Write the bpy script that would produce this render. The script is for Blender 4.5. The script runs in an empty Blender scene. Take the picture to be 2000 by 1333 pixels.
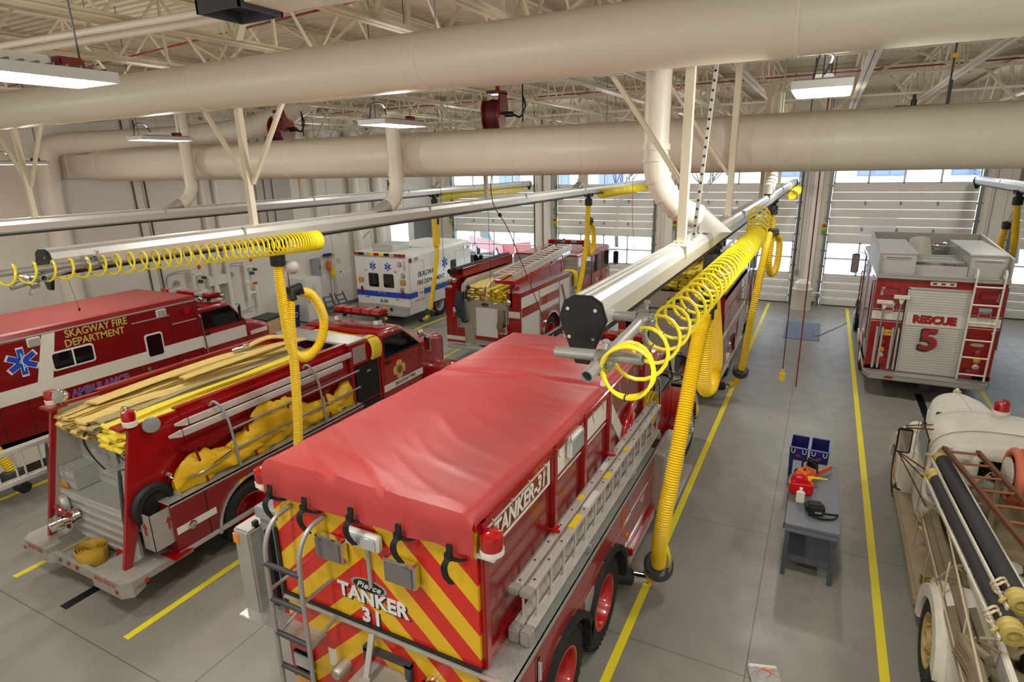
import bpy, bmesh, math, random
from mathutils import Vector, Matrix, noise
C = bpy.context.scene
COL = C.collection
PI = math.pi
random.seed(7)

# ------------------------------------------------------------------ camera, world, exposure, lights
def make_camera():
    f, yaw, pitch, roll = 1168.0, math.radians(27.45), math.radians(16.35), math.radians(-1.3)
    cy, sy, cp, sp = math.cos(yaw), math.sin(yaw), math.cos(pitch), math.sin(pitch)
    fwd = Vector((-sy*cp, cy*cp, -sp)); r0 = Vector((cy, sy, 0)); u0 = r0.cross(fwd)
    right = r0*math.cos(roll) + u0*math.sin(roll); up = u0*math.cos(roll) - r0*math.sin(roll)
    cam = bpy.data.cameras.new('camera'); cam.sensor_width = 36; cam.lens = 36*f/2000
    cam.clip_start = 0.05; cam.clip_end = 400
    o = bpy.data.objects.new('camera', cam); COL.objects.link(o)
    m = Matrix((right, up, -fwd)).transposed().to_4x4(); m.translation = (0, 0, 5.5)
    o.matrix_world = m
    C.camera = o
make_camera()
w = bpy.data.worlds.new('overcast'); C.world = w; w.use_nodes = True
w.node_tree.nodes['Background'].inputs[0].default_value = (0.80, 0.90, 1.0, 1)
w.node_tree.nodes['Background'].inputs[1].default_value = 5.0
C.view_settings.view_transform = 'Standard'; C.view_settings.look = 'None'
C.view_settings.gamma = 1.0; C.view_settings.use_curve_mapping = False
C.view_settings.exposure = 0.0
C.cycles.max_bounces = 8; C.cycles.diffuse_bounces = 6; C.cycles.glossy_bounces = 4
C.cycles.transmission_bounces = 4; C.cycles.transparent_max_bounces = 12
C.cycles.caustics_reflective = False; C.cycles.caustics_refractive = False
C.cycles.sample_clamp_indirect = 6

# high bay fixtures: (x, y, z) of the glowing lens; the lamp's own light is made with the fixture
LAMP_W = 64.0
LAMPS = [(-9.1, 6.1, 6.0), (-4.65, 6.05, 6.0), (-0.12, 5.45, 6.0), (-3.72, 1.78, 6.0), (-13.7, 6.3, 5.74),
         (4.4, 5.6, 6.0), (0.6, 1.7, 6.0), (-8.4, 1.7, 6.0), (4.6, 1.7, 6.0), (-13.2, 1.7, 6.0), (-7.6, -2.2, 6.0), (-3.4, -2.2, 6.0), (.8, -2.2, 6.0),  # row behind the camera is unseen, added to brighten the trucks' rear faces
         (-13.6, 14.2, 6.1), (-9.1, 14.2, 6.1), (-4.65, 14.2, 6.1), (-0.12, 14.2, 6.1), (4.4, 14.2, 6.1),
         (-13.6, 21.5, 6.1), (-9.1, 21.5, 6.1), (-4.65, 21.5, 6.1), (-0.12, 21.5, 6.1), (4.4, 21.5, 6.1)]
def lamp_light(parent, strength=1.0):
    l = bpy.data.lights.new('lamp_light', 'AREA'); l.shape = 'RECTANGLE'; l.size = 0.34; l.size_y = 0.74
    l.energy = LAMP_W*.78*strength; l.color = (1.0, 0.96, 0.89); l.spread = math.radians(165)
    o = bpy.data.objects.new('lamp_light', l); COL.objects.link(o)
    o.parent = parent; o.location = (0, 0, -0.03)
    u = l.copy(); u.energy = LAMP_W*.13*strength; u.spread = math.radians(175); u.size = .3; u.size_y = .5
    q = bpy.data.objects.new('lamp_uplight', u); COL.objects.link(q); q.parent = parent; q.location = (0, 0, .16); q.rotation_euler = (PI, 0, 0)
    g = bpy.data.lights.new('lamp_lens_glow', 'POINT'); g.energy = LAMP_W*.85*strength; g.color = l.color; g.shadow_soft_size = .12
    q = bpy.data.objects.new('lamp_lens_glow', g); COL.objects.link(q); q.parent = parent; q.location = (0, 0, -.16)
    return o

# ------------------------------------------------------------------ materials
def lin(c):
    return tuple(((x/255/12.92) if x/255 <= 0.04045 else ((x/255+0.055)/1.055)**2.4) for x in c)
MATS = {}
def nt(m): return m.node_tree.nodes, m.node_tree.links
def mat(name, rgb, rough=0.5, metal=0.0, coat=0.0, noise_amt=0.0, noise_scale=6.0, bump=0.0, bump_scale=40.0, spec=0.5, trans=0.0, emit=0.0):
    if name in MATS: return MATS[name]
    m = bpy.data.materials.new(name); m.use_nodes = True
    N, L = nt(m); b = N['Principled BSDF']
    c = (*lin(rgb), 1)
    b.inputs['Base Color'].default_value = c
    b.inputs['Roughness'].default_value = rough; b.inputs['Metallic'].default_value = metal
    b.inputs['Coat Weight'].default_value = coat; b.inputs['Coat Roughness'].default_value = 0.04
    b.inputs['Specular IOR Level'].default_value = spec
    if trans: b.inputs['Transmission Weight'].default_value = trans
    if emit:
        b.inputs['Emission Color'].default_value = c; b.inputs['Emission Strength'].default_value = emit
    if noise_amt or bump:
        tc = N.new('ShaderNodeTexCoord'); n = N.new('ShaderNodeTexNoise'); n.inputs['Scale'].default_value = noise_scale
        n.inputs['Detail'].default_value = 5
        L.new(tc.outputs['Object'], n.inputs['Vector'])
        if noise_amt:
            mx = N.new('ShaderNodeMixRGB'); mx.blend_type = 'MIX'
            mx.inputs[1].default_value = tuple(max(0, x*(1-noise_amt)) for x in c[:3]) + (1,)
            mx.inputs[2].default_value = tuple(min(1, x*(1+noise_amt)) for x in c[:3]) + (1,)
            L.new(n.outputs['Fac'], mx.inputs[0]); L.new(mx.outputs[0], b.inputs['Base Color'])
        if bump:
            n2 = N.new('ShaderNodeTexNoise'); n2.inputs['Scale'].default_value = bump_scale
            L.new(tc.outputs['Object'], n2.inputs['Vector'])
            bp = N.new('ShaderNodeBump'); bp.inputs['Strength'].default_value = bump; bp.inputs['Distance'].default_value = 0.02
            L.new(n2.outputs['Fac'], bp.inputs['Height']); L.new(bp.outputs[0], b.inputs['Normal'])
    MATS[name] = m
    return m
class NB:
    """tiny node builder"""
    def __init__(s, m): s.m = m; s.N, s.L = nt(m); s.b = s.N['Principled BSDF']
    def math(s, op, a, b=None, c=None):
        n = s.N.new('ShaderNodeMath'); n.operation = op
        for i, v in enumerate((a, b, c)):
            if v is None: continue
            if isinstance(v, (int, float)): n.inputs[i].default_value = v
            else: s.L.new(v, n.inputs[i])
        return n.outputs[0]
    def obj(s):
        t = s.N.new('ShaderNodeTexCoord'); x = s.N.new('ShaderNodeSeparateXYZ'); s.L.new(t.outputs['Object'], x.inputs[0])
        s.vec = t.outputs['Object']
        return x.outputs
    def mix(s, f, a, b):
        n = s.N.new('ShaderNodeMixRGB')
        for i, v in enumerate((f, a, b)):
            if isinstance(v, (int, float)): n.inputs[i].default_value = v
            elif isinstance(v, tuple): n.inputs[i].default_value = (*v, 1)
            else: s.L.new(v, n.inputs[i])
        return n.outputs[0]
    def noise(s, scale, detail=4, vec=None):
        n = s.N.new('ShaderNodeTexNoise'); n.inputs['Scale'].default_value = scale; n.inputs['Detail'].default_value = detail
        s.L.new(vec if vec else s.vec, n.inputs['Vector']); return n.outputs['Fac']
    def ramp(s, f, a, b):
        n = s.N.new('ShaderNodeMapRange'); s.L.new(f, n.inputs[0]); n.inputs[1].default_value = a; n.inputs[2].default_value = b
        return n.outputs[0]
    def bump(s, h, strength=0.5, dist=0.01):
        n = s.N.new('ShaderNodeBump'); n.inputs['Strength'].default_value = strength; n.inputs['Distance'].default_value = dist
        s.L.new(h, n.inputs['Height']); s.L.new(n.outputs[0], s.b.inputs['Normal'])

RED = mat('red_paint', (152, 11, 17), 0.28, coat=0.7)
REDD = mat('red_paint_deep', (126, 10, 15), 0.32, coat=0.6)
REDB = mat('red_paint_bright', (178, 13, 19), 0.22, coat=0.9)
WHITE = mat('white_paint', (226, 226, 222), 0.3, coat=0.5)
OFFW = mat('white_vinyl', (222, 220, 208), 0.45)
CREAM = mat('cream_duct_paint', (226, 221, 207), 0.42)
ALU = mat('brushed_aluminium', (206, 205, 202), 0.36, 0.55, noise_amt=0.06)
ALUD = mat('dull_aluminium', (178, 175, 168), 0.5, 0.45, noise_amt=0.1)
STEEL = mat('stainless_steel', (186, 181, 170), 0.38, 0.5, noise_amt=0.08)
CHROME = mat('chrome', (225, 225, 228), 0.08, 1.0)
BLACK = mat('black_rubber', (22, 22, 23), 0.6)
BLACKP = mat('black_plastic', (20, 20, 21), 0.35)
DARKG = mat('dark_grey_metal', (70, 72, 76), 0.45, 0.4)
GREY = mat('grey_paint', (140, 142, 145), 0.45)
TYRE = mat('tyre_rubber', (30, 29, 28), 0.75, noise_amt=0.2, noise_scale=20)
YELH = mat('yellow_hose_plastic', (238, 208, 30), 0.42)
COIL = mat('yellow_coil_plastic', (245, 226, 40), 0.35)
GLASSD = mat('dark_glass', (14, 17, 18), 0.04, spec=0.8)
AMBER = mat('amber_lens', (226, 140, 20), 0.15, coat=0.5)
REDL = mat('red_lens', (165, 10, 16), 0.1, coat=1.0)
CLEARL = mat('clear_lens', (190, 192, 196), 0.12, 0.3, coat=1.0)
BLUE = mat('blue_graphic', (30, 72, 185), 0.4)
GOLD = mat('gold_graphic', (205, 178, 95), 0.4)
SILV = mat('silver_graphic', (225, 225, 228), 0.4)
YELL = mat('yellow_plastic', (235, 205, 40), 0.45)
TAN = mat('tan_hose_jacket', (205, 178, 105), 0.85, noise_amt=0.14, noise_scale=9, bump=0.25, bump_scale=160)
YHOSE = mat('yellow_hose_jacket', (222, 200, 58), 0.8, noise_amt=0.14, noise_scale=9, bump=0.25, bump_scale=160)
GHOSE = mat('grey_hose_jacket', (150, 138, 100), 0.9, noise_amt=0.2, noise_scale=14)
BROWN = mat('rusty_iron', (104, 62, 40), 0.7, 0.2, noise_amt=0.3, noise_scale=14)
OLDW = mat('aged_white_paint', (208, 204, 190), 0.5, noise_amt=0.16, noise_scale=5)
OLDW2 = mat('stained_running_board', (150, 136, 108), 0.75, noise_amt=0.35, noise_scale=4)
OLDHOSE = mat('weathered_canvas_hose', (120, 108, 84), 0.95, noise_amt=0.25, noise_scale=12)
NAVY = mat('navy_plastic', (40, 40, 110), 0.4)
WALLM = mat('cream_wall_paint', (226, 222, 212), 0.6, noise_amt=0.02)

def floor_mat():
    m = mat('polished_concrete', (150, 146, 136), 0.42); n = NB(m); o = n.obj()
    big = n.noise(0.35, 6); fine = n.noise(3.0, 8); sp = n.noise(24, 3)
    c = n.mix(n.ramp(big, .3, .7), lin((131, 128, 119)), lin((149, 146, 136)))
    c = n.mix(n.math('MULTIPLY', n.ramp(fine, .35, .75), .35), c, lin((114, 112, 105)))
    c = n.mix(n.math('MULTIPLY', n.ramp(sp, .62, .8), .25), c, lin((112, 108, 100)))
    def joint(v, off, per, hw):
        f = n.math('FRACT', n.math('MULTIPLY_ADD', v, 1/per, -off/per+40))
        d = n.math('MULTIPLY', n.math('MINIMUM', f, n.math('SUBTRACT', 1.0, f)), per)
        return n.math('LESS_THAN', d, hw)
    j = n.math('MAXIMUM', joint(o[0], -0.23, 5.5, .007), joint(o[1], 2.93, 2.93, .006))
    c = n.mix(n.math('MULTIPLY', j, .75), c, lin((70, 67, 60)))
    n.L.new(c, n.b.inputs['Base Color'])
    r = n.math('MULTIPLY_ADD', fine, .25, .24); n.L.new(r, n.b.inputs['Roughness'])
    n.b.inputs['Specular IOR Level'].default_value = .5
    n.bump(n.math('SUBTRACT', n.noise(60, 3), n.math('MULTIPLY', j, 3)), .08, .004)
    return m
FLOORM = floor_mat()
def chevron_mat():
    m = mat('red_yellow_chevrons', (200, 30, 20), 0.3, coat=0.4); n = NB(m); o = n.obj()
    s = n.math('ADD', n.math('MULTIPLY', n.math('ABSOLUTE', n.math('ADD', o[0], .055)), .95), o[2])
    f = n.math('FRACT', n.math('MULTIPLY_ADD', s, 1/.47, 10.606))
    t = n.math('GREATER_THAN', f, .5)
    n.L.new(n.mix(t, lin((206, 30, 20)), lin((226, 182, 14))), n.b.inputs['Base Color'])
    return m
CHEV = chevron_mat()
def tread_mat():
    m = mat('diamond_plate', (196, 195, 190), 0.34, 0.6); n = NB(m); o = n.obj()
    a = n.math('ADD', o[0], o[1]); b = n.math('SUBTRACT', o[0], o[1]); a = n.math('ADD', a, o[2]); b = n.math('ADD', b, n.math('MULTIPLY', o[2], .7))
    s1 = n.math('SINE', n.math('MULTIPLY', a, 150)); s2 = n.math('SINE', n.math('MULTIPLY', b, 150))
    h = n.ramp(n.math('MULTIPLY', s1, s2), .25, .75)
    n.bump(h, .9, .012)
    return m
TREAD = tread_mat()
def duct_mat():
    m = mat('spiral_duct_paint', (222, 217, 202), 0.4); n = NB(m); o = n.obj()
    f = n.math('FRACT', n.math('MULTIPLY', o[0], 1/.16))
    n.bump(n.math('LESS_THAN', f, .08), .7, .008)
    return m
DUCTM = duct_mat()
def deck_mat():
    m = mat('ceiling_deck_paint', (214, 206, 186), 0.6)
    return m
DECKM = deck_mat()
def glass_mat(name, tint, alpha):
    m = mat(name, tint, 0.03); n = NB(m)
    t = n.N.new('ShaderNodeBsdfTransparent'); t.inputs[0].default_value = (*lin(tint), 1)
    g = n.N.new('ShaderNodeBsdfGlossy'); g.inputs['Roughness'].default_value = .03
    mx = n.N.new('ShaderNodeMixShader'); mx.inputs[0].default_value = alpha
    n.L.new(t.outputs[0], mx.inputs[1]); n.L.new(g.outputs[0], mx.inputs[2])
    n.L.new(mx.outputs[0], n.N['Material Output'].inputs['Surface'])
    return m
GLASS = glass_mat('door_pane_glass', (245, 250, 252), .06)
CABGL = glass_mat('cab_glass', (120, 140, 130), .12)
def emit_mat(name, rgb, s):
    m = mat(name, rgb, .5); n = NB(m); e = n.N.new('ShaderNodeEmission'); e.inputs[0].default_value = (*lin(rgb), 1); e.inputs[1].default_value = s
    n.L.new(e.outputs[0], n.N['Material Output'].inputs['Surface']); return m
LENS = emit_mat('lamp_lens', (255, 252, 244), 14)

# ------------------------------------------------------------------ mesh builder
class B:
    def __init__(s): s.bm = bmesh.new(); s.i = 0
    def mi(s, i): s.i = i; return s
    def _f(s, vs):
        try:
            f = s.bm.faces.new(vs); f.material_index = s.i; return f
        except ValueError: return None
    def box(s, x0, x1, y0, y1, z0, z1, bev=0.0, seg=2, rot=None, piv=None):
        vs = [s.bm.verts.new((x, y, z)) for x in (x0, x1) for y in (y0, y1) for z in (z0, z1)]
        fs = [s._f([vs[i] for i in q]) for q in ((0, 1, 3, 2), (4, 6, 7, 5), (0, 4, 5, 1), (2, 3, 7, 6), (0, 2, 6, 4), (1, 5, 7, 3))]
        if bev:
            es = list({e for f in fs for e in f.edges})
            r = bmesh.ops.bevel(s.bm, geom=es, offset=bev, segments=seg, affect='EDGES', clamp_overlap=True)
            vs = list({v for f in r['faces'] for v in f.verts} | {v for v in vs if v.is_valid})
            for f in r['faces']: f.material_index = s.i
            for f in {f for v in vs for f in v.link_faces}: f.material_index = s.i
        if rot is not None:
            p = Vector(piv) if piv else Vector(((x0+x1)/2, (y0+y1)/2, (z0+z1)/2))
            for v in vs: v.co = p + rot @ (v.co-p)
        return s
    def bar(s, p, q, w, h=None, up=(0, 0, 1)):
        """rectangular bar from p to q, w across, h along up"""
        p, q = Vector(p), Vector(q); h = h or w; d = (q-p).normalized(); u = Vector(up)
        if abs(d.dot(u)) > .98: u = Vector((1, 0, 0))
        a = d.cross(u).normalized(); u = a.cross(d)
        r = [[s.bm.verts.new(c + a*sx*w/2 + u*sz*h/2) for sx, sz in ((-1, -1), (1, -1), (1, 1), (-1, 1))] for c in (p, q)]
        s._f(r[0][::-1]); s._f(r[1])
        for k in range(4): s._f([r[0][k], r[0][(k+1) % 4], r[1][(k+1) % 4], r[1][k]])
        return s
    def prism(s, pts, ax, a0, a1, bev=0.0, seg=2):
        """polygon pts in the plane normal to ax ('x': (y,z), 'y': (x,z), 'z': (x,y)), extruded a0..a1"""
        def P(p, a): return {'x': (a, p[0], p[1]), 'y': (p[0], a, p[1]), 'z': (p[0], p[1], a)}[ax]
        r0 = [s.bm.verts.new(P(p, a0)) for p in pts]; r1 = [s.bm.verts.new(P(p, a1)) for p in pts]
        f0 = s._f(r0[::-1]); f1 = s._f(r1); n = len(pts)
        for k in range(n): s._f([r0[k], r0[(k+1) % n], r1[(k+1) % n], r1[k]])
        if bev:
            es = list(f0.edges)+list(f1.edges)
            r = bmesh.ops.bevel(s.bm, geom=es, offset=bev, segments=seg, affect='EDGES', clamp_overlap=True)
            for f in r['faces']: f.material_index = s.i
        return s
    def ring(s, c, a, b, r, n):
        return [s.bm.verts.new(c + a*math.cos(2*PI*k/n)*r + b*math.sin(2*PI*k/n)*r) for k in range(n)]
    def join(s, r0, r1):
        n = len(r0)
        for k in range(n): s._f([r0[k], r0[(k+1) % n], r1[(k+1) % n], r1[k]])
    def cyl(s, p, q, r, seg=16, r2=None, cap=True):
        p, q = Vector(p), Vector(q); d = (q-p).normalized(); a = d.orthogonal().normalized(); b = d.cross(a)
        r0 = s.ring(p, a, b, r, seg); r1 = s.ring(q, a, b, r if r2 is None else r2, seg); s.join(r0, r1)
        if cap: s._f(r0[::-1]); s._f(r1)
        return s
    def lathe(s, prof, o=(0, 0, 0), ax=(0, 0, 1), seg=24, cap=True):
        """prof: (radius, height along ax)"""
        o, d = Vector(o), Vector(ax).normalized(); a = d.orthogonal().normalized(); b = d.cross(a); last = None
        for r, h in prof:
            cur = s.ring(o+d*h, a, b, max(r, 1e-4), seg)
            if last: s.join(last, cur)
            elif cap: s._f(cur[::-1])
            last = cur
        if cap: s._f(last)
        return s
    def tube(s, pts, r, seg=10, closed=False, cap=True):
        pts = [Vector(p) for p in pts]; n = len(pts); rs = r if isinstance(r, (list, tuple)) else [r]*n
        t = []
        for i in range(n):
            if closed: d = pts[(i+1) % n]-pts[i-1]
            else: d = pts[min(i+1, n-1)]-pts[max(i-1, 0)]
            t.append(d.normalized())
        a = t[0].orthogonal().normalized(); rings = []
        for i in range(n):
            a = a-t[i]*a.dot(t[i]); a.normalize(); b = t[i].cross(a)
            rings.append(s.ring(pts[i], a, b, rs[i], seg))
        for i in range(n-1): s.join(rings[i], rings[i+1])
        if closed: s.join(rings[-1], rings[0])
        elif cap: s._f(rings[0][::-1]); s._f(rings[-1])
        return s
    def strip(s, pts, wv, th, jit=None):
        """flat rounded band along pts, wv = width vector, th thickness, jit(i) = extra width vector"""
        pts = [Vector(p) for p in pts]; wv = Vector(wv); last = None; n = len(pts)
        for i in range(n):
            d = (pts[min(i+1, n-1)]-pts[max(i-1, 0)]).normalized(); w_ = wv+jit(i) if jit else wv; nn = w_.cross(d).normalized()*th/2
            cur = [s.bm.verts.new(pts[i]+w_*sx/2+nn*sz) for sx, sz in ((-1, 0), (-.86, -1), (.86, -1), (1, 0), (.86, 1), (-.86, 1))]
            if last: s.join(last, cur)
            else: s._f(cur[::-1])
            last = cur
        s._f(last); return s
    def loft(s, rings, cap=True):
        last = None
        for ring in rings:
            cur = [s.bm.verts.new(p) for p in ring]
            if last: s.join(last, cur)
            elif cap: s._f(cur[::-1])
            last = cur
        if cap: s._f(last)
        return s
    def sph(s, c, r, sc=(1, 1, 1), u=16, v=10):
        m = Matrix.Translation(c) @ Matrix.Diagonal((*sc, 1))
        k = bmesh.ops.create_uvsphere(s.bm, u_segments=u, v_segments=v, radius=r, matrix=m)
        for f in {f for vv in k['verts'] for f in vv.link_faces}: f.material_index = s.i
        return s
    def grid(s, fn, nu, nv, th=0.0):
        g = [[s.bm.verts.new(fn(i/nu, j/nv)) for j in range(nv+1)] for i in range(nu+1)]
        for i in range(nu):
            for j in range(nv): s._f([g[i][j], g[i+1][j], g[i+1][j+1], g[i][j+1]])
        return s
SPLIT = {'rungs': 'rung', 'ladder_foot': 0, 'joint_band': 0, 'yellow_decal': 0, 'white_decal': 0, 'hanger_rod': 0, 'tank_post': 0, 'marker_light': 0, 'amber_decal': 0, 'ladder_rest': 0,
         'splice_band': 0, 'hinge_plate': 0, 'red_divider': 0, 'cross_bar': 0, 'beam': 0, 'bolt': 0, 'instruction_decal': 0, 'white_stripe': 0, 'white_band': 0, 'pin_stripe': 0, 'blue_stripe': 0, 'gold_line': 0,
         'hinge': 0, 'marker_lens': 0, 'bed_divider': 0, 'tail_lens': 0, 'clasp': 0, 'roof_marker': 0, 'hinge_strip': 0, 'cab_band': 0, 'red_stripe': 0, 'red_band': 0, 'hanger_bracket': 0, 'clip_channel': 0, 'tail_outlet': 0}
def islands(bm):
    seen = set(); out = []
    for f0 in bm.faces:
        if f0 in seen: continue
        st = [f0]; seen.add(f0); comp = []
        while st:
            f = st.pop(); comp.append(f)
            for e in f.edges:
                for g in e.link_faces:
                    if g not in seen: seen.add(g); st.append(g)
        out.append(comp)
    return out
def O(name, b, mats, parent=None, *a, **k):
    if name in SPLIT and parent is not None:
        nm = SPLIT[name] or name; b.bm.verts.index_update(); last = None
        comps = islands(b.bm)
        if 1 < len(comps) <= 60:
            for comp in comps:
                q = B(); mp = {}
                for f in comp:
                    vs = []
                    for v in f.verts:
                        if v.index not in mp: mp[v.index] = q.bm.verts.new(v.co)
                        vs.append(mp[v.index])
                    q.i = f.material_index; q._f(vs)
                last = O1(nm, q, mats, parent, *a, **k)
            b.bm.free(); return last
        name = nm
    return O1(name, b, mats, parent, *a, **k)
def O1(name, b, mats, parent=None, smooth=40, label=None, cat=None, group=None, kind=None, loc=None, fix=True):
    if fix: bmesh.ops.recalc_face_normals(b.bm, faces=b.bm.faces)
    me = bpy.data.meshes.new(name); b.bm.to_mesh(me); b.bm.free()
    for m in (mats if isinstance(mats, (list, tuple)) else [mats]): me.materials.append(m)
    if smooth:
        me.polygons.foreach_set('use_smooth', [True]*len(me.polygons))
        me.set_sharp_from_angle(angle=math.radians(smooth))
    o = bpy.data.objects.new(name, me); COL.objects.link(o)
    if parent: o.parent = parent
    if loc: o.location = loc
    return tag(o, label, cat, group, kind)
def tag(o, label=None, cat=None, group=None, kind=None):
    if label: o['label'] = label
    if cat: o['category'] = cat
    if group: o['group'] = group
    if kind: o['kind'] = kind
    return o
def thing(name, loc, label, cat, group=None, rz=0.0):
    o = bpy.data.objects.new(name, None); o.empty_display_size = .2; COL.objects.link(o)
    o.location = loc; o.rotation_euler = (0, 0, rz); return tag(o, label, cat, group)
def dup(o, parent=None, loc=None, label=None):
    c = o.copy(); COL.objects.link(c)
    if parent is not None: c.parent = parent
    if loc is not None: c.location = loc
    if label: c['label'] = label
    for ch in list(o.children): dup(ch, c)
    return c
def text(name, s, size, m, parent, loc, face, ext=.003, align='CENTER', sx=1.0, shear=0.0, bold=0.0, space=1.0, label=None):
    """lettering; face 'rear' is read looking along +y, 'right' is read looking along -x"""
    cu = bpy.data.curves.new(name, 'FONT'); cu.body = s; cu.size = size; cu.extrude = ext; cu.align_x = align; cu.align_y = 'CENTER'
    cu.shear = shear; cu.offset = bold; cu.space_character = space; cu.resolution_u = 3; cu.materials.append(m)
    tmp = bpy.data.objects.new(name, cu); COL.objects.link(tmp)
    me = bpy.data.meshes.new_from_object(tmp); bpy.data.objects.remove(tmp)
    o = bpy.data.objects.new(name, me); COL.objects.link(o); o.parent = parent; o.location = loc
    o.rotation_euler = {'rear': (PI/2, 0, 0), 'right': (PI/2, 0, PI/2), 'top': (0, 0, 0), 'left': (PI/2, 0, -PI/2)}[face]
    o.scale = (sx, 1, 1)
    return tag(o, label)
def arch(yc, zc, r, z0, n=14):
    """points of a wheel arch cut, from rear to front, as seen in the (y,z) plane"""
    a0 = math.asin(max(-1, min(1, (z0-zc)/r)))
    return [(yc+r*math.cos(PI-a0-(PI-2*a0)*k/n), zc+r*math.sin(PI-a0-(PI-2*a0)*k/n)) for k in range(n+1)]
WH = {}
def wheel(parent, x, y, R, wdt, side, rim_m, style='deep', z=None):
    """tyre with its rim as a sub-part; side +1 faces +x"""
    k = (R, wdt, side, rim_m.name, style)
    if k not in WH:
        b = B(); h = wdt/2; rr = R*.58
        prof = [(rr, -h*.9), (rr+.02, -h), (R*.86, -h*1.04), (R*.96, -h*.9), (R, -h*.7), (R, h*.7), (R*.96, h*.9), (R*.86, h*1.04), (rr+.02, h), (rr, h*.9)]
        b.lathe(prof, ax=(1, 0, 0), seg=40, cap=False)
        for i in range(40):
            a = 2*PI*i/40; c = Vector((0, math.cos(a), math.sin(a)))*R*1.0
            for sx in (-1, 1): b.bar(c+Vector((sx*h*.35, 0, 0)), c+Vector((sx*h*.92, 0, 0)), .035, .022, up=c)
        t = O('wheel', b, TYRE); t.parent = parent
        b = B(); s = side
        d = {'deep': -.5, 'flush': .35, 'old': .2}[style]*wdt
        b.lathe([(rr, -h*.9*s), (rr, h*.9*s), (rr+.012, h*.98*s), (rr-.012, h*.98*s), (rr-.03, h*.75*s), (rr-.05, d*s), (rr*.55, d*s+.02*s), (rr*.5, d*s+.05*s), (rr*.3, d*s+.09*s), (rr*.28, d*s+.2*wdt*s), (.0, d*s+.2*wdt*s)], ax=(1, 0, 0), seg=32, cap=False)
        for i in range(10):
            a = 2*PI*i/10; c = Vector((d*s+.03*s, math.cos(a)*rr*.62, math.sin(a)*rr*.62))
            b.cyl(c, c+Vector((.04*s, 0, 0)), .016, 6)
        O('rim', b, rim_m, t)
        WH[k] = t; w_ = t
    else: w_ = dup(WH[k], parent)
    w_.parent = parent; w_.location = (x, y, R if z is None else z)
    return w_
def catmull(P, n=8, closed=False):
    P = [Vector(p) for p in P]; out = []; N = len(P)
    for i in range(N if closed else N-1):
        a, b, c, d = (P[(i-1) % N] if closed or i > 0 else P[0]*2-P[1]), P[i], P[(i+1) % N], (P[(i+2) % N] if closed or i+2 < N else P[-1]*2-P[-2])
        for k in range(n):
            t = k/n; out.append(.5*((2*b)+(c-a)*t+(2*a-5*b+4*c-d)*t*t+(3*b-a-3*c+d)*t**3))
    if not closed: out.append(P[-1])
    return out
def resample(pts, step):
    out = [pts[0]]; acc = 0
    for a, b in zip(pts, pts[1:]):
        L = (b-a).length; t = step-acc
        while t <= L: out.append(a.lerp(b, t/L)); t += step
        acc = L-(t-step)
    return out
# ------------------------------------------------------------------ the building
XL, XR, YB, YF, ZC = -17.6, 12.6, -4.5, 25.75, 7.75
b = B(); b.box(XL-.3, XR+.3, YB, YF+.3, -.2, 0); O('floor', b, FLOORM, kind='structure', smooth=0)
# painted lines
YLINE = mat('yellow_floor_paint', (232, 214, 40), 0.5, noise_amt=.05)
def stripe(x, y0, y1, w_, m, nm):
    b = B(); b.box(x-w_/2, x+w_/2, y0, y1, 0, .003); O(nm, b, m, kind='structure', smooth=0)
for x, y0 in ((-12.48, 2.6), (-9.76, 3.17), (-7.11, 3.16), (-4.32, 3.1), (-1.6, 2.2), (1.145, 2.2), (3.85, 2.2)):
    stripe(x, y0, 25.5, .1, YLINE, 'trim_floor_line')
for x, y0 in ((-8.42, 3.12), (2.48, 13.0)):
    b = B(); b.box(x-.075, x+.075, y0, y0+(8 if x < 0 else 3.4), 0, .003); O('trim_floor_tape', b, BLACKP, kind='structure', smooth=0)
# walls
DOORX = [-14.27, -8.68, -3.16, 2.375, 7.9]; DW = 2.24; DH = 5.45
def wall(nm, boxes, m=WALLM):
    b = B()
    for q in boxes: b.box(*q)
    return O(nm, b, m, kind='structure', smooth=0)
bx = [(XL, XR, YF, YF+.25, DH, ZC)]; x = XL
for d in DOORX:
    bx.append((x, d-DW, YF, YF+.25, 0, DH)); x = d+DW
bx.append((x, XR, YF, YF+.25, 0, DH))
wall('wall_far', bx)
wall('wall_left', [(XL-.25, XL, YB, YF+.25, 0, ZC)])
wall('wall_right', [(XR, XR+.25, YB, YF+.25, 0, ZC)])
wall('wall_back', [(XL-.25, XR+.25, YB-.25, YB, 0, ZC)])
wall('baseboard_left', [(XL, XL+.02, YB, YF, 0, .14)], mat('grey_vinyl_base', (110, 106, 98), .5))
x = XL; bb = []
for d in DOORX+[99]:
    bb.append((x, min(d-DW-.12, XR), YF-.02, YF, 0, .14)); x = d+DW+.12
wall('baseboard_far', bb, MATS['grey_vinyl_base'])
# panel seams and pilasters
SEAM = mat('wall_seam', (176, 168, 150), .6)
b = B()
for y in [1.2+2.44*k for k in range(10)]: b.box(XL, XL+.008, y, y+.02, .14, ZC)
O('trim_1', b, SEAM, kind='structure', smooth=0)
b = B(); x = XL
for d in DOORX:
    c = (x + d-DW)/2 if x > XL else d-DW-.55
    for dx in (-.22, .22): b.box(c+dx, c+dx+.015, YF-.006, YF, .14, ZC)
    x = d+DW
O('trim_2', b, SEAM, kind='structure', smooth=0)
# columns between doors
COLM = mat('white_column_paint', (232, 229, 220), .5)
for i, x in enumerate((-11.3, -11.72, -5.75, -.33)):
    b = B()
    if i < 2: b.cyl((x, YF-.22, 0), (x, YF-.22, ZC), .17, 20)
    else: b.box(x-.15, x+.15, YF-.3, YF, 0, ZC)
    O('trim_column', b, COLM, kind='structure')
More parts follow.
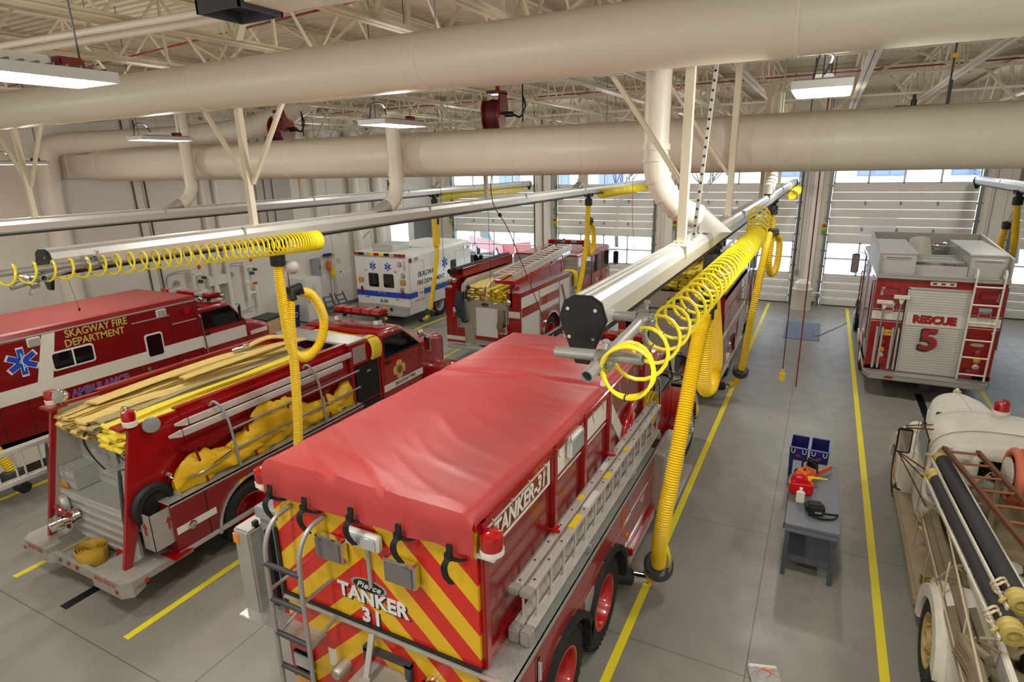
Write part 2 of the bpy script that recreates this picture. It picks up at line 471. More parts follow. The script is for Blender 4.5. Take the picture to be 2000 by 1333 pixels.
# recessed part of the left wall with louvre, bright sidelight and grey pilaster
b = B(); b.box(XL, XL+.3, 14.7, 16.2, 3.2, ZC); O('trim_3', b, mat('grey_pilaster', (176, 172, 164), .6), kind='structure', smooth=0)
b = B(); b.box(XL, XL+.012, 22.1, 23.4, 2.15, 3.6); O('window_1', b, emit_mat('daylit_panel', (255, 246, 228), 1.5), kind='structure', smooth=0)
def louvre(y0, y1, z0, z1, lab, m):
    b = B(); b.box(XL+.002, XL+.05, y0, y1, z0, z1)
    for k in range(int((z1-z0)/.07)): b.box(XL+.05, XL+.07, y0+.04, y1-.04, z0+.03+k*.07, z0+.065+k*.07)
    O('wall_louvre', b, m, label=lab, cat='vent', smooth=0, kind='thing')
louvre(23.9, 25.3, 2.1, 3.05, 'grey slatted louvre low on the wall next to the first overhead door', mat('louvre_grey', (128, 126, 124), .5))
louvre(22.1, 22.9, 3.9, 5.0, 'dark slatted louvre high on the wall above the bright panel', mat('louvre_dark', (84, 84, 86), .5))

# ------------------------------------------------------------------ ceiling deck, joists, bridging
b = B(); pts = []; y = YB
while y < YF+.2:
    pts += [(y, ZC), (y+.075, ZC), (y+.095, ZC+.075), (y+.15, ZC+.075)]; y += .17
prof = pts + [(y, ZC+.12), (YB, ZC+.12)]
b.prism(prof, 'x', XL-.25, XR+.25); O('ceiling', b, DECKM, kind='structure', smooth=0, fix=True)
JOI = mat('cream_joist_paint', (222, 214, 192), .5)
def joist(x, first=[None]):
    if first[0] is None:
        b = B(); zb, zt = 6.82, 7.72
        for s in (-1, 1):
            for z, h in ((zb, .07), (zt-.07, .07)):
                b.box(s*.012+min(0, s*.07), s*.012+max(0, s*.07), YB, YF, z, z+.012); b.box(s*.012-.006, s*.012+.006, YB, YF, z-.0+(0 if z < 7 else -.0), z+h)
        y = YB+.3; k = 0
        while y < YF-.8:
            b.bar((0, y, zb+.03), (0, y+.65, zt-.04), .028, .028); b.bar((0, y+.65, zt-.04), (0, y+1.3, zb+.03), .028, .028)
            if k % 3 == 1: b.bar((0, y+.65, zt-.04), (0, y+.65, zb+.03), .03, .03)
            y += 1.3; k += 1
        first[0] = O('beam_joist', b, JOI, kind='structure', smooth=0); o = first[0]
    else:
        o = first[0].copy(); COL.objects.link(o)
    o.location = (x, 0, 0)
for x in [-15.75, -13.85, -11.95, -10.05, -7.85, -5.88, -3.98, -2.9, -1.4, .35, 1.75, 3.7, 5.6, 7.5, 9.4, 11.3]: joist(x)
# heavier lines: girder webs over the near duct and bridging along x
b = B()
for y in (4.2, 9.9, 12.7, 16.8, 20.5): b.bar((XL, y, 6.86), (XR, y, 6.86), .045, .045)
O('beam_bridging', b, JOI, kind='structure', smooth=0)
def girder(y):
    b = B()
    for z, s in ((6.55, .13), (7.62, .13)): b.box(XL, XR, y-.09, y+.09, z, z+.02); b.box(XL, XR, y-.015, y+.015, z, z+s)
    x = XL+.4
    while x < XR-1.4:
        b.bar((x, y, 6.6), (x+.95, y, 7.62), .09, .06); b.bar((x+.95, y, 7.62), (x+1.9, y, 6.6), .09, .06); x += 1.9
    O('beam_girder', b, JOI, kind='structure', smooth=0)
girder(18.3)
b = B()
for x0 in (-10.05, -7.85, -3.98, .35, 1.75):
    for y in (7.6, 13.4):
        b.bar((x0, y, 6.85), (x0+1.6, y+.02, 7.66), .035, .035); b.bar((x0, y, 7.66), (x0+1.6, y+.02, 6.85), .035, .035)
for x in (-5.88, -3.98):
    for dx in (-.3, .3): b.bar((x, 5.0, 6.85), (x+dx*1.4, 5.1, 7.7), .1, .06)
    b.bar((x, 5.0, 6.85), (x, 5.0, 7.7), .06, .06)
O('beam_bracing', b, JOI, kind='structure', smooth=0)
# pipes overhead (each run is one thing)
def pipe(nm, pts, r, m, lab, seg=10): b = B(); b.tube(pts, r, seg); return O(nm, b, m, label=lab, cat='pipe')
RPIPE = mat('red_sprinkler_pipe', (128, 36, 34), .4)
pipe('sprinkler_pipe', [(-15.5, 7.2, 7.3), (2, 5.0, 7.3)], .014, RPIPE, 'thin red sprinkler pipe under the roof deck ahead of the near duct')
pipe('sprinkler_pipe', [(-15, 14.9, 7.15), (6, 14.5, 7.15)], .014, RPIPE, 'thin red sprinkler pipe crossing above the far duct')
pipe('ceiling_pipe', [(-10.4, 3.2, 6.72), (-3.2, 3.7, 6.72)], .03, CREAM, 'fat cream pipe under the joists above the near lamp')
pipe('ceiling_pipe', [(-10.2, 3.62, 6.76), (-3.2, 4.02, 6.76)], .035, CREAM, 'slimmer cream pipe running beside the fat ceiling pipe')

# ------------------------------------------------------------------ overhead doors
DP = mat('door_panel_white', (232, 231, 226), .45); DRAIL = mat('door_rail_grey', (150, 150, 146), .5, .3); TRK = mat('galvanised_track', (140, 145, 146), .45, .6)
def overhead_door(n, cx):
    def pan(b, z0, z1, k):
        h = (z1-z0)/k
        for i in range(k):
            a = z0+i*h
            b.prism([(YF+.10, a+.004), (YF+.055, a+.012), (YF+.05, a+h*.8), (YF+.075, a+h*.88), (YF+.075, a+h-.004), (YF+.13, a+h-.004), (YF+.13, a+.004)], 'x', cx-DW+.03, cx+DW-.03)
    b = B(); pan(b, .02, 1.2, 4); pan(b, 2.46, 4.6, 7)
    d = O('door_%d' % n, b, DP, kind='structure', smooth=0)
    b = B()
    for z in (1.21, 1.83, 2.44, 4.61, 5.22): b.box(cx-DW+.03, cx+DW-.03, YF+.06, YF+.12, z-.03, z+.03)
    for z0, z1 in ((1.2, 2.46), (4.6, 5.4)):
        for k in range(5):
            x = cx-DW+.06+k*(2*DW-.12)/4; b.box(x-.03, x+.03, YF+.06, YF+.12, z0, z1)
    O('window_sash', b, DP, d, smooth=0)
    b = B(); b.box(cx-DW+.05, cx+DW-.05, YF+.085, YF+.09, 1.22, 2.44); b.box(cx-DW+.05, cx+DW-.05, YF+.085, YF+.09, 4.62, 5.4)
    O('pane', b, GLASS, d, smooth=0)
    b = B()
    for z in (2.95, 3.9):
        for k in (-1, 0, 1):
            x = cx+k*1.1; b.prism([(x-.05, z), (x, z-.09), (x+.05, z), (x, z+.09)], 'y', YF+.035, YF+.055)
    O('hinge_plate', b, DRAIL, d, smooth=0)
    b = B()
    for s in (-1, 1):
        x = cx+s*(DW+.03); b.box(x-.05, x+.05, YF-.06, YF+.02, 0, DH+.4); b.box(x-.015*s-.01, x-.015*s+.01, YF-.12, YF-.05, 0, DH+.4)
        for z in (.3, .9, 1.5, 2.1, 2.7, 3.3, 3.9, 4.5): b.box(x-.09, x+.09, YF-.05, YF-.01, z, z+.06)
    b.cyl((cx-DW-.2, YF-.15, DH+.15), (cx+DW+.2, YF-.15, DH+.15), .04, 10)
    O('door_track', b, TRK, d, smooth=30)
    b = B(); b.box(cx-DW+.02, cx+DW-.02, YF+.04, YF+.13, 0, .03); O('bottom_seal', b, BLACK, d, smooth=0)
for i, cx in enumerate(DOORX): overhead_door(i+1, cx)
# signal lights beside the doors
GRN = mat('green_lens', (40, 170, 70), .2, coat=.5); YBOX = mat('signal_housing', (206, 200, 60), .4)
for x, lab in ((-10.97, 'red and green signal light on the wall between the first and second doors'),
               (-5.53, 'red and green signal light beside the door above the engine with the grey ladder'),
               (.04, 'red and green signal light on the pillar before the rescue truck door'),
               (-16.62, 'red and green signal light at the wall end next to the louvres')):
    b = B(); b.box(x-.09, x+.09, YF-.1, YF, 2.78, 3.18, .015)
    t = O('signal_light', b, YBOX, label=lab, cat='signal light', group='door signal lights')
    for nm, z, m in (('red_lamp', 3.08, REDL), ('green_lamp', 2.88, GRN)):
        b = B(); b.lathe([(.07, 0), (.06, .04), (.03, .06), (0, .065)], (x, YF-.1, z), (0, -1, 0), 16); O(nm, b, m, t)
# small boxes and conduits on the far wall
EB = mat('grey_electrical_box', (150, 152, 152), .5, .2)
for x, z, zt, lab in ((-.72, 1.15, 5.4, 'grey junction box on conduit beside the rescue truck door'), (-5.5, 1.3, 5.4, 'grey junction box on conduit behind the long exhaust rail'),
                  (5.0, 2.2, 5.4, 'grey junction box on conduit past the rescue truck door'), (-11.0, 3.4, 5.4, 'grey junction box on conduit by the round wall columns')):
    b = B(); b.box(x-.06, x+.06, YF-.08, YF, z, z+.2, .008); b.cyl((x, YF-.03, z+.2), (x, YF-.03, zt), .014, 8)
    O('junction_box', b, EB, label=lab, cat='electrical box', group='door junction boxes')
b = B(); b.lathe([(.36, 0), (.34, .75), (.36, .78), (.3, .8), (.28, 1.0), (.15, 1.12), (.0, 1.14)], (-.45, 24.9, 0), seg=28)
wt = O('water_softener', b, mat('cream_plastic', (224, 220, 208), .4), label='cream cylindrical tank on the floor by the pillar between two doors', cat='tank')
b = B(); b.tube(catmull([(-.1, 24.9, .6), (.15, 24.9, .62), (.2, 25.0, .3), (.2, 25.2, .04)]), .03, 8); O('drain_pipe', b, COLM, wt)

# ------------------------------------------------------------------ outside, seen through the door glass
b = B(); b.box(-70, 60, YF+.3, 90, -.25, -.02); O('ground_outside', b, mat('snowy_ground', (225, 228, 232), .8, noise_amt=.08, noise_scale=.4), kind='structure', smooth=0)
def house(x0, x1, y, h, wins, lab):
    b = B(); b.box(x0, x1, y, y+8, -.02, h)
    for k in range(int(h/.18)): b.box(x0, x1, y-.02, y, k*.18, k*.18+.012)
    t = O('house', b, mat('white_siding', (236, 238, 240), .6), label=lab, cat='building', smooth=0)
    b = B(); b.prism([(y-.6, h), (y+8.6, h), (y+4, h+2.4)], 'x', x0-.5, x1+.5); O('roof', b, mat('grey_roof', (120, 124, 130), .7), t, smooth=0)
    for wx, wz, ww, wh in wins:
        b = B(); b.box(wx, wx+ww, y-.06, y-.021, wz, wz+wh); f = O('window', b, mat('blue_window_frame', (110, 118, 170), .4), t, smooth=0)
        b = B()
        for k in range(3): b.box(wx+.08+k*(ww-.08)/3, wx+(k+1)*(ww-.08)/3, y-.08, y-.061, wz+.08, wz+wh-.08)
        O('pane', b, mat('window_blue_glass', (120, 132, 190), .1), f, smooth=0)
house(-6, 14, 44, 7.4, [(1.5, 4.4, 2.6, 1.5), (6.3, 4.4, 2.6, 1.5), (10.2, 4.4, 2.6, 1.5), (-3.6, 4.4, 2.4, 1.5), (2.0, .8, 2, 1.4)], 'white sided house with blue windows outside the rescue truck door')
house(-30, -13, 52, 6.2, [(-28, 3.6, 2.2, 1.4), (-23, 3.6, 2.2, 1.4), (-18, 3.6, 2.2, 1.4)], 'white house farther off outside the first overhead door')
TRK_D = mat('tree_bark', (70, 66, 64), .9)
def bare_tree(x, y, h, seed, lab):
    rnd = random.Random(seed); b = B()
    def br(p, d, L, r, n):
        q = p+d*L; b.tube([p, p.lerp(q, .5)+Vector((rnd.uniform(-1, 1), 0, rnd.uniform(-1, 1)))*L*.06, q], [r, r*.85, r*.6], 6)
        if n:
            for _ in range(3):
                dd = (d+Vector((rnd.uniform(-1, 1), rnd.uniform(-1, 1), rnd.uniform(-.3, .8)))*.75).normalized(); br(q, dd, L*.7, r*.55, n-1)
    br(Vector((x, y, -.02)), Vector((0, 0, 1)), h*.35, .14, 4)
    O('bare_tree', b, TRK_D, label=lab, cat='tree', smooth=60)
bare_tree(-12.5, 40, 7, 3, 'bare dark tree outside beyond the second overhead door')
bare_tree(-7.5, 41, 7.5, 5, 'bare dark tree outside beyond the third overhead door')
bare_tree(9.2, 40, 6.5, 8, 'bare dark tree outside by the blue windowed house')
def pickup(loc, rz, lab, body, top):
    t = thing('pickup_truck', loc, lab, 'car', rz=rz)
    b = B(); b.prism([(-2.6, .45)]+arch(-1.6, .4, .45, .45)+arch(1.6, .4, .45, .45)+[(2.6, .45), (2.65, .8), (2.5, 1.08), (1.0, 1.15), (-2.6, 1.15)], 'x', -.95, .95, .05); O('body', b, body, t)
    b = B(); b.prism([(-1.1, 1.15), (1.0, 1.15), (.5, 1.8), (-.9, 1.85)], 'x', -.85, .85, .06); O('cab', b, top, t)
    b = B(); b.prism([(-.95, 1.2), (.8, 1.2), (.42, 1.68), (-.8, 1.72)], 'x', -.87, .87); O('side_window', b, GLASSD, t, smooth=0)
    for x in (-.85, .85):
        for y in (-1.6, 1.6): wheel(t, x, y, .4, .24, 1 if x > 0 else -1, ALU, 'flush')
pickup((-18.2, 33.5, -.02), -2.2, 'white topped red pickup truck parked outside the first overhead door', RED, WHITE)
pickup((-23, 38, -.02), -1.9, 'pale pickup truck parked behind the red one outside', WHITE, WHITE)
# ------------------------------------------------------------------ ducts
def duct(nm, x0, x1, y, z, r, lab, taper=False):
    b = B()
    if taper:
        n = 32; rc = [Vector((0, math.cos(2*PI*k/n+PI/4), math.sin(2*PI*k/n+PI/4))) for k in range(n)]
        def sq(v, h): m_ = max(abs(v.y), abs(v.z)); return Vector((0, v.y/m_*h, v.z/m_*h))
        c = Vector((x0, y, z))
        rings = [[c+sq(v, r*.72) for v in rc], [c+Vector((.45, 0, 0))+sq(v, r*.72) for v in rc],
                 [c+Vector((1.5, 0, 0))+v*r for v in rc], [Vector((x1, y, z))+v*r for v in rc]]
        b.loft(rings); b.box(x0-.02, x0+.42, y-r*.78, y+r*.78, z-r*.78, z+r*.78)
    else: b.cyl((x0, y, z), (x1, y, z), r, 48)
    t = O(nm, b, DUCTM, label=lab, cat='duct')
    b = B(); x = x0+1.7
    while x < x1-.5:
        b.lathe([(r-.01, -.02), (r+.005, -.012), (r+.005, .012), (r-.01, .02)], (x, y, z), (1, 0, 0), 40, cap=False); x += 3.1
    O('joint_band', b, CREAM, t)
    b = B(); x = x0+1.2
    while x < x1-.5:
        b.cyl((x, y, z+r), (x, y, 7.8), .008, 6); x += 2.6
    O('hanger_rod', b, ALUD, t)
    return t
duct('air_duct', -17.5, XR, 5.0, 6.44, .25, 'large cream round duct crossing the ceiling in front of the lamps')
duct('air_duct', -17.45, XR, 9.1, 5.715, .375, 'large cream round duct behind the lamps with a tapered square end', True)
b = B(); b.tube(catmull([(-9.6, 10.7, 7.7), (-10.4, 10.5, 7.0), (-12, 10.2, 6.45), (-14.5, 9.5, 6.3), (-16.7, 8.7, 6.25), (-17.08, 8.45, 6.0), (-17.12, 8.42, 5.6), (-17.12, 8.35, 5.0), (-17.12, 8.35, 4.0), (-17.12, 8.35, 1.5), (-17.12, 8.35, .05)], 8), .25, 24)
wd = O('wall_duct', b, CREAM, label='cream duct turning down the side wall behind the red ambulance', cat='duct')
b = B()
for z in (5.3, 4.6, 4.3, 3.6): b.lathe([(.262, -.02), (.262, .02)], (-17.12, 8.35, z), (0, 0, 1), 28, cap=False)
O('joint_band', b, CREAM, wd)
# far duct fragments along the side wall and big pipes
def wpipe(y, r, z0, z1, lab, x=None):
    b = B(); x = x or XL+r+.03; b.cyl((x, y, z0), (x, y, z1), r, 16)
    for z in (z0+.6, (z0+z1)/2, z1-.4): b.lathe([(r+.02, -.03), (r+.02, .03)], (x, y, z), (0, 0, 1), 16, cap=False)
    O('wall_pipe', b, COLM, label=lab, cat='pipe')
wpipe(12.75, .075, .05, 7.6, 'white riser pipe by the first valve assembly on the side wall'); wpipe(13.25, .075, .05, 7.6, 'white riser pipe between the two valve assemblies')
wpipe(19.6, .2, .05, 7.6, 'fat white riser pipe by the wall vent nozzle'); wpipe(17.6, .1, 3, 7.6, 'white riser pipe above the broom rack'); wpipe(21.1, .2, .05, 7.6, 'fat white riser pipe near the white ambulance')
# soft round air nozzle sticking out of the wall
b = B(); b.lathe([(.2, 0), (.22, .1), (.22, .5), (.25, .52), (.25, .56)], (XL+.05, 19.3, 3.6), (1, -.35, 0), 24); t = O('vent_nozzle', b, CREAM, label='round vent nozzle poking from the side wall above the white ambulance', cat='vent')
b = B(); b.lathe([(.2, .565), (.0, .57)], (XL+.05, 19.3, 3.6), (1, -.35, 0), 24); O('mesh_screen', b, mat('nozzle_screen', (92, 92, 96), .7), t)

# ------------------------------------------------------------------ high bay lamps
def lamp(i, p):
    labs = {0: 'long bright lamp under the joists in line with the red ambulance', 1: 'long bright lamp in front of the vertical exhaust pipe', 2: 'bright square-ended lamp over the aisle with the grey table',
            3: 'bright lamp cut by the picture edge before the near duct', 4: 'bright lamp close to the side wall duct'}
    t = thing('high_bay_lamp', p, labs.get(i, 'bright long lamp out of view'), 'lamp', 'high bay lamps')
    b = B(); b.box(-.19, .19, -.39, .39, .0, .03, .008)
    for q in (-1, 1): b.box(q*.19-.008, q*.19+.008, -.4, .4, -.02, .035); b.box(-.195, .195, q*.4-.008, q*.4+.008, -.02, .035)
    O('housing', b, mat('lamp_housing', (210, 210, 208), .35, .3), t, smooth=0)
    b = B()
    for k in range(6):
        x = -.16+k*.064; b.box(x-.027, x+.027, -.38, .38, -.012, .0)
    O('lens', b, LENS, t, smooth=0)
    b = B()
    for k in range(12):
        y = -.36+k*.065; b.box(-.185, .185, y-.004, y+.004, .03, .05)
    O('cooling_fin', b, GREY, t, smooth=0)
    b = B(); b.box(-.07, .07, -.15, .15, .03, .1, .01); O('driver_box', b, WHITE, t)
    b = B(); b.box(.0, .1, .17, .3, .03, .1, .01); O('backup_unit', b, REDD, t)
    b = B(); b.tube(catmull([(0, -.13, .09), (.05, -.25, .2), (-.03, -.33, .2), (-.06, -.36, .04)], 6), .008, 8)
    for y in (-.33, .33): b.cyl((0, y, .03), (0, y, 7.8-p[2]), .005, 6)
    O('hanger_cable', b, DARKG, t)
    lamp_light(t, 1.0)
for i, p in enumerate(LAMPS): lamp(i, p)

# ------------------------------------------------------------------ exhaust rails
RPROF = [(-.05, 0), (.05, 0), (.085, .03), (.1, .14), (.085, .2), (.05, .225), (-.05, .225), (-.085, .2), (-.1, .14), (-.085, .03)]
RAILM = mat('rail_aluminium', (222, 221, 217), .38, .55)
def rail(x, z, y0, y1, posts, lab, sides=(-1, 1)):
    t = thing('exhaust_rail', (x, y0, z), lab, 'exhaust rail', 'overhead exhaust rails')
    b = B(); b.prism([(px, pz) for px, pz in RPROF], 'y', 0, y1-y0)
    for px in (-.045, .045, -.0): b.box(px-.006, px+.006, 0, y1-y0, .225, .235)
    O('rail_profile', b, RAILM, t, smooth=0)
    b = B(); b.box(-.055, .055, .02, y1-y0-.02, -.03, 0); O('rubber_seal', b, BLACK, t, smooth=0)
    b = B(); y = 2.2
    while y < y1-y0: b.box(-.105, .105, y, y+.03, .12, .228); y += 4.1
    O('splice_band', b, ALUD, t, smooth=0)
    for k, yy in enumerate((0, y1-y0)):
        b = B(); b.prism([(-.142, .1), (-.11, .2), (-.05, .235), (.05, .235), (.11, .2), (.142, .1), (.04, -.16), (-.04, -.16)], 'y', yy-.03 if k == 0 else yy, yy if k == 0 else yy+.03, .008)
        e = O('end_plate', b, BLACKP, t)
        b = B()
        for px, pz in ((-.08, .16), (.08, .16), (.07, .0), (-.07, .0)): b.cyl((px, yy-.045 if k == 0 else yy+.03, pz), (px, yy-.03 if k == 0 else yy+.045, pz), .011, 8)
        O('bolt', b, CHROME, e)
    for yp in posts:
        b = B(); yy = yp-y0; b.bar((0, yy, .225), (0, yy, 6.82-z), .075, .075); b.box(-.06, .06, yy-.09, yy+.09, .225, .24)
        b.prism([(-.14, 6.82-z), (.14, 6.82-z), (.05, 6.6-z), (-.05, 6.6-z)], 'y', yy-.01, yy+.01)
        p = O('support_post', b, JOI, t, smooth=0)
        b = B()
        for s in sides: b.bar((s*.04, yy+.04, .75), (s*1.1, yy+.06, 6.82-z), .05, .04)
        O('diagonal_brace', b, JOI, p, smooth=0)
    return t
r3 = rail(-1.13, 4.575, 3.05, 25.1, (5.55, 8.42, 12.7, 17.2), 'exhaust rail with a black end plate above the tarp covered tanker', (-1,))
r2 = rail(-6.6, 4.6, 3.05, 25.1, (5.5, 11.65, 17.9), 'exhaust rail above the hose bed of the small red pumper')
r1 = rail(-12.0, 4.6, 1.5, 25.1, (5.54, 11.58, 17.6), 'exhaust rail running above the red ambulance')
r4 = rail(4.35, 4.6, 3.0, 25.0, (10.4, 16), 'exhaust rail beyond the rescue truck at the picture edge')
# perforated strut beside the near post
b = B(); b.bar((-1.06, 5.75, 4.82), (-.9, 5.62, 6.8), .045, .03)
t = O('perforated_strut', b, ALUD, label='thin perforated metal strut beside the post over the tarp', cat='strut', smooth=0)
b = B()
for k in range(26):
    f = (k+.5)/26; p = Vector((-1.06, 5.75, 4.82)).lerp(Vector((-.9, 5.62, 6.8)), f); b.cyl(p+Vector((-.0, -.02, 0)), p+Vector((0, -.025, 0)), .012, 6)
O('slot', b, BLACKP, t)
# pipe frame and clamps at the near ends of the rails
PIPEG = mat('grey_painted_pipe', (168, 168, 166), .4, .5); GALV = mat('galvanised_clamp', (190, 192, 192), .3, .9)
def hollow(b, p, q, r):
    p, q = Vector(p), Vector(q); b.lathe([(r, 0), (r, (q-p).length), (r*.82, (q-p).length), (r*.82, 0), (r, 0)], p, q-p, 20, cap=False)
    b.cyl(p.lerp(q, .25), p.lerp(q, .26), r*.81, 12)
def pipe_frame(x, z, y, lab):
    t = thing('pipe_frame', (x, y, z), lab, 'pipe frame', 'pipe frames at the rail ends')
    b = B(); hollow(b, (.17, -.38, -.05), (.27, .32, .1), .033); O('long_pipe', b, PIPEG, t)
    b = B(); hollow(b, (-.07, -.2, -.0), (.4, -.2, .015), .03); O('cross_pipe', b, PIPEG, t)
    b = B(); hollow(b, (.0, .3, .1), (.32, .3, .1), .03); O('upper_pipe', b, PIPEG, t)
    for c in ((.19, -.2, -.01), (.268, .3, .1)):
        b = B(); c = Vector(c)
        b.lathe([(.045, -.03), (.05, -.03), (.05, .03), (.045, .03)], c, (1, .05, 0), 16, cap=False); b.lathe([(.045, -.03), (.05, -.03), (.05, .03), (.045, .03)], c+Vector((0, 0, -.035)), (.2, 1, .2), 16, cap=False)
        for d in ((.05, -.05, .0), (-.055, .04, 0), (.0, .04, .06), (.02, -.04, -.085)):
            b.cyl(c+Vector(d)*.6, c+Vector(d)*1.5, .012, 6); b.cyl(c+Vector(d)*1.2, c+Vector(d)*1.45, .02, 6)
        O('pipe_clamp', b, GALV, t)
pipe_frame(-1.13, 4.54, 3.02, 'grey pipe frame with clamps at the black plate over the tarp')
pipe_frame(-6.6, 4.6, 3.02, 'grey pipe frame with clamps at the rail end by the red ambulance roof')
# exhaust pipes coming down onto the rails
def drop_pipe(x, y, z, zt, dx, lab, r=.125, back=False):
    t = thing('exhaust_pipe', (x, y, z), lab, 'exhaust pipe', 'exhaust pipes down to the rails')
    yd = -.34 if not back else .22; hv = Vector((-dx, yd, 0)); A = math.radians(78); Rb = hv.length/(1-math.cos(A)); hd = hv.normalized(); q0 = Vector((dx, 0, .12+Rb*math.sin(A)))
    b = B(); L = [Vector((dx, 0, zt-z))]+[q0+hd*Rb*(1-math.cos(A*k/9))-Vector((0, 0, Rb*math.sin(A*k/9))) for k in range(10)]
    b.tube(L, r, 24); O('vertical_pipe', b, CREAM, t)
    b = B()
    for k in (1, 3, 5, 7): b.tube([L[k], L[k]+(L[k+1]-L[k]).normalized()*.035], r+.012, 24, cap=False)
    b.lathe([(r+.015, -.03), (r+.015, .03)], (dx, 0, q0.z+.1), (0, 0, 1), 24, cap=False)
    O('joint_band', b, CREAM, t)
    e = L[-1]; b = B(); n = 24; d = (L[-1]-L[-2]).normalized(); ex = hd.cross(Vector((0, 0, 1))).normalized(); u = ex.cross(d)
    if u.z < 0: u = -u
    zt_ = (4.81 if back else 4.835)-z; q1, q2 = [], []
    for k in range(n):
        c_, s_ = math.cos(2*PI*k/n), math.sin(2*PI*k/n); m_ = max(abs(c_), abs(s_)); q1.append(e+(ex*c_+u*s_)*r*1.02); p_ = e+hd*(.14+.17*s_/m_)+ex*(.1*c_/m_); q2.append(Vector((p_.x, p_.y, zt_)))
    b.loft([q1, q2]); O('reducer', b, ALUD, t)
drop_pipe(-1.13, 6.15, 4.84, 6.8, -.42, 'fat cream exhaust pipe bending onto the rail over the tarp', .122, True)
drop_pipe(-6.6, 8.55, 4.76, 6.4, 0, 'cream exhaust pipe bending onto the rail over the small red pumper')
drop_pipe(-12.0, 8.55, 4.76, 6.8, 0, 'cream exhaust pipe bending onto the rail over the red ambulance', .115)
drop_pipe(-1.1, 14.1, 4.78, 6.8, 0, 'cream exhaust pipe onto the rail above the far engine with stainless rear')
drop_pipe(-6.6, 17.6, 4.76, 6.8, 0, 'cream exhaust pipe onto the rail before the second overhead door')
drop_pipe(-12.0, 18.1, 4.76, 6.8, 0, 'cream exhaust pipe onto the rail over the white ambulance')
# ------------------------------------------------------------------ yellow air coils
def coil(x, z, y0, y1, r, wr, turns, dense, lab, sag=0.0, r0=None, z0=None):
    """loose turns at y0, tightly wound at y1; dense = power"""
    P = []; n = turns*18
    for i in range(n+1):
        f = i/n; a = 2*PI*turns*f
        g = 1-(1-f)**dense
        y = y0+(y1-y0)*g
        R_ = r if r0 is None else r0+(r-r0)*g; zz = z if z0 is None else z0+(z-z0)*g
        P.append(Vector((x+R_*math.cos(a), y, zz+R_*math.sin(a)-sag*4*g*(1-g))))
    b = B(); b.tube(P, wr, 6)
    t = O('air_coil', b, COIL, label=lab, cat='air hose', group='yellow coiled air hoses')
    return t
c = coil(-.79, 4.5, 2.78, 8.7, .125, .0115, 84, 4.5, 'long yellow coiled hose from the pipe frame above the tarp')
b = B()
for k in range(4): b.tube([Vector((-.79+.132*math.cos(a), 2.74+k*.014+.02*math.sin(a*2+k), 4.5+.135*math.sin(a))) for a in [2*PI*i/28 for i in range(28)]], .0085, 6, closed=True)
O('coil_bundle', b, COIL, c)
b = B(); b.tube([(-.79, 2.76, 4.345), (-.79, 2.74, 4.35), (-.79, 2.72, 4.37), (-.79, 2.74, 4.385), (-.79, 2.78, 4.38)], .004, 5, closed=True); O('cable_tie', b, BLACKP, c)
b = B(); b.tube([Vector((-.79+.13*math.cos(a), 8.68+.05*a/6.28, 4.52+.05*a/6.28+.11*math.sin(a))) for a in [2*PI*k/18 for k in range(18*6)]], .0115, 6); O('coil_end', b, COIL, c)
coil(-6.34, 4.55, 1.6, 6.3, .13, .011, 54, 2.1, 'long yellow coiled hose stretched over the red ambulance roof', .02, .075, 4.72)
coil(-6.45, 4.56, 18.8, 24.6, .12, .012, 70, .7, 'yellow coiled hose at the far end over the engine with the ladder')
coil(-11.9, 4.52, 17.8, 24.5, .12, .012, 60, .8, 'yellow coiled hose at the far end over the white ambulance')
coil(-.95, 4.45, 20.5, 24.4, .14, .013, 60, 1, 'yellow coiled hose bunched at the far end of the long rail')
b = B(); b.tube([(-.79, 2.8, 4.5), (-.79, 9.4, 4.53), (-1.0, 24.9, 4.56)], .004, 5); O('coil_wire', b, DARKG, label='thin support wire through the long yellow coiled hose', cat='wire')
b = B(); hollow(b, (-6.34, 1.4, 4.71), (-6.34, 3.5, 4.68), .03); O('coil_pole', b, PIPEG, label='grey pole inside the coil over the red ambulance roof', cat='pole')
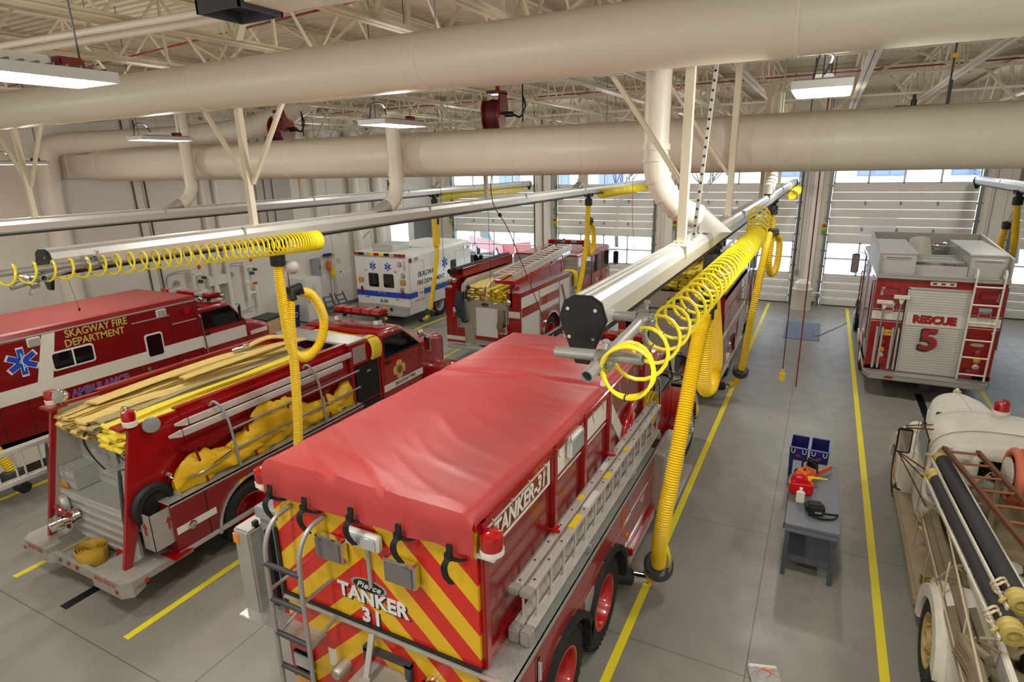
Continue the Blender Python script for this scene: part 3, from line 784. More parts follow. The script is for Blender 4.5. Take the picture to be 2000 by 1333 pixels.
# ------------------------------------------------------------------ exhaust hoses
HOSEM = mat('ribbed_yellow_hose', (232, 196, 28), .45)
def ribbed(b, pts, r, step, seg):
    P = resample(catmull(pts, 14), step); b.tube(P, [r*(1.0 if i % 2 else .84) for i in range(len(P))], seg)
def exhaust_hose(rl, tr, drop, rise, down, lab, r=.075, step=.0145, seg=14, collar=None):
    t = thing('exhaust_hose', tr, lab, 'exhaust hose', 'yellow exhaust hoses on rail trolleys'); o = Vector(tr)
    def rel(q): return [Vector(p)-o for p in q]
    b = B(); b.box(-.09, .09, -.16, .16, .0, .07, .01)
    for s in (-1, 1):
        for y in (-.12, .12): b.lathe([(.05, -.015), (.05, .015)], (s*.09, y, .06), (1, 0, 0), 14)
    O('trolley', b, BLACKP, t)
    b = B(); b.cyl((0, 0, .0), (0, 0, -.08), .07, 16); b.lathe([(r+.02, -.06), (r+.03, -.08), (r+.03, -.26), (r+.01, -.27)], seg=20); O('swivel_cuff', b, BLACK, t)
    b = B(); b.lathe([(.03, -.01), (.06, -.02), (.06, -.06), (.03, -.07)], (.02, .12, .03), seg=14); O('chrome_fitting', b, CHROME, t)
    d0 = Vector((0, 0, -.27))
    b = B(); ribbed(b, [d0]+rel(drop)+rel(rise), r, step, seg); O('hose_loop', b, HOSEM, t)
    b = B(); b.tube([rel(rise)[-1]+Vector((0, 0, -.04)), rel(rise)[-1]+Vector((0, .0, .04)), rel(down)[0]+Vector((0, 0, .03)), rel(down)[0]+Vector((0, 0, -.1))], r+.012, 16); O('saddle_elbow', b, BLACK, t)
    b = B(); ribbed(b, rel(down), r, step, seg); O('lower_hose', b, HOSEM, t)
    b = B(); s0 = rel(down)[0]; b.tube([Vector((.02, .05, 0)), s0*.5+Vector((.02, .05, 0)), s0+Vector((0, 0, .05))], .006, 6); O('balancer_cord', b, DARKG, t)
    if collar is not None:
        f, e = collar; P = catmull(rel(down), 14); i = int(f*(len(P)-1)); c = P[i]; d = (P[min(i+1, len(P)-1)]-P[i-1]).normalized()
        b = B(); b.lathe([(r+.0, -.09), (r+.07, -.09), (r+.09, -.07), (r+.09, .06), (r+.07, .09), (r, .09)], c, d, 24, cap=False); O('clamp_collar', b, DARKG, t)
        tip = P[-1]; n = (Vector(e)-o-tip)
        b = B(); b.cyl(tip-n*.15, tip+n*.45, r*.55, 16, r*.85); O('nozzle_cone', b, CHROME, t)
        b = B(); b.lathe([(r*.95, .45*n.length), (r*1.2, .5*n.length), (r*1.2, 1.1*n.length), (r*.9, 1.12*n.length)], tip, n, 20); O('rubber_nozzle', b, BLACK, t)
    return t
t = exhaust_hose(r3, (-1.13, 7.5, 4.5), [(-1.13, 7.6, 3.9), (-1.1, 7.95, 3.2), (-1.1, 8.08, 2.8)], [(-1.1, 7.85, 2.62), (-1.12, 7.45, 2.72), (-1.12, 7.3, 3.1), (-1.12, 7.28, 3.85)],
    [(-1.14, 7.2, 3.8), (-1.16, 6.85, 3.35), (-1.2, 6.3, 2.3), (-1.28, 6.1, 1.4), (-1.36, 6.42, .8), (-1.4, 6.6, .5), (-1.46, 6.6, .4), (-1.55, 6.52, .38)],
    'fat yellow exhaust hose hanging from the long rail to the tanker tailpipe', .092, .0145, 18, collar=(.66, (-1.85, 6.38, .42)))
b = B(); b.strip(catmull([(-1.28, 6.2, 1.3), (-1.2, 6.3, .9), (-1.32, 6.6, .5), (-1.44, 6.62, .32)], 6), (.03, .03, 0), .004); st = O('pull_strap', b, COIL, t); st.location = -Vector(t.location)
t2 = exhaust_hose(r2, (-6.6, 5.8, 4.52), [(-6.6, 5.79, 4.0), (-6.6, 5.8, 3.4), (-6.6, 5.86, 3.0)], [(-6.6, 6.1, 2.84), (-6.6, 6.4, 3.0), (-6.6, 6.52, 3.35), (-6.6, 6.35, 3.72), (-6.6, 6.1, 3.84)],
    [(-6.6, 5.95, 3.84), (-6.6, 5.88, 3.4), (-6.6, 5.84, 2.6), (-6.62, 5.75, 1.6), (-6.7, 5.6, .7), (-6.75, 5.5, .4), (-6.85, 5.45, .35)],
    'yellow exhaust hose with a wide side loop beside the small red pumper', .07, .013, 14, collar=(.8, (-7.1, 5.42, .36)))
b = B(); b.sph((.12, .12, -.3), .1, u=20, v=14); O('balancer_ball', b, mat('grey_plastic_ball', (176, 166, 170), .5), t2)
exhaust_hose(r2, (-6.6, 18.1, 4.52), [(-6.6, 18.0, 3.6), (-6.6, 18.1, 2.95)], [(-6.6, 18.3, 2.7), (-6.6, 18.6, 2.9), (-6.6, 18.6, 3.4), (-6.6, 18.3, 3.75)],
    [(-6.6, 18.15, 3.75), (-6.6, 17.7, 2.4), (-6.65, 17.2, 1.3), (-6.8, 16.9, .6), (-6.9, 16.8, .4)], 'yellow exhaust hose hanging beside the engine with the grey ladder', .085, .03, 12)
exhaust_hose(r1, (-12.0, 17.55, 4.52), [(-12, 17.5, 3.7), (-12, 17.45, 3.1)], [(-12, 17.5, 2.86), (-12, 17.62, 3.0), (-12, 17.62, 3.6), (-12, 17.6, 3.75)],
    [(-12, 17.6, 3.7), (-12, 17.5, 2.5), (-12, 17.1, 1.2), (-12.05, 16.95, .6), (-12.15, 16.85, .36)], 'yellow exhaust hose hanging beside the white ambulance', .085, .03, 12, collar=(.75, (-12.4, 16.9, .3)))
exhaust_hose(r3, (-1.13, 16.0, 4.5), [(-1.1, 16.0, 3.7), (-1.1, 15.9, 3.1)], [(-1.05, 16.2, 2.75), (-.95, 16.6, 2.9), (-.95, 16.7, 3.5), (-1.05, 16.3, 3.75)],
    [(-1.12, 15.6, 3.8), (-1.12, 14.7, 3.4), (-1.2, 13.9, 2.2), (-1.3, 14.1, 1.1), (-1.42, 14.3, .5), (-1.6, 14.2, .35)], 'yellow exhaust hose hanging beside the far engine with stainless rear', .085, .024, 14, collar=(.7, (-1.78, 14.1, .36)))
exhaust_hose(r1, (-12.0, 3.7, 4.52), [(-12.0, 3.7, 3.6), (-12.1, 3.6, 3.1)], [(-12.1, 3.5, 2.9), (-12.1, 3.3, 3.1), (-12.1, 3.4, 3.6)],
    [(-12.1, 3.6, 3.5), (-12.15, 3.9, 2), (-12.2, 4.25, .9), (-12.2, 4.35, .5), (-12.15, 4.3, .36)], 'yellow exhaust hose dropping at the ambulance tail by the picture edge', .085, .024, 14, collar=(.8, (-11.85, 4.33, .32)))
exhaust_hose(r4, (4.35, 19.8, 4.52), [(4.35, 19.6, 3.9), (4.35, 19.3, 3.2)], [(4.33, 19.4, 2.75), (4.3, 20.0, 2.8), (4.3, 20.4, 3.3), (4.32, 20.3, 3.7)],
    [(4.32, 20.25, 3.7), (4.3, 20.4, 3.0), (4.3, 20.5, 1.5), (4.3, 20.4, .6)], 'yellow exhaust hose with a loop past the rescue truck', .085, .03, 12)

# ------------------------------------------------------------------ reels, heater, hanging cords
def reel(x, y, z, lab):
    t = thing('hose_reel', (x, y, z), lab, 'hose reel', 'red ceiling hose reels')
    b = B(); b.lathe([(.1, -.16), (.3, -.16), (.3, -.13), (.1, -.13), (.1, .13), (.3, .13), (.3, .16), (.1, .16)], ax=(1, .25, 0), seg=28); O('spool', b, REDD, t)
    b = B(); b.lathe([(.24, -.125), (.27, 0), (.24, .125)], ax=(1, .25, 0), seg=24, cap=False); O('wound_hose', b, mat('dark_red_hose', (90, 22, 24), .5), t)
    b = B(); b.prism([(-.2, -.02), (.2, -.02), (.12, .36), (-.12, .36)], 'x', .18, .22); b.box(-.05, .22, -.15, .15, .34, .4); b.bar((.1, 0, .4), (.1, 0, 7.8-z), .06, .06); O('bracket', b, REDD, t, smooth=0)
    b = B(); b.cyl((.2, .06, 0), (.36, .1, 0), .05, 12); b.tube(catmull([(.34, .1, 0), (.5, .1, -.05), (.6, .1, .12), (.55, .1, .3)], 5), .018, 8); b.cyl((.55, .1, -.15), (.55, .1, 7.8-z), .014, 8); O('fitting', b, BLACKP, t)
reel(-11.0, 10.25, 6.38, 'red hose reel above the far duct over the pumper aisle'); reel(-5.6, 10.25, 6.4, 'red hose reel above the far duct near the middle');
t = thing('air_filter', (.85, 9.6, 6.1), 'black air filter and valve pipe hanging beside the square-ended lamp', 'air filter')
b = B(); b.cyl((0, 0, -.15), (0, 0, .1), .035, 12); b.cyl((0, 0, .1), (0, 0, .16), .02, 10); O('filter_bowl', b, BLACKP, t)
b = B(); b.tube([(-.2, 0, .02), (.35, 0, .02), (.36, 0, 1.7)], .012, 8); b.cyl((.36, 0, -.2), (.36, 0, .3), .022, 8); O('pipe', b, DARKG, t)
b = B(); b.box(-.03, .03, -.0, .02, 0, .05); v = O('valve_handle', b, YELL, t); v.location = (.36, -.03, .55)
t = thing('unit_heater', (-3.8, 3.3, 6.55), 'dark open framed heater hung over the near duct', 'heater')
b = B()
for s in (-1, 1): b.box(s*.33-.015, s*.33+.015, -.3, .3, 0, .42)
b.box(-.345, .345, .28, .3, 0, .42); b.box(-.345, .345, -.3, -.28, 0, .2)
t.scale = (.62, .62, .62); O('frame', b, DARKG, t, smooth=0)
b = B()
for k in range(7): b.box(-.3, .3, -.25+k*.08, -.22+k*.08, .12, .16)
O('louvre_blade', b, mat('heater_blade', (90, 94, 96), .4, .5), t, smooth=0)
b = B(); b.box(.35, .95, -.25, .32, .05, .5, .01); O('casing', b, CREAM, t)
b = B(); b.cyl((.95, .03, .28), (2.0, .4, .3), .17, 20); O('flue', b, CREAM, t)
b = B(); b.box(.8, .9, -.3, -.25, .0, .15)
for s in (-.3, .3): b.cyl((s, 0, .42), (s, 0, 2.0), .006, 6)
O('hanger', b, CREAM, t, smooth=0)
def cord(nm, pts, r, m, lab, cat='cord'):
    b = B(); b.tube(catmull(pts, 6), r, 6); return O(nm, b, m, label=lab, cat=cat)
RH = mat('red_air_hose', (128, 30, 30), .5)
t = cord('drop_cord', [(-.37, 11, 7.8), (-.37, 11, 5), (-.36, 11, 1.95)], .008, BLACKP, 'black drop cord with a yellow plug hanging over the aisle')
b = B(); b.box(-.405, -.315, 10.96, 11.04, 1.74, 1.9, .015); b.cyl((-.36, 11, 1.9), (-.36, 11, 1.96), .025, 10); O('plug', b, YELL, t)
cord('air_hose', [(-.15, 11, 7.8), (-.14, 11, 5), (-.12, 11, 1.66)], .011, RH, 'dark red air hose hanging straight beside the black drop cord', 'hose')
t = cord('air_hose', [(-5.6, 10.4, 6.3), (-6.28, 11.3, 4.9), (-6.2, 12.0, 4.0), (-5.75, 13.0, 1.6)], .01, RH, 'dark red air hose slanting down behind the rail plate', 'hose')
b = B(); b.sph((-6.25, 11.6, 4.48), .045, u=12, v=8); O('stop_ball', b, BLACKP, t)
cord('drop_cord', [(-7.95, 14, 7.8), (-7.9, 14, 5), (-7.88, 14, 1.9)], .006, BLACKP, 'thin black cord hanging over the engine hose bed')
cord('drop_cord', [(-9.3, 14, 7.8), (-9.35, 14, 4.5), (-9.39, 14, 2.7)], .006, BLACKP, 'thin black cord hanging before the first overhead door')
cord('drop_cord', [(-4.6, 16, 7.8), (-4.6, 16, 4.5), (-4.5, 16, 3.2)], .007, RH, 'thin red cord hanging before the second overhead door')
# ------------------------------------------------------------------ truck helpers
def rrect(y, hw, z0, z1, r, n=5, cx=0.0):
    out = []
    for sx, sz, a0 in ((1, 1, 0), (-1, 1, PI/2), (-1, -1, PI), (1, -1, 3*PI/2)):
        for k in range(n+1):
            a = a0+PI/2*k/n; out.append(Vector((cx+sx*(hw-r)+r*math.cos(a), y, ((z1-r) if sz > 0 else (z0+r))+r*math.sin(a))))
    return out
def fender(t, yc, R, x0, x1, m, zc=None, bev=.05, nm='fender', sp=(-8, 188), th=.16):
    zc = R if zc is None else zc; b = B(); ro, ri = R+th+.06, R+.06
    A = [math.radians(sp[0]+(sp[1]-sp[0])*k/16) for k in range(17)]
    pts = [(yc+ro*math.cos(a)*1.08, zc+ro*math.sin(a)) for a in A]+[(yc+ri*math.cos(a), zc+ri*math.sin(a)) for a in A[::-1]]
    b.prism(pts, 'x', x0, x1, bev, 3); return O(nm, b, m, t)
def lens_box(t, nm, x0, x1, y0, y1, z0, z1, m, bez=None, face='y', label=None):
    """a lamp with a chrome bezel; face: axis it looks along (negative side for y, positive for x)"""
    b = B(); b.box(x0, x1, y0, y1, z0, z1, .012); o = O(nm, b, bez or CHROME, t, label=label); b = B(); e = .018
    if face == 'y': b.box(x0+e, x1-e, y0-.012, y0+.01, z0+e, z1-e, .008)
    else: b.box(x1-.01, x1+.012, y0+e, y1-e, z0+e, z1-e, .008)
    O('lens', b, m, o); return o
def light_bar(t, cx, y, z, hw, d=.16, h=.1, cols=('r', 'r', 'w', 'r', 'r')):
    b = B(); b.box(cx-hw, cx+hw, y-d/2, y+d/2, z, z+h*.3, .01); o = O('light_bar', b, BLACKP, t)
    n = len(cols); b = B()
    for k, c in enumerate(cols):
        b.mi({'r': 0, 'w': 1, 'a': 2}[c]); x0 = cx-hw+k*2*hw/n; b.box(x0+.004, x0+2*hw/n-.004, y-d/2*.92, y+d/2*.92, z+h*.3, z+h, .018)
    O('lens', b, [REDL, CLEARL, AMBER], o)
    b = B()
    for s in (-.7, .7): b.box(cx+s*hw-.03, cx+s*hw+.03, y-.03, y+.03, z-.09, z)
    O('bracket', b, BLACKP, o)
    return o
def conv_cab(t, y0, y1, hw, z0, zb, zr, paint, hl, hz, glass=GLASSD, roofslope=.5, hood_hw=.62, R=.42, fy=None, fx=None, fz1=None, bumper=True):
    """cab with a hood: rear y0, cowl y1, belt zb, roof zr, hood length hl"""
    b = B(); b.loft([rrect(y0, hw, z0, zr, .09), rrect(y0+.05, hw, z0, zr+.02, .1), rrect(y1-roofslope-.1, hw, z0, zr+.015, .12), rrect(y1-roofslope, hw*.99, z0, zr-.03, .1), rrect(y1, hw*.97, z0, zb+.02, .06)])
    c = O('cab', b, paint, t, smooth=50)
    for s in (-1, 1):
        b = B(); x = s*hw; b.prism([(y0+.12, zb+.02), (y1-.1, zb+.02), (y1-roofslope-.02, zr-.13), (y0+.14, zr-.13)], 'x', min(x-s*.03, x+s*.006), max(x-s*.03, x+s*.006)); w_ = O('side_window', b, glass, c, smooth=0)
        b = B(); q = [(y0+.12, zb+.02), (y1-.1, zb+.02), (y1-roofslope-.02, zr-.13), (y0+.14, zr-.13)]
        for i in range(4): b.bar((x+s*.005, *q[i]), (x+s*.005, *q[(i+1) % 4]), .02, .02)
        O('window_gasket', b, BLACK, c, smooth=0)
        b = B(); b.box(x-.004, x+.004, y0+.06, y0+.072, z0+.05, zb); b.box(x-.004, x+.004, y1-.06, y1-.048, z0+.05, zb); b.box(x-.004, x+.004, y0+.06, y1-.05, z0+.05, z0+.062); O('door_seam', b, BLACK, c, smooth=0)
        b = B(); b.box(min(x, x+s*.03), max(x, x+s*.03), y0+.12, y0+.28, zb-.12, zb-.07, .01); O('door_handle', b, BLACKP, c)
    b = B(); d = Vector((0, -roofslope, zr-.03-zb)); nrm = Vector((0, d.z, roofslope)).normalized()*.008
    p = Vector((0, y1, zb+.02)); q = p+d
    for sx in (-1, 1):
        pass
    b.loft([[p+d*.1+Vector((-hw*.86, 0, 0))+nrm, p+d*.1+Vector((hw*.86, 0, 0))+nrm, p+d*.1+Vector((hw*.86, 0, 0))-nrm, p+d*.1+Vector((-hw*.86, 0, 0))-nrm], [p+d*.92+Vector((-hw*.84, 0, 0))+nrm, p+d*.92+Vector((hw*.84, 0, 0))+nrm, p+d*.92+Vector((hw*.84, 0, 0))-nrm, p+d*.92+Vector((-hw*.84, 0, 0))-nrm]])
    O('windshield', b, glass, c, smooth=0)
    hh = hw*hood_hw
    b = B(); b.loft([rrect(y1-.02, hh*1.1, z0+.1, zb, .14), rrect(y1+hl*.5, hh, z0+.1, zb-(zb-hz)*.45, .15), rrect(y1+hl*.92, hh*.93, z0+.1, hz, .14), rrect(y1+hl, hh*.88, z0+.15, hz-.07, .1)]); h = O('hood', b, paint, t, smooth=50)
    b = B(); b.box(-hh*.7, hh*.7, y1+hl-.01, y1+hl+.02, z0+.3, hz-.16, .01)
    O('grille', b, CHROME, h)
    fy = fy or y1+hl*.55; fx = fx or hw+.06
    for s in (-1, 1):
        fender(t, fy, R, min(s*hh*.85, s*fx), max(s*hh*.85, s*fx), paint)
        b = B(); b.sph((s*(hh+.14), fy+R+.2, R+.22), .1, (1, .5, 1)); O('headlight', b, CLEARL, t)
        wheel(t, s*(fx-.14), fy, R, .26, s, ALU, 'flush')
    if bumper:
        b = B(); b.box(-fx, fx, fy+R+.22, fy+R+.36, R*.75, R*.75+.26, .03); O('front_bumper', b, CHROME, t)
    return c
def mirror(t, x, y, z, h=.34, w_=.2, m=BLACKP, arm=.22, s=1):
    b = B(); b.box(min(x, x+s*w_), max(x, x+s*w_), y-.04, y+.04, z-h/2, z+h/2, .025); o = O('mirror', b, m, t)
    b = B(); b.box(min(x+s*.02, x+s*(w_-.02)), max(x+s*.02, x+s*(w_-.02)), y-.046, y-.038, z-h/2+.025, z+h/2-.025); O('mirror_glass', b, CHROME, o)
    b = B(); b.tube([(x-s*arm, y+.02, z+h/2+.02), (x+s*w_*.5, y+.02, z+h/2+.03), (x+s*w_*.5, y+.02, z-h/2-.03), (x-s*arm, y+.02, z-h/2-.02)], .012, 8); O('mirror_arm', b, BLACKP, o)
    return o
def rail_tube(t, nm, pts, r, m, seg=10, n=5, sm=True): b = B(); b.tube(catmull(pts, n) if sm else pts, r, seg); return O(nm, b, m, t)
def pads(t, nm, items, m, **k):
    b = B()
    for q in items: b.box(*q)
    return O(nm, b, m, t, smooth=0, **k)

# ------------------------------------------------------------------ the tanker with the tarp (right foreground)
TX, TY = -3.15, 3.32
T3 = thing('fire_truck', (TX, TY, 0), 'red tanker truck with yellow and red chevron rear reading TANKER 31', 'fire truck')
b = B(); b.box(-1.08, 1.08, .03, 4.7, 1.57, 2.91); O("tank", b, REDD, T3, smooth=0)
b = B()
for y in (.06, 1.43, 2.25, 3.1, 4.66): b.box(1.08, 1.13, y-.04, y+.04, 1.58, 2.93, .008)
b.box(1.08, 1.12, .04, 4.68, 2.86, 2.93); b.box(1.08, 1.105, .04, 4.68, 1.58, 1.7)
O('tank_post', b, RED, T3, smooth=0)
b = B(); b.box(-1.09, 1.085, -.012, .03, 1.6, 2.97); O('rear_panel', b, CHEV, T3, smooth=0)
b = B(); b.box(-1.09, 1.365, -.012, .03, .5, 1.56); O('lower_rear_panel', b, CHEV, T3, smooth=0)
b = B(); b.box(-1.1, 1.1, -.035, -.01, 1.555, 1.6); b.box(-1.1, 1.38, -.05, -.01, 1.545, 1.558); st = O('seam_rail', b, ALUD, T3, smooth=0)
b = B(); b.box(-1.1, 1.1, -.04, -.012, 1.588, 1.612); O('seam_gasket', b, BLACK, T3, smooth=0)
lo = [(.02, .5)]+arch(1.13, .55, .63, .5)+arch(2.37, .55, .63, .5)+[(4.45, .5), (4.45, 1.56), (.02, 1.56)]
b = B(); b.prism(lo, 'x', .95, 1.365); O('side_body', b, RED, T3, smooth=0)
b = B(); b.prism(lo, 'x', -1.2, -.9); O('side_body', b, RED, T3, smooth=0)
b = B(); b.box(1.085, 1.375, -.01, 4.5, 1.56, 1.574); b.box(1.36, 1.378, -.01, 4.5, 1.52, 1.574); O('tread_ledge', b, TREAD, T3, smooth=0)
b = B(); b.box(-.9, .9, .1, 8.4, .55, .8); O('chassis', b, BLACK, T3, smooth=0)
b = B()
for yc in (1.13, 2.37):
    A = [math.radians(-4+188*k/20) for k in range(21)]
    b.prism([(yc+.68*math.cos(a), .55+.68*math.sin(a)) for a in A]+[(yc+.61*math.cos(a), .55+.61*math.sin(a)) for a in A[::-1]], 'x', 1.2, 1.42, .012)
O('fender_trim', b, BLACK, T3)
RIMR = mat('red_rim', (180, 16, 22), .3, coat=.6)
for y in (1.13, 2.37):
    wheel(T3, 1.2, y, .55, .3, 1, RIMR, 'deep'); wheel(T3, -1.05, y, .55, .3, -1, RIMR, 'deep')
pads(T3, 'trim_strip', [(1.365, 1.372, .05, 4.45, 1.2, 1.212), (1.365, 1.372, 2.95, 4.45, .84, .85), (1.365, 1.37, 3.22, 3.232, .55, 1.5)], CHROME)
pads(T3, 'access_plate', [(1.365, 1.375, 1.62, 1.9, .9, 1.12)], ALUD)
b = B(); b.box(1.365, 1.385, .42, .5, 1.17, 1.42, .01); b.cyl((1.39, .46, 1.2), (1.39, .46, 1.4), .015, 8); O('latch', b, CHROME, T3)
pads(T3, 'orange_strip', [(1.365, 1.369, 2.9, 3.02, 1.1, 1.5)], mat('orange_reflector', (200, 84, 20), .4))
b = B(); b.box(1.36, 1.4, 3.2, 4.45, .5, .6, .01); O('rub_rail', b, ALU, T3)
b = B(); b.box(1.36, 1.42, 3.25, 4.4, .6, .72, .015); O('step_guard', b, REDB, T3)
b = B(); b.lathe([(.03, 0), (.03, .02), (.0, .03)], (1.365, 3.12, 1.0), (1, 0, 0), 12); O('marker_light', b, AMBER, T3)
# white bands and lettering on the tank side
pads(T3, 'white_band', [(1.081, 1.086, .1, 1.38, 2.79, 2.82), (1.081, 1.086, .1, 1.38, 2.56, 2.585), (1.081, 1.086, 1.32, 1.38, 2.585, 2.79), (1.081, 1.086, 1.48, 2.2, 2.56, 2.82), (1.081, 1.086, 2.3, 3.05, 2.56, 2.82)], OFFW)
b = B(); b.prism([(3.15, 2.82), (3.15, 2.56), (3.75, 1.9), (3.9, 2.0)], 'x', 1.081, 1.086); O('white_band', b, OFFW, T3, smooth=0)
pads(T3, 'pin_stripe', [(1.081, 1.086, 1.48, 3.05, 2.5, 2.515), (1.365, 1.37, 3.3, 4.1, 1.22, 1.24)], OFFW)
text('lettering', 'TANKER-31', .22, OFFW, T3, (1.087, .76, 2.687), 'right', sx=.9, shear=.2, bold=.006)
# rear lettering
BRSHAD = mat('black_graphic', (24, 24, 26), .5)
for dx, dz, m, yy in ((.014, -.012, BRSHAD, -.014), (0, 0, SILV, -.018)):
    text('lettering', 'TANKER', .2, m, T3, (dx+.0, yy, 1.885+dz), 'rear', bold=.007, space=1.02); text('lettering', '31', .2, m, T3, (-.02+dx, yy, 1.69+dz), 'rear', bold=.007, space=1.25)
b = B(); b.lathe([(.001, 0), (.2, 0), (.2, .008), (.001, .008)], (0, -.014, 0), (0, -1, 0), 32); o = O('badge', b, ALUD, T3, loc=(-.02, 0, 2.02)); o.scale = (1, 1, .33)
b = B(); b.lathe([(.001, 0), (.17, 0), (.17, .004), (.001, .004)], (0, -.0225, 0), (0, -1, 0), 32); o2 = O('badge_field', b, BLACKP, T3, loc=(-.02, 0, 2.02)); o2.scale = (1, 1, .33)
text('badge_script', 'Pierce', .085, SILV, T3, (-.02, -.028, 2.02), 'rear', shear=.35, sx=1.25)
# rear equipment
for x, z in ((-.37, 2.33), (.39, 2.33)): lens_box(T3, 'scene_light', x-.16, x+.16, -.1, -.02, z-.115, z+.115, mat('ribbed_lens', (128, 124, 124), .25, .4), label='chrome framed flood light')
lens_box(T3, 'work_light', -.17, .19, -.09, -.02, 2.45, 2.6, CLEARL, WHITE)
b = B(); b.box(.0, .035, -.04, -.012, 2.03, 2.45); O('centre_post', b, ALUD, T3, smooth=0)
for s, m, lab in ((1, REDL, 'red corner beacon'), (-1, REDL, 'red corner beacon')):
    b = B(); b.lathe([(.08, 0), (.095, .01), (.095, .05)], (s*1.2, .03, 2.7), seg=24); o = O('beacon', b, OFFW, T3, label=lab)
    b = B(); b.lathe([(.088, .05), (.092, .14), (.085, .17), (.05, .185), (0, .188)], (s*1.2, .03, 2.7), seg=24); O('lens', b, m, o)
    b = B(); b.box(min(s*1.08, s*1.25), max(s*1.08, s*1.25), -.03, .1, 2.66, 2.7, .01); O('bracket', b, WHITE, o)
# rear climbing ladder on the chute side
b = B()
for x in (-.85, -.45):
    b.tube(catmull([(x, -.02, 2.6), (x, -.2, 2.58), (x, -.32, 2.45), (x, -.36, 2.2), (x, -.37, 1.4), (x, -.38, .5)], 6), .022, 10)
    b.tube([(x, -.37, 1.95), (x, -.02, 1.95)], .016, 8); b.tube([(x, -.37, 1.45), (x, -.02, 1.55)], .016, 8)
lad = O('climbing_ladder', b, PIPEG, T3)
for z in (2.22, 1.86, 1.5, 1.14, .78):
    b = B(); b.cyl((-.85, -.365, z), (-.45, -.365, z), .024, 12); O('rung', b, DARKG, lad)
# folded chute beside the ladder
b = B(); b.box(-1.4, -1.1, .05, .4, 1.25, 2.38, .01); b.box(-1.42, -1.1, .02, .42, 2.3, 2.42, .01); ch = O('dump_chute', b, GREY, T3)
pads(T3, 'chute_gasket', [(-1.12, -1.08, -.03, .4, 1.4, 2.3), (-1.46, -1.42, .0, .05, 1.3, 2.25), (-1.3, -1.24, -.005, .05, 1.35, 2.2)], BLACK)
b = B(); b.box(-1.62, -1.4, -.1, .25, 1.22, 2.2, .02); O('chute_door', b, ALUD, T3)
pads(T3, 'side_marker', [(-1.61, -1.54, -.112, -.1, 2.05, 2.15)], AMBER)
b = B(); b.box(-1.6, -.62, -.2, .1, 1.25, 1.28, .006); O('tread_step', b, TREAD, T3, smooth=0)
for z0, z1, m in ((.98, 1.16, REDL), (.76, .95, CLEARL), (.55, .73, AMBER)): lens_box(T3, 'tail_light', -1.07, -.83, -.06, -.01, z0, z1, m, BLACKP)
pads(T3, 'instruction_decal', [(-.62, -.52, -.016, -.012, .92, 1.12)], OFFW)
# rear dump valve
b = B(); b.box(-.12, .36, -.42, .0, .62, 1.2, .01); dv = O('dump_valve', b, STEEL, T3)
b = B()
for x in (-.1, .36): b.box(x-.03, x+.03, -.06, -.01, .6, 1.36)
b.box(-.13, .39, -.06, -.01, 1.33, 1.38); O('valve_frame', b, DARKG, dv, smooth=0)
b = B(); b.bar((.0, -.06, 1.56), (.05, -.26, 1.2), .05, .03); b.cyl((.05, -.26, 1.2), (.05, -.26, 1.26), .05, 10); O('valve_handle', b, ALUD, dv)
b = B(); b.lathe([(.0, 0), (.1, 0), (.1, .1), (.085, .12), (.085, .26), (.1, .27), (.1, .31), (0, .31)], (.6, -.01, 1.22), (0, -1, 0), 24); O('inlet_cap', b, CHROME, T3)
b = B(); b.lathe([(.0, 0), (.07, 0), (.07, .12), (.05, .16), (0, .16)], (-.4, -.01, 1.02), (0, -1, 0), 20); O('inlet_cap', b, STEEL, T3)
b = B(); b.box(-.1, .06, -.425, -.42, .98, 1.06); O('warning_decal', b, OFFW, dv, smooth=0)
# box light on the tank side, valves
lens_box(T3, 'side_flood_light', 1.1, 1.16, 1.75, 2.1, 2.66, 2.88, CLEARL, WHITE, face='x')
for y in (1.3, 3.05):
    b = B(); b.box(1.08, 1.22, y-.015, y+.015, 2.1, 2.125, .004); b.box(1.16, 1.2, y-.06, y+.06, 2.125, 2.145, .006); O('ladder_clamp', b, REDB, T3)
# pump house with hose reel, red pipes
b = B(); b.box(-1.05, 1.0, 4.7, 5.5, .6, 2.75); O('pump_house', b, RED, T3, smooth=0)
b = B(); b.tube(catmull([(1.12, 3.7, 1.6), (1.12, 3.72, 2.1), (1.12, 3.9, 2.3), (1.1, 4.15, 2.35)], 5), .035, 10); b.tube(catmull([(1.12, 3.9, 1.6), (1.12, 3.92, 2.0), (1.12, 4.05, 2.15), (1.1, 4.2, 2.18)], 5), .03, 10); O('plumbing', b, REDB, T3)
b = B()
for k in range(5): b.tube([Vector((1.06+k*.028, 5.05+(.24-.025*(k % 2))*math.cos(a), 1.95+(.24-.025*(k % 2))*math.sin(a))) for a in [2*PI*i/24 for i in range(24)]], .02, 8, closed=True)
hr = O('booster_hose', b, YHOSE, T3)
b = B(); b.lathe([(.05, -.04), (.12, -.04), (.12, .1), (.05, .1)], (1.06, 5.05, 1.95), (1, 0, 0), 20); O('reel_hub', b, BLACKP, T3)
b = B(); b.box(1.3, 1.5, 4.45, 4.62, .6, 1.5, .02); O('corner_pillar', b, STEEL, T3)
b = B(); b.box(1.2, 1.58, 4.7, 5.95, 1.05, 1.25, .03); b.box(1.2, 1.52, 4.75, 5.9, .62, 1.05, .02); sb = O('step_box', b, ALU, T3)
b = B()
for k in range(7): b.box(1.24+k*.045, 1.26+k*.045, 4.74, 5.9, 1.25, 1.256)
O('grip_strip', b, ALUD, sb, smooth=0)
b = B(); b.box(1.3, 1.62, 4.7, 6.2, .5, .54, .008); O('running_board', b, TREAD, T3, smooth=0)
rail_tube(T3, 'grab_rail', [(1.0, 5.6, 2.2), (1.12, 5.62, 2.18), (1.12, 5.66, 1.5), (1.0, 5.68, 1.45)], .018, CHROME)
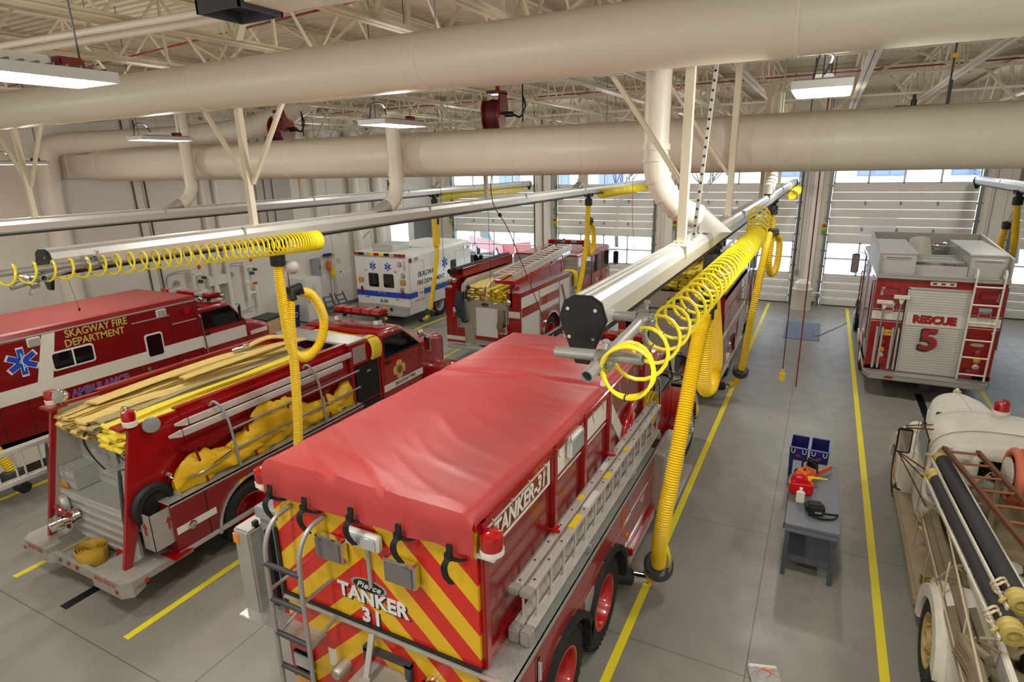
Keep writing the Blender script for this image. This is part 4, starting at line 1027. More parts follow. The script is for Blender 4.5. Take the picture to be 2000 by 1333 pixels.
conv_cab(T3, 5.55, 7.1, 1.02, .9, 1.75, 2.5, REDB, 1.5, 1.55, R=.52, fy=7.75, fx=1.28)
b = B(); b.box(1.27, 1.29, 7.25, 7.45, .95, 1.35, .01); O('fender_vent', b, BLACKP, T3)
b = B(); b.cyl((1.15, 7.15, 1.75), (1.35, 7.2, 1.74), .03, 10); b.tube([(1.0, 7.3, 1.6), (1.3, 7.28, 1.72)], .012, 8); O('fender_mirror', b, BLACKP, T3)
mirror(T3, 1.06, 7.0, 2.05, s=1)
light_bar(T3, .0, 6.3, 2.58, .68, .28, .12, ('r', 'w', 'r', 'r', 'w', 'r'))
for x in (-.25, 0, .25):
    b = B(); b.sph((x, 5.85, 2.55), .03, (1, 1.6, .8)); O('roof_marker', b, AMBER, T3)
# tarp: a top-level thing lashed over the tank
def tarp_pt(u, v):
    # u across -1.3..1.3 with the side drops, v along -0.1..1
    x = -1.1+2.2*u; y = -.05+4.85*v
    z = 3.03-.07*v
    e = min(u, 1-u); zdrop = 0
    if e < .03: zdrop = (1-(e/.03))**1.5*.05
    ridge = .045*math.sin(PI*u)*(.5+.5*math.sin(PI*min(1, v*1.05)))
    def cr(w_, k): return 1-abs(2*(w_/k-math.floor(w_/k))-1)
    q = y+.18*x+.25*noise.noise(Vector((x*.9, y*.7, 3)))
    f = .02*noise.noise(Vector((x*1.0, y*2.2+x*.6, 7.3)))
    f += .03*cr(q, .52)**4*max(0, 1-v*1.5)*(.5+.5*noise.noise(Vector((x*1.5, y*1.2, 9))))+.02*cr(q+.35*x, .37)**5*max(0, .9-v*1.3)
    f += .022*cr(y-.35*x, .8)**8*(v > .5)*(.4+.6*u)
    f += -.028*math.exp(-((v-.60-.05*(u-.5))/.01)**2)+.016*math.exp(-((v-.62)/.03)**2)+.02*math.exp(-((v-.86+.08*u)/.02)**2)
    f -= .05*math.exp(-((v-.3)/.16)**2)*math.exp(-((u-.75)/.3)**2)
    return Vector((x, y, z+ridge+f*math.sin(PI*min(.98, max(.02, u)))**.4-zdrop))
b = B(); NU, NV = 60, 130
g = [[b.bm.verts.new(tarp_pt(i/NU, j/NV)) for j in range(NV+1)] for i in range(NU+1)]
def wall_strip(row, off, drops, wob, ax):
    last = row
    for k, d in enumerate(drops):
        cur = []
        for i, v in enumerate(row):
            n_ = noise.noise(Vector((i*.11, k*.3, 5.1)))*wob*(k+1)/len(drops)
            dd = d*(1+.12*noise.noise(Vector((i*.07, 2.2, k*.05))))
            base = Vector((v.co.x, v.co.y, 3.0)); base += Vector(off)*(1+.02*k)
            if ax == 'y': base.y += n_-.02*math.sin(PI*i/len(row))*k/len(drops)
            else: base.x += n_
            base.z = min(v.co.z, 3.02)-dd; cur.append(b.bm.verts.new(base))
        for i in range(len(row)-1): b._f([last[i], last[i+1], cur[i+1], cur[i]])
        last = cur
for i in range(NU):
    for j in range(NV): b._f([g[i][j], g[i+1][j], g[i+1][j+1], g[i][j+1]])
wall_strip([g[i][0] for i in range(NU+1)], (0, -.03, 0), (.05, .13, .22, .3), .05, 'y')
wall_strip([g[NU][j] for j in range(NV+1)], (.004, 0, 0), (.015, .045), .006, 'x')
wall_strip([g[0][j] for j in range(NV+1)], (-.012, 0, 0), (.03, .09), .01, 'x')
wall_strip([g[i][NV] for i in range(NU+1)], (0, .02, 0), (.06, .14), .01, 'y')
TARPM = mat('red_vinyl_tarp', (178, 62, 62), .42, noise_amt=.05, noise_scale=3, bump=.05, bump_scale=12)
TP = O('tarp', b, TARPM, smooth=60, loc=(TX, TY, 0), label='large red vinyl tarp stretched over the tank of the tanker', cat='tarp')
for x, zt in ((-.95, 2.78), (-.54, 2.76), (-.02, 2.8), (.46, 2.78), (.93, 2.74)):
    b = B(); b.strip([(x, -.135, zt+.06), (x, -.14, zt), (x+.0, -.15, zt-.06)], (.055, 0, 0), .02); b.strip([(x+.01, -.15, zt-.04), (x+.04, -.1, zt-.09), (x+.07, -.04, zt-.12)], (.04, 0, .03), .012)
    b.strip(catmull([(x, -.16, zt-.04), (x-.02, -.19, zt-.1), (x-.025, -.17, zt-.2), (x-.01, -.12, zt-.3)], 5), (.05, .02, 0), .012)
    b.box(x-.035, x+.035, -.17, -.14, zt-.06, zt-.0, .006); O('strap', b, BLACK, TP)
b = B()
for k in range(15):
    y = .12+k*.32; b.tube([(1.165, y, 2.93), (1.15, y+.03, 2.86), (1.155, y+.06, 2.79 if k % 2 else 2.82)], .006, 5)
O('lacing_cord', b, mat('cord_tan', (180, 160, 130), .7), TP)
# ladder standing on its edge on the ledge
LD = thing('extension_ladder', (-1.975, 3.75, 1.665), 'grey two section ladder standing on the ledge of the tanker', 'ladder')
LALU = mat('ladder_aluminium', (208, 204, 196), .38, .35, noise_amt=.08)
for k, (x, y0, y1) in enumerate(((0, 0, 4.55), (.11, .06, 4.45))):
    sec = []
    b = B()
    for z0, z1 in ((.0, .035), (.4, .435)):
        b.box(x-.045, x+.045, y0, y1, z0, z1, .005); b.box(x-.035, x-.029, y0, y1, z0-.02 if z0 else z0, z1 if z0 else z1+.02)
    be = O('beam', b, LALU, LD, smooth=0)
    b = B(); y = y0+.15
    while y < y1: b.cyl((x, y, .03), (x, y, .41), .014, 8); y += .3
    O('rungs', b, LALU, be)
    b = B()
    for n_, yy in enumerate([y0+.1+.3*q for q in range(15)]): b.cyl((x, yy, .434), (x, yy, .439), .012, 8)
    O('rivet', b, DARKG, be)
pads(LD, 'yellow_decal', [(.075, .14, 1.0, 1.25, .436, .44), (.075, .14, 2.05, 2.2, .436, .44), (-.03, .03, 1.5, 1.62, .436, .44), (.075, .14, 2.8, 2.9, .436, .44)], YELL)
pads(LD, 'white_decal', [(.075, .14, 1.4, 1.75, .436, .44), (-.03, .03, 2.2, 2.4, .436, .44)], OFFW)
b = B()
for x in (0, .11): b.box(x-.05, x+.05, -.06, .06, -.09, .05, .015); b.box(x-.05, x+.05, -.05, .05, .39, .45, .012)
O('ladder_foot', b, ALUD, LD)
b = B()
for y in (1.4, 3.1, 4.4): b.box(-.1, .18, y-.03, y+.03, -.092, .0, .008)
O('ladder_rest', b, ALUD, LD)
# ------------------------------------------------------------------ folded hose loads
def hose_load(name, mats, x0, x1, lanes, layers, yr, yf, z0, seed, lab, th=.038, lay=.062, rough=.02, parent=None):
    """long lengths of flat hose folded back and forth; each layer shows its loops at the rear"""
    rnd = random.Random(seed); b = B(); wv = (x1-x0)/lanes
    def nz(a, k): return noise.noise(Vector((a*.9, k*3.7, seed*1.3)))
    for i in range(lanes):
        xc = x0+(i+.5)*wv; b.mi(rnd.randrange(len(mats)))
        n = layers[i] if isinstance(layers, (list, tuple)) else layers
        for k in range(n):
            z = z0+k*lay; e = yr+rnd.uniform(-.08, .12); dx = rnd.uniform(-.02, .02); ls = lay*.5; lo, hi = [], []
            M = 9
            for q in range(M+1):
                y = e+.1+(yf-e-.1)*q/M
                wx = .03*nz(y, i*7+k)+dx; wz = rough*(nz(y*1.3, i*5.1)*.8+.5*nz(y*2.1, k+i*2.7)*(k+1)/n)
                lo.append(Vector((xc+wx, y, z+wz))); hi.append(Vector((xc+wx+.015*nz(y, 50+i+k), y, z+ls+wz+rough*.3*abs(nz(y*2, 90+k)))))
            loop = [Vector((xc+dx, e+.03, z-.002)), Vector((xc+dx, e, z+ls*.5)), Vector((xc+dx, e+.03, z+ls+.004))]
            tw = [rnd.uniform(-.5, .5) for _ in range(4)]
            P = catmull(lo[::-1]+loop+hi, 3)
            b.strip(P, (wv*1.02, 0, 0), ls*.84, jit=lambda t, P=P, tw=tw: Vector((.0, .0, wv*.16*math.sin(P[t].y*1.7+tw[0]*6)+wv*.08*tw[1])))
    return O(name, b, mats, smooth=50, label=lab, cat='fire hose', group=None)
def maltese(t, nm, x, y, z, r, m, face='x'):
    b = B(); pts = []
    for k in range(32):
        a = 2*PI*k/32; q = (k+4) % 8; rr = r*(1.0 if 1 <= q-1 <= 5 else .62); rr = r*(.6+.4*min(1, abs(math.sin(2*a+PI/2))*1.6)); pts.append((rr*math.cos(a), rr*math.sin(a)))
    b.prism([(y+p, z+q) for p, q in pts], 'x', x, x+.006); o = O(nm, b, m, t, smooth=0)
    b = B(); b.lathe([(.0, 0), (r*.38, 0), (r*.38, .004), (r*.3, .006), (0, .006)], (x+.006, y, z), (1, 0, 0), 20); b.lathe([(r*.5, 0), (r*.5, .003), (r*.46, .003), (r*.46, 0)], (x+.006, y, z), (1, 0, 0), 24, cap=False); O('emblem_centre', b, mat('emblem_brown', (120, 84, 30), .5), o)
    return o
def star_of_life(t, x, y, z, r, face, edge=OFFW):
    """six barred star with a pale staff"""
    def P(u, v, d): return (x+d, y+u, z+v) if face == 'x' else (x+u, y-d, z+v)
    for m, s, d in ((edge, 1.14, .002), (BLUE, 1.0, .005)):
        b = B()
        for k in range(3):
            a = PI/2+k*PI/3; c, n = Vector((math.cos(a), math.sin(a))), Vector((-math.sin(a), math.cos(a))); h = r*.2*s+(0.02*r if s > 1 else 0)
            q = [c*r*s+n*h, -c*r*s+n*h, -c*r*s-n*h, c*r*s-n*h]
            b.loft([[Vector(P(p.x, p.y, 0)) for p in q], [Vector(P(p.x, p.y, d+k*.0002)) for p in q]])
        o = O('star_emblem', b, m, t, smooth=0)
    b = B(); b.loft([[Vector(P(u*r, v*r, .004)) for u, v in ((-.03, -.7), (.03, -.7), (.03, .7), (-.03, .7))], [Vector(P(u*r, v*r, .008)) for u, v in ((-.03, -.7), (.03, -.7), (.03, .7), (-.03, .7))]])
    b.tube([Vector(P(.16*r*math.sin(k*.9), r*(-.5+k*.1), .007)) for k in range(11)], r*.035, 6); O('staff', b, OFFW, o, smooth=0)

# ------------------------------------------------------------------ the small red pumper (left foreground)
PX, PY = -8.51, 3.35
T2 = thing('fire_truck', (PX, PY, 0), 'small red pumper truck with folded yellow hoses in its open bed', 'fire truck')
tail = [(-1.23, .12), (-1.1, .0), (1.1, .0), (1.23, .12), (1.23, .95), (-1.23, .95)]
b = B()
b.prism([(-1.23, .1), (-1.12, 0), (-.55, .0), (-.55, .95), (-1.23, .95)], 'z', .46, .55); b.prism([(.5, 0), (1.12, .0), (1.23, .1), (1.23, .95), (.5, .95)], 'z', .46, .55)
b.prism([(-.55, .08), (.5, .08), (.5, .95), (-.55, .95)], 'z', .38, .41); O('tailboard', b, mat('worn_tread_plate', (176, 172, 164), .42, .45, noise_amt=.15, noise_scale=7, bump=.6, bump_scale=70), T2, smooth=0)
b = B(); b.prism([(-1.23, .1), (-1.12, -.004), (-.56, .0), (-.5, .06), (.45, .06), (.51, 0), (1.12, -.004), (1.23, .1), (1.15, .3), (.7, .12), (-.7, .12), (-1.15, .3)], 'z', .33, .47); O('tail_skirt', b, ALUD, T2, smooth=0)
b = B()
for x, y, d in ((-1.14, .0, (0, -1, 0)), (-.35, .05, (0, -1, 0)), (-.15, .05, (0, -1, 0)), (.05, .05, (0, -1, 0)), (1.05, -.005, (0, -1, 0)), (1.232, .28, (1, 0, 0))):
    b.lathe([(.03, 0), (.03, .012), (0, .02)], (x, y, .42 if x < 1.2 else .47), d, 12)
O('marker_light', b, REDL, T2)
text('faded_lettering', 'KEEP BACK', .09, mat('faded_red_print', (186, 110, 96), .6), T2, (.8, -.006, .49), 'rear'); text('faded_lettering', 'STAY OFF', .09, MATS['faded_red_print'], T2, (-.85, -.006, .49), 'rear')
pp = [(.2, .55), (.3, .55), (.42, .9), (.55, 1.28), (1.3, 1.28), (1.3, 2.38), (.62, 2.4)]
for s in (-1, 1):
    b = B(); b.prism(pp, 'x', min(s*.86, s*.93), max(s*.86, s*.93), .008); O('side_panel', b, RED, T2)
    b = B(); x = s*(.98 if s > 0 else .99); xg = .8 if s > 0 else -1.0; yg = .46 if s > 0 else .5; b.tube([(s*.9, yg+.12, 1.85), (xg, yg, 1.85), (xg, yg-.08, 1.1), (s*.9, yg, 1.1)], .018, 10); b.cyl((xg, yg-.005, 1.78), (xg, yg-.075, 1.16), .024, 10); O('grab_rail', b, DARKG, T2)
    b = B(); b.box(min(s*.7, s*.95), max(s*.7, s*.95), .5, .75, 2.38, 2.42, .01); o = O('lamp_bracket', b, RED, T2)
    b = B(); b.lathe([(.085, 0), (.09, .07), (.085, .075)], (s*.9, .66, 2.41), seg=20); b.mi(1).lathe([(.08, .075), (.085, .16), (.075, .2), (0, .21)], (s*.9, .66, 2.41), seg=20); O('beacon', b, [OFFW, REDL], o)
    b = B(); c = (s*.76, .72, 2.53); b.lathe([(.0, -.1), (.05, -.09), (.09, -.02), (.1, .05), (.095, .06), (0, .05)], c, (s*-.4, -1, .25), 20); b.cyl((s*.78, .75, 2.4), c, .02, 8); O('spotlight', b, CHROME, o)
b = B(); b.lathe([(.08, -.06), (.11, .0), (.1, .02), (.04, .03), (0, .03)], (1.0, .86, 2.36), (1, -.4, 0), 24); O('siren_speaker', b, GREY, T2)
ST2 = STEEL
b = B(); b.box(-.86, .86, .84, .92, .6, 2.02); b.box(-.86, .86, .47, .86, 1.13, 1.2, .01); b.box(-.86, .86, .46, .5, .5, 1.16); O('rear_bulkhead', b, TREAD, T2, smooth=0)
b = B(); b.box(-.84, -.5, .52, .86, 1.2, 1.5, .012); b.box(-.84, -.74, .5, .86, 1.2, 1.52, .01); O('jump_step', b, TREAD, T2, smooth=0)
b = B()
for s in (-1, 1): b.prism([(.27, .58), (.36, .58), (.5, .95), (.62, 1.28), (1.25, 1.28), (1.25, 2.34), (.68, 2.36)] if s < 0 else [(.27, .58), (.36, .58), (.62, 1.28), (1.25, 1.28), (1.25, 1.9), (.6, 1.9)], 'x', min(s*.845, s*.862), max(s*.845, s*.862))
b.box(-.86, .86, .84, 4.6, 1.98, 2.04); O('bed_floor', b, ST2, T2, smooth=0)
b = B(); b.lathe([(.001, 0), (.17, 0), (.17, .01), (.001, .01)], (0, 0, 0), (0, -1, 0), 28); o = O('badge', b, DARKG, T2, loc=(.3, .835, 1.76)); o.scale = (1, 1, .4)
text('badge_script', 'Pierce', .08, SILV, T2, (.3, .82, 1.76), 'rear', shear=.3)
b = B(); b.tube([(-.55, .83, 1.93), (-.5, .78, 1.93), (.55, .78, 1.92), (.6, .83, 1.92)], .014, 8); O('hand_rail', b, CHROME, T2)
b = B(); b.prism([(-.06, 1.9), (.1, 1.9), (.12, 1.62), (.0, 1.58)], 'y', .8, .82); O('loose_plate', b, ALUD, T2)
b = B(); b.strip(catmull([(-.06, .66, 2.26), (-.14, .58, 2.05), (-.12, .62, 1.8), (-.04, .7, 1.56)], 5), (.05, 0, .0), .012); O('hose_strap', b, BLACK, T2)
# suction inlet with red valve
b = B(); b.lathe([(.0, 0), (.11, 0), (.11, .06), (.13, .07), (.13, .1), (.09, .12), (.09, .2), (.12, .21), (.12, .26), (.1, .28), (.1, .36), (.0, .36)], (-.48, .46, .88), (-.28, -1, -.1), 26); su = O('suction_inlet', b, CHROME, T2)
b = B(); b.tube(catmull([(-.66, .3, 1.04), (-.54, .24, 1.08), (-.42, .26, 1.02), (-.38, .32, .94)], 4), .03, 8)
for k in range(8): b.box(-.5+.0*k, -.46, .28, .32, .74+k*.02, .75+k*.02)
O('valve_wheel', b, RED, su)
b = B(); b.lathe([(0, 0), (.14, 0), (.15, .05), (.13, .09), (0, .1)], (-.74, .46, .98), (-.2, -1, 0), 22); O('inlet_cap', b, ALUD, T2)
b = B(); b.box(.6, .74, .42, .46, .74, .84, .01); O('chrome_hook', b, CHROME, T2)
pads(T2, 'amber_decal', [(-.84, -.68, .49, .5, 1.22, 1.3), (.62, .84, .45, .455, 1.08, 1.15)], AMBER)
# side body
lo2 = [(.75, .55)]+arch(2.0, .52, .6, .55)+[(4.6, .55), (4.6, 1.28), (.75, 1.28)]
for s in (-1, 1):
    b = B(); b.prism(lo2, 'x', min(s*.85, s*1.23), max(s*.85, s*1.23)); O('side_body', b, REDD, T2, smooth=0)
    wheel(T2, s*1.05, 2.0, .5, .28, s, RIMR if s > 0 else ALU, 'deep')
    b = B(); A = [math.radians(-4+188*k/20) for k in range(21)]; b.prism([(2.0+.64*math.cos(a), .52+.64*math.sin(a)) for a in A]+[(2.0+.59*math.cos(a), .52+.59*math.sin(a)) for a in A[::-1]], 'x', min(s*1.21, s*1.26), max(s*1.21, s*1.26), .008); O('arch_trim', b, CHROME, T2)
    b = B(); b.box(min(s*.87, s*1.24), max(s*.87, s*1.24), .75, 4.6, 1.28, 1.295); b.box(min(s*1.22, s*1.24), max(s*1.22, s*1.24), .75, 4.6, 1.25, 1.295); O('tread_ledge', b, TREAD, T2, smooth=0)
    b = B(); b.box(min(s*.86, s*.92), max(s*.86, s*.92), 1.3, 4.62, 1.28, 2.42, .008); b.box(min(s*.84, s*.94), max(s*.84, s*.94), 1.25, 4.62, 2.4, 2.43, .008); O('bed_wall', b, RED, T2)
    b = B(); b.box(min(s*1.2, s*1.25), max(s*1.2, s*1.25), .75, 4.6, .5, .57, .01); O('rub_rail', b, ALU, T2)
pads(T2, 'white_stripe', [(1.231, 1.236, .78, 1.38, .82, .92), (1.231, 1.236, 2.62, 4.58, .8, .9)], OFFW)
pads(T2, 'door_seam', [(1.231, 1.235, 1.25, 1.262, .57, 1.26), (1.231, 1.235, 2.95, 2.962, .57, 1.26)], BLACK)
b = B(); b.lathe([(.06, 0), (.06, .02), (.045, .025), (.04, .01), (0, .01)], (1.232, 1.0, .86), (1, 0, 0), 20); O('filler_cap', b, CHROME, T2)
b = B(); b.lathe([(.16, 0), (.29, 0), (.3, .05), (.27, .1), (.2, .11), (.17, .05)], (.94, .7, 1.28), (1, 0, 0), 30); b.lathe([(.0, .02), (.17, .02)], (.94, .7, 1.28), (1, 0, 0), 20); sc = O('suction_hose_port', b, BLACK, T2); 
b = B()
b.box(.96, 1.2, .48, .95, .72, .73); b.box(.96, .968, .48, .95, .72, 1.26); b.box(1.192, 1.2, .48, .95, .72, 1.26); b.box(.96, 1.2, .48, .488, .72, 1.26); b.box(.96, 1.2, .942, .95, .72, 1.36)
O('metal_bin', b, ALUD, T2, smooth=0)
b = B(); b.prism([(.7, .95), (.73, .95), (.73, 1.06), (.76, 1.06), (.715, 1.14), (.67, 1.06), (.7, 1.06)], 'x', 1.201, 1.204); O('red_arrow', b, mat('red_arrow_paint', (160, 40, 40), .5), T2, smooth=0)
b = B(); b.prism([(1.05, .95), (1.09, .95), (1.09, 1.06), (1.12, 1.06), (1.07, 1.14), (1.02, 1.06), (1.05, 1.06)], 'y', .475, .479); O('red_arrow', b, MATS['red_arrow_paint'], T2, smooth=0)
b = B(); b.prism([(1.0, .62), (1.35, .62), (1.3, .92)], 'z', .552, .56); O('chock', b, RED, T2)
b = B(); b.tube(catmull([(.95, .95, 1.6), (1.05, 1.0, 1.52), (1.18, 1.3, 1.5), (1.2, 1.8, 1.6)], 6), .018, 8); b.lathe([(.03, -.04), (.045, 0), (.03, .04)], (.98, .96, 1.58), (1, 0, 0), 12); O('bent_rail', b, CHROME, T2)
# cage of rails with the poles on top
cg = None
for y in (1.85, 3.62):
    b = B(); b.tube(catmull([(.97, y-.12, 2.3), (1.04, y-.1, 2.36), (1.12, y-.06, 2.28), (1.17, y-.02, 2.1), (1.19, y, 1.9), (1.2, y+.05, 1.3)], 5), .02, 10); O('cage_post', b, GREY, T2)
for z in (1.6, 1.92):
    b = B(); b.cyl((1.19, 1.85, z), (1.19, 4.6, z+.02), .016, 10); O('cage_rail', b, GREY, T2)
for y in (1.35, 2.2, 3.0, 3.8, 4.45):
    b = B(); b.bar((1.12, y-.05, 1.86), (1.14, y+.05, 1.3), .03, .02); O('red_divider', b, REDD, T2)
b = B(); b.box(1.08, 1.12, 1.2, 4.5, 1.84, 1.88); b.box(.94, 1.1, 1.15, 4.55, 1.86, 1.9); O('rack_shelf', b, REDD, T2, smooth=0)
for i, (x, z, y0, y1, lab) in enumerate(((1.02, 2.22, 1.35, 4.62, 'long aluminium pole beam lying along the pumper bed wall'), (1.09, 2.12, 1.2, 4.3, 'lower aluminium pole beam clamped below the first'))):
    b = B(); b.box(x-.02, x+.02, y0, y1, z-.05, z+.05, .008); b.box(x+.018, x+.026, y0+.2, y1-.1, z-.012, z+.012); b.prism([(y0-.02, z-.05), (y0-.2, z+.0), (y0-.2, z+.03), (y0-.02, z+.05)], 'x', x-.015, x+.015)
    t = O('pole_beam', b, LALU, label=lab, cat='ladder', loc=(PX, PY, 0))
# crumpled yellow salvage covers in the cage
def bundle(y0, y1, z0, zt, x0, x1, seed, lab):
    b = B(); N1, N2 = 70, 26
    def f(u, v):
        y = y0+(y1-y0)*u; a = PI*2*v; env = (max(0.02, math.sin(PI*min(.985, max(.015, u)))))**.35
        w_ = (x1-x0)/2*env; h = (zt-z0)*env*(.72+.28*math.sin(5*u+seed))
        n_ = .3*noise.noise(Vector((y*3.4, math.cos(a)*1.1+seed, math.sin(a)*1.2)))+.16*noise.noise(Vector((y*8+math.sin(a)*2, math.cos(a)*2.5, seed*2.0)))
        n_ += .05*abs(math.sin(y*9+3*math.sin(a*2+seed)))
        c, s_ = math.cos(a), math.sin(a); k = 1+n_*1.5
        return Vector(((x0+x1)/2+w_*max(-1, min(1.15, c*k)), y, z0+h*.5+h*.5*max(-1, s_*k)))
    b.grid(f, N1, N2); bmesh.ops.remove_doubles(b.bm, verts=b.bm.verts, dist=.0005)
    return O('salvage_cover', b, SALV, label=lab, cat='tarp', loc=(PX, PY, 0), group='yellow covers in the pumper side cage', smooth=30)
SALV = mat('yellow_salvage_cover', (222, 178, 22), .55, noise_amt=.1, noise_scale=5, bump=.3, bump_scale=14)
bundle(.95, 2.7, 1.3, 1.86, .95, 1.17, 1.3, 'rolled yellow cover lying lowest at the tail end of the cage')
bundle(1.6, 3.3, 1.4, 2.06, .95, 1.17, 4.1, 'crumpled yellow cover bulging behind the middle cage rails')
bundle(2.65, 4.1, 1.3, 2.14, .95, 1.17, 7.7, 'crumpled yellow cover by the forward cage post')
bundle(3.75, 4.55, 1.3, 1.95, .95, 1.16, 9.2, 'folded yellow cover at the cab end of the cage')
# mid section: compartments and crosslay
for s in (-1, 1):
    b = B(); b.box(min(s*.6, s*.98), max(s*.6, s*.98), 4.62, 5.42, .5, 2.38); O('mid_body', b, RED, T2, smooth=0)
    b = B(); b.box(min(s*.98, s*1.0), max(s*.98, s*1.0), 4.7, 5.38, 1.2, 1.94, .01); dr = O('compartment_door', b, BLACKP, T2); b = B(); b.box(min(s*1.0, s*1.02), max(s*1.0, s*1.02), 5.0, 5.12, 1.75, 1.79, .006); O('door_handle', b, CHROME, dr)
    b = B(); b.box(min(s*.98, s*1.0), max(s*.98, s*1.0), 4.72, 5.38, .6, 1.17, .01); dr = O('compartment_door', b, BLACKP, T2); b = B(); b.lathe([(.04, 0), (.04, .015), (0, .02)], (s*1.0, 5.05, .95), (s, 0, 0), 14); O('latch', b, CHROME, dr)
    b = B()
    for k in range(7): b.box(min(s*.98, s*.99), max(s*.98, s*.99), 4.7, 5.05, 2.0+k*.045, 2.035+k*.045)
    O('louvre_panel', b, ALUD, T2, smooth=0)
b = B(); b.box(-.98, .98, 4.6, 5.1, 2.38, 2.42, .006); O('tread_deck', b, TREAD, T2, smooth=0)
b = B(); b.box(-.98, .98, 5.1, 5.42, 1.98, 2.0); b.box(-.98, .98, 5.4, 5.43, 2.0, 2.3); O('crosslay_tray', b, ALUD, T2, smooth=0)
b = B()
for k in range(4):
    y = 5.17+k*.065; b.strip(catmull([(-.9, y, 2.3), (-.3, y, 2.33), (.4, y, 2.31), (.9, y, 2.36), (1.06, y, 2.28), (1.08, y, 2.1), (1.04, y, 1.98)], 5), (0, .06, .01), .05)
O('crosslay_hose', b, YHOSE, label='yellow hose laid across behind the small pumper cab', cat='fire hose', loc=(PX, PY, 0))
cc = conv_cab(T2, 5.46, 6.85, .99,   .6, 1.84, 2.4, RED, 1.42, 1.68, R=.46, fy=7.75, fx=1.14, roofslope=.62, hood_hw=.66)
maltese(T2, 'gold_emblem', .992, 6.02, 1.5, .2, GOLD)
pads(T2, 'white_stripe', [(.991, .996, 5.5, 6.82, 1.15, 1.29)], OFFW); text('lettering', 'SKAGWAY FIRE', .1, BRSHAD, T2, (.998, 6.2, 1.22), 'right', sx=1.0)
light_bar(T2, .1, 6.0, 2.6, .62, .3, .13, ('r', 'r', 'r', 'r', 'r'))
b = B(); b.lathe([(.1, 0), (.1, .06), (.06, .1), (0, .11)], (-.75, 5.8, 2.43), seg=16); b.box(.5, .62, 5.9, 6.05, 2.42, 2.5, .01); b.box(-.55, -.45, 5.9, 6.05, 2.42, 2.5, .01); O('roof_fitting', b, OFFW, T2)
b = B(); b.sph((-.4, 6.28, 2.45), .04, (1, 1.4, .8)); b.sph((.5, 6.3, 2.45), .04, (1, 1.4, .8)); O('roof_marker', b, AMBER, T2)
rail_tube(T2, 'mirror_arm', [(1.0, 6.75, 2.0), (1.18, 6.72, 2.08), (1.28, 6.72, 2.05), (1.28, 6.75, 1.75), (1.18, 6.8, 1.68), (1.0, 6.85, 1.72)], .016, CHROME)
b = B(); b.box(1.16, 1.3, 6.68, 6.73, 1.74, 2.04, .02); b.sph((1.08, 6.7, 2.12), .07); O('mirror', b, CHROME, T2)
b = B(); b.prism([(6.9, 1.5), (7.1, 1.5), (7.1, 1.68), (6.9, 1.68)], 'x', .64, .67); O('hood_badge', b, AMBER, T2)
# hose loads lying in the bed (things that rest in the truck)
h = hose_load('fire_hose', [TAN, TAN, TAN], -.8, -.08, 5, [4, 4, 3, 4, 4], .6, 4.5, 2.05, 3, 'tan fire hose load folded in the bed of the small pumper', rough=.05); h.location = (PX, PY, 0)
h = hose_load('fire_hose', [GHOSE], -.06, .12, 1, 4, .62, 4.4, 2.07, 5, 'grey stained hose length between the tan and yellow hose loads'); h.location = (PX, PY, 0)
h = hose_load('fire_hose', [YHOSE], .14, .8, 4, [4, 3, 4, 3], .58, 4.5, 2.05, 9, 'bright yellow fire hose load beside the bed wall of the small pumper', rough=.03); h.location = (PX, PY, 0)
# loose top lengths
b = B(); b.strip(catmull([(-.62, 1.0, 2.34), (-.66, 1.9, 2.36), (-.58, 2.8, 2.4), (-.5, 3.3, 2.42), (-.2, 3.8, 2.46), (-.05, 4.3, 2.44)], 6), (.26, .05, 0), .03); b.strip(catmull([(-.3, 2.2, 2.37), (-.15, 3.0, 2.43), (.0, 3.8, 2.5), (.1, 4.4, 2.48)], 6), (.24, -.06, .02), .03)
O('fire_hose', b, TAN, label='loose tan hose length crossing the top of the folded loads', cat='fire hose', loc=(PX, PY, 0))
t = thing('hose_nozzle', (PX-.42, PY+3.45, 2.49), 'grey metal hose coupling lying on the tan hoses', 'hose coupling')
b = B(); b.lathe([(.04, -.16), (.07, -.15), (.07, -.05), (.05, -.04), (.05, .04), (.08, .05), (.08, .13), (.05, .14)], ax=(.5, 1, .25), seg=18); O('coupling', b, CHROME, t)
b = B(); b.strip(catmull([(.06, .1, .03), (.15, .3, .1), (.25, .5, .12), (.45, .75, .06)], 5), (.14, -.08, 0), .04); O('hose_end', b, TAN, t)
# rolled hose in the tailboard well, red wheel chock shapes
b = B(); P = []
for k in range(121):
    a = k*.21; r = .07+.0065*a*1.02; P.append(Vector((r*math.cos(a)*1.0, r*math.sin(a)*.85, 0)))
b.strip(P, (0, 0, .2), .016); O('rolled_hose', b, mat('mustard_hose_jacket', (186, 148, 52), .85, noise_amt=.15, noise_scale=9), label='rolled up yellow hose standing in the tailboard well of the small pumper', cat='fire hose', loc=(PX+.04, PY+.28, .512))
t = thing('wheel_chock', (PX+.38, PY+.55, .41), 'red wheel chock beside the rolled yellow hose', 'wheel chock')
b = B(); b.prism([(-.15, 0), (.15, 0), (.1, .1), (0, .2), (-.08, .16)], 'x', -.08, .08, .02); O('body', b, RED, t)
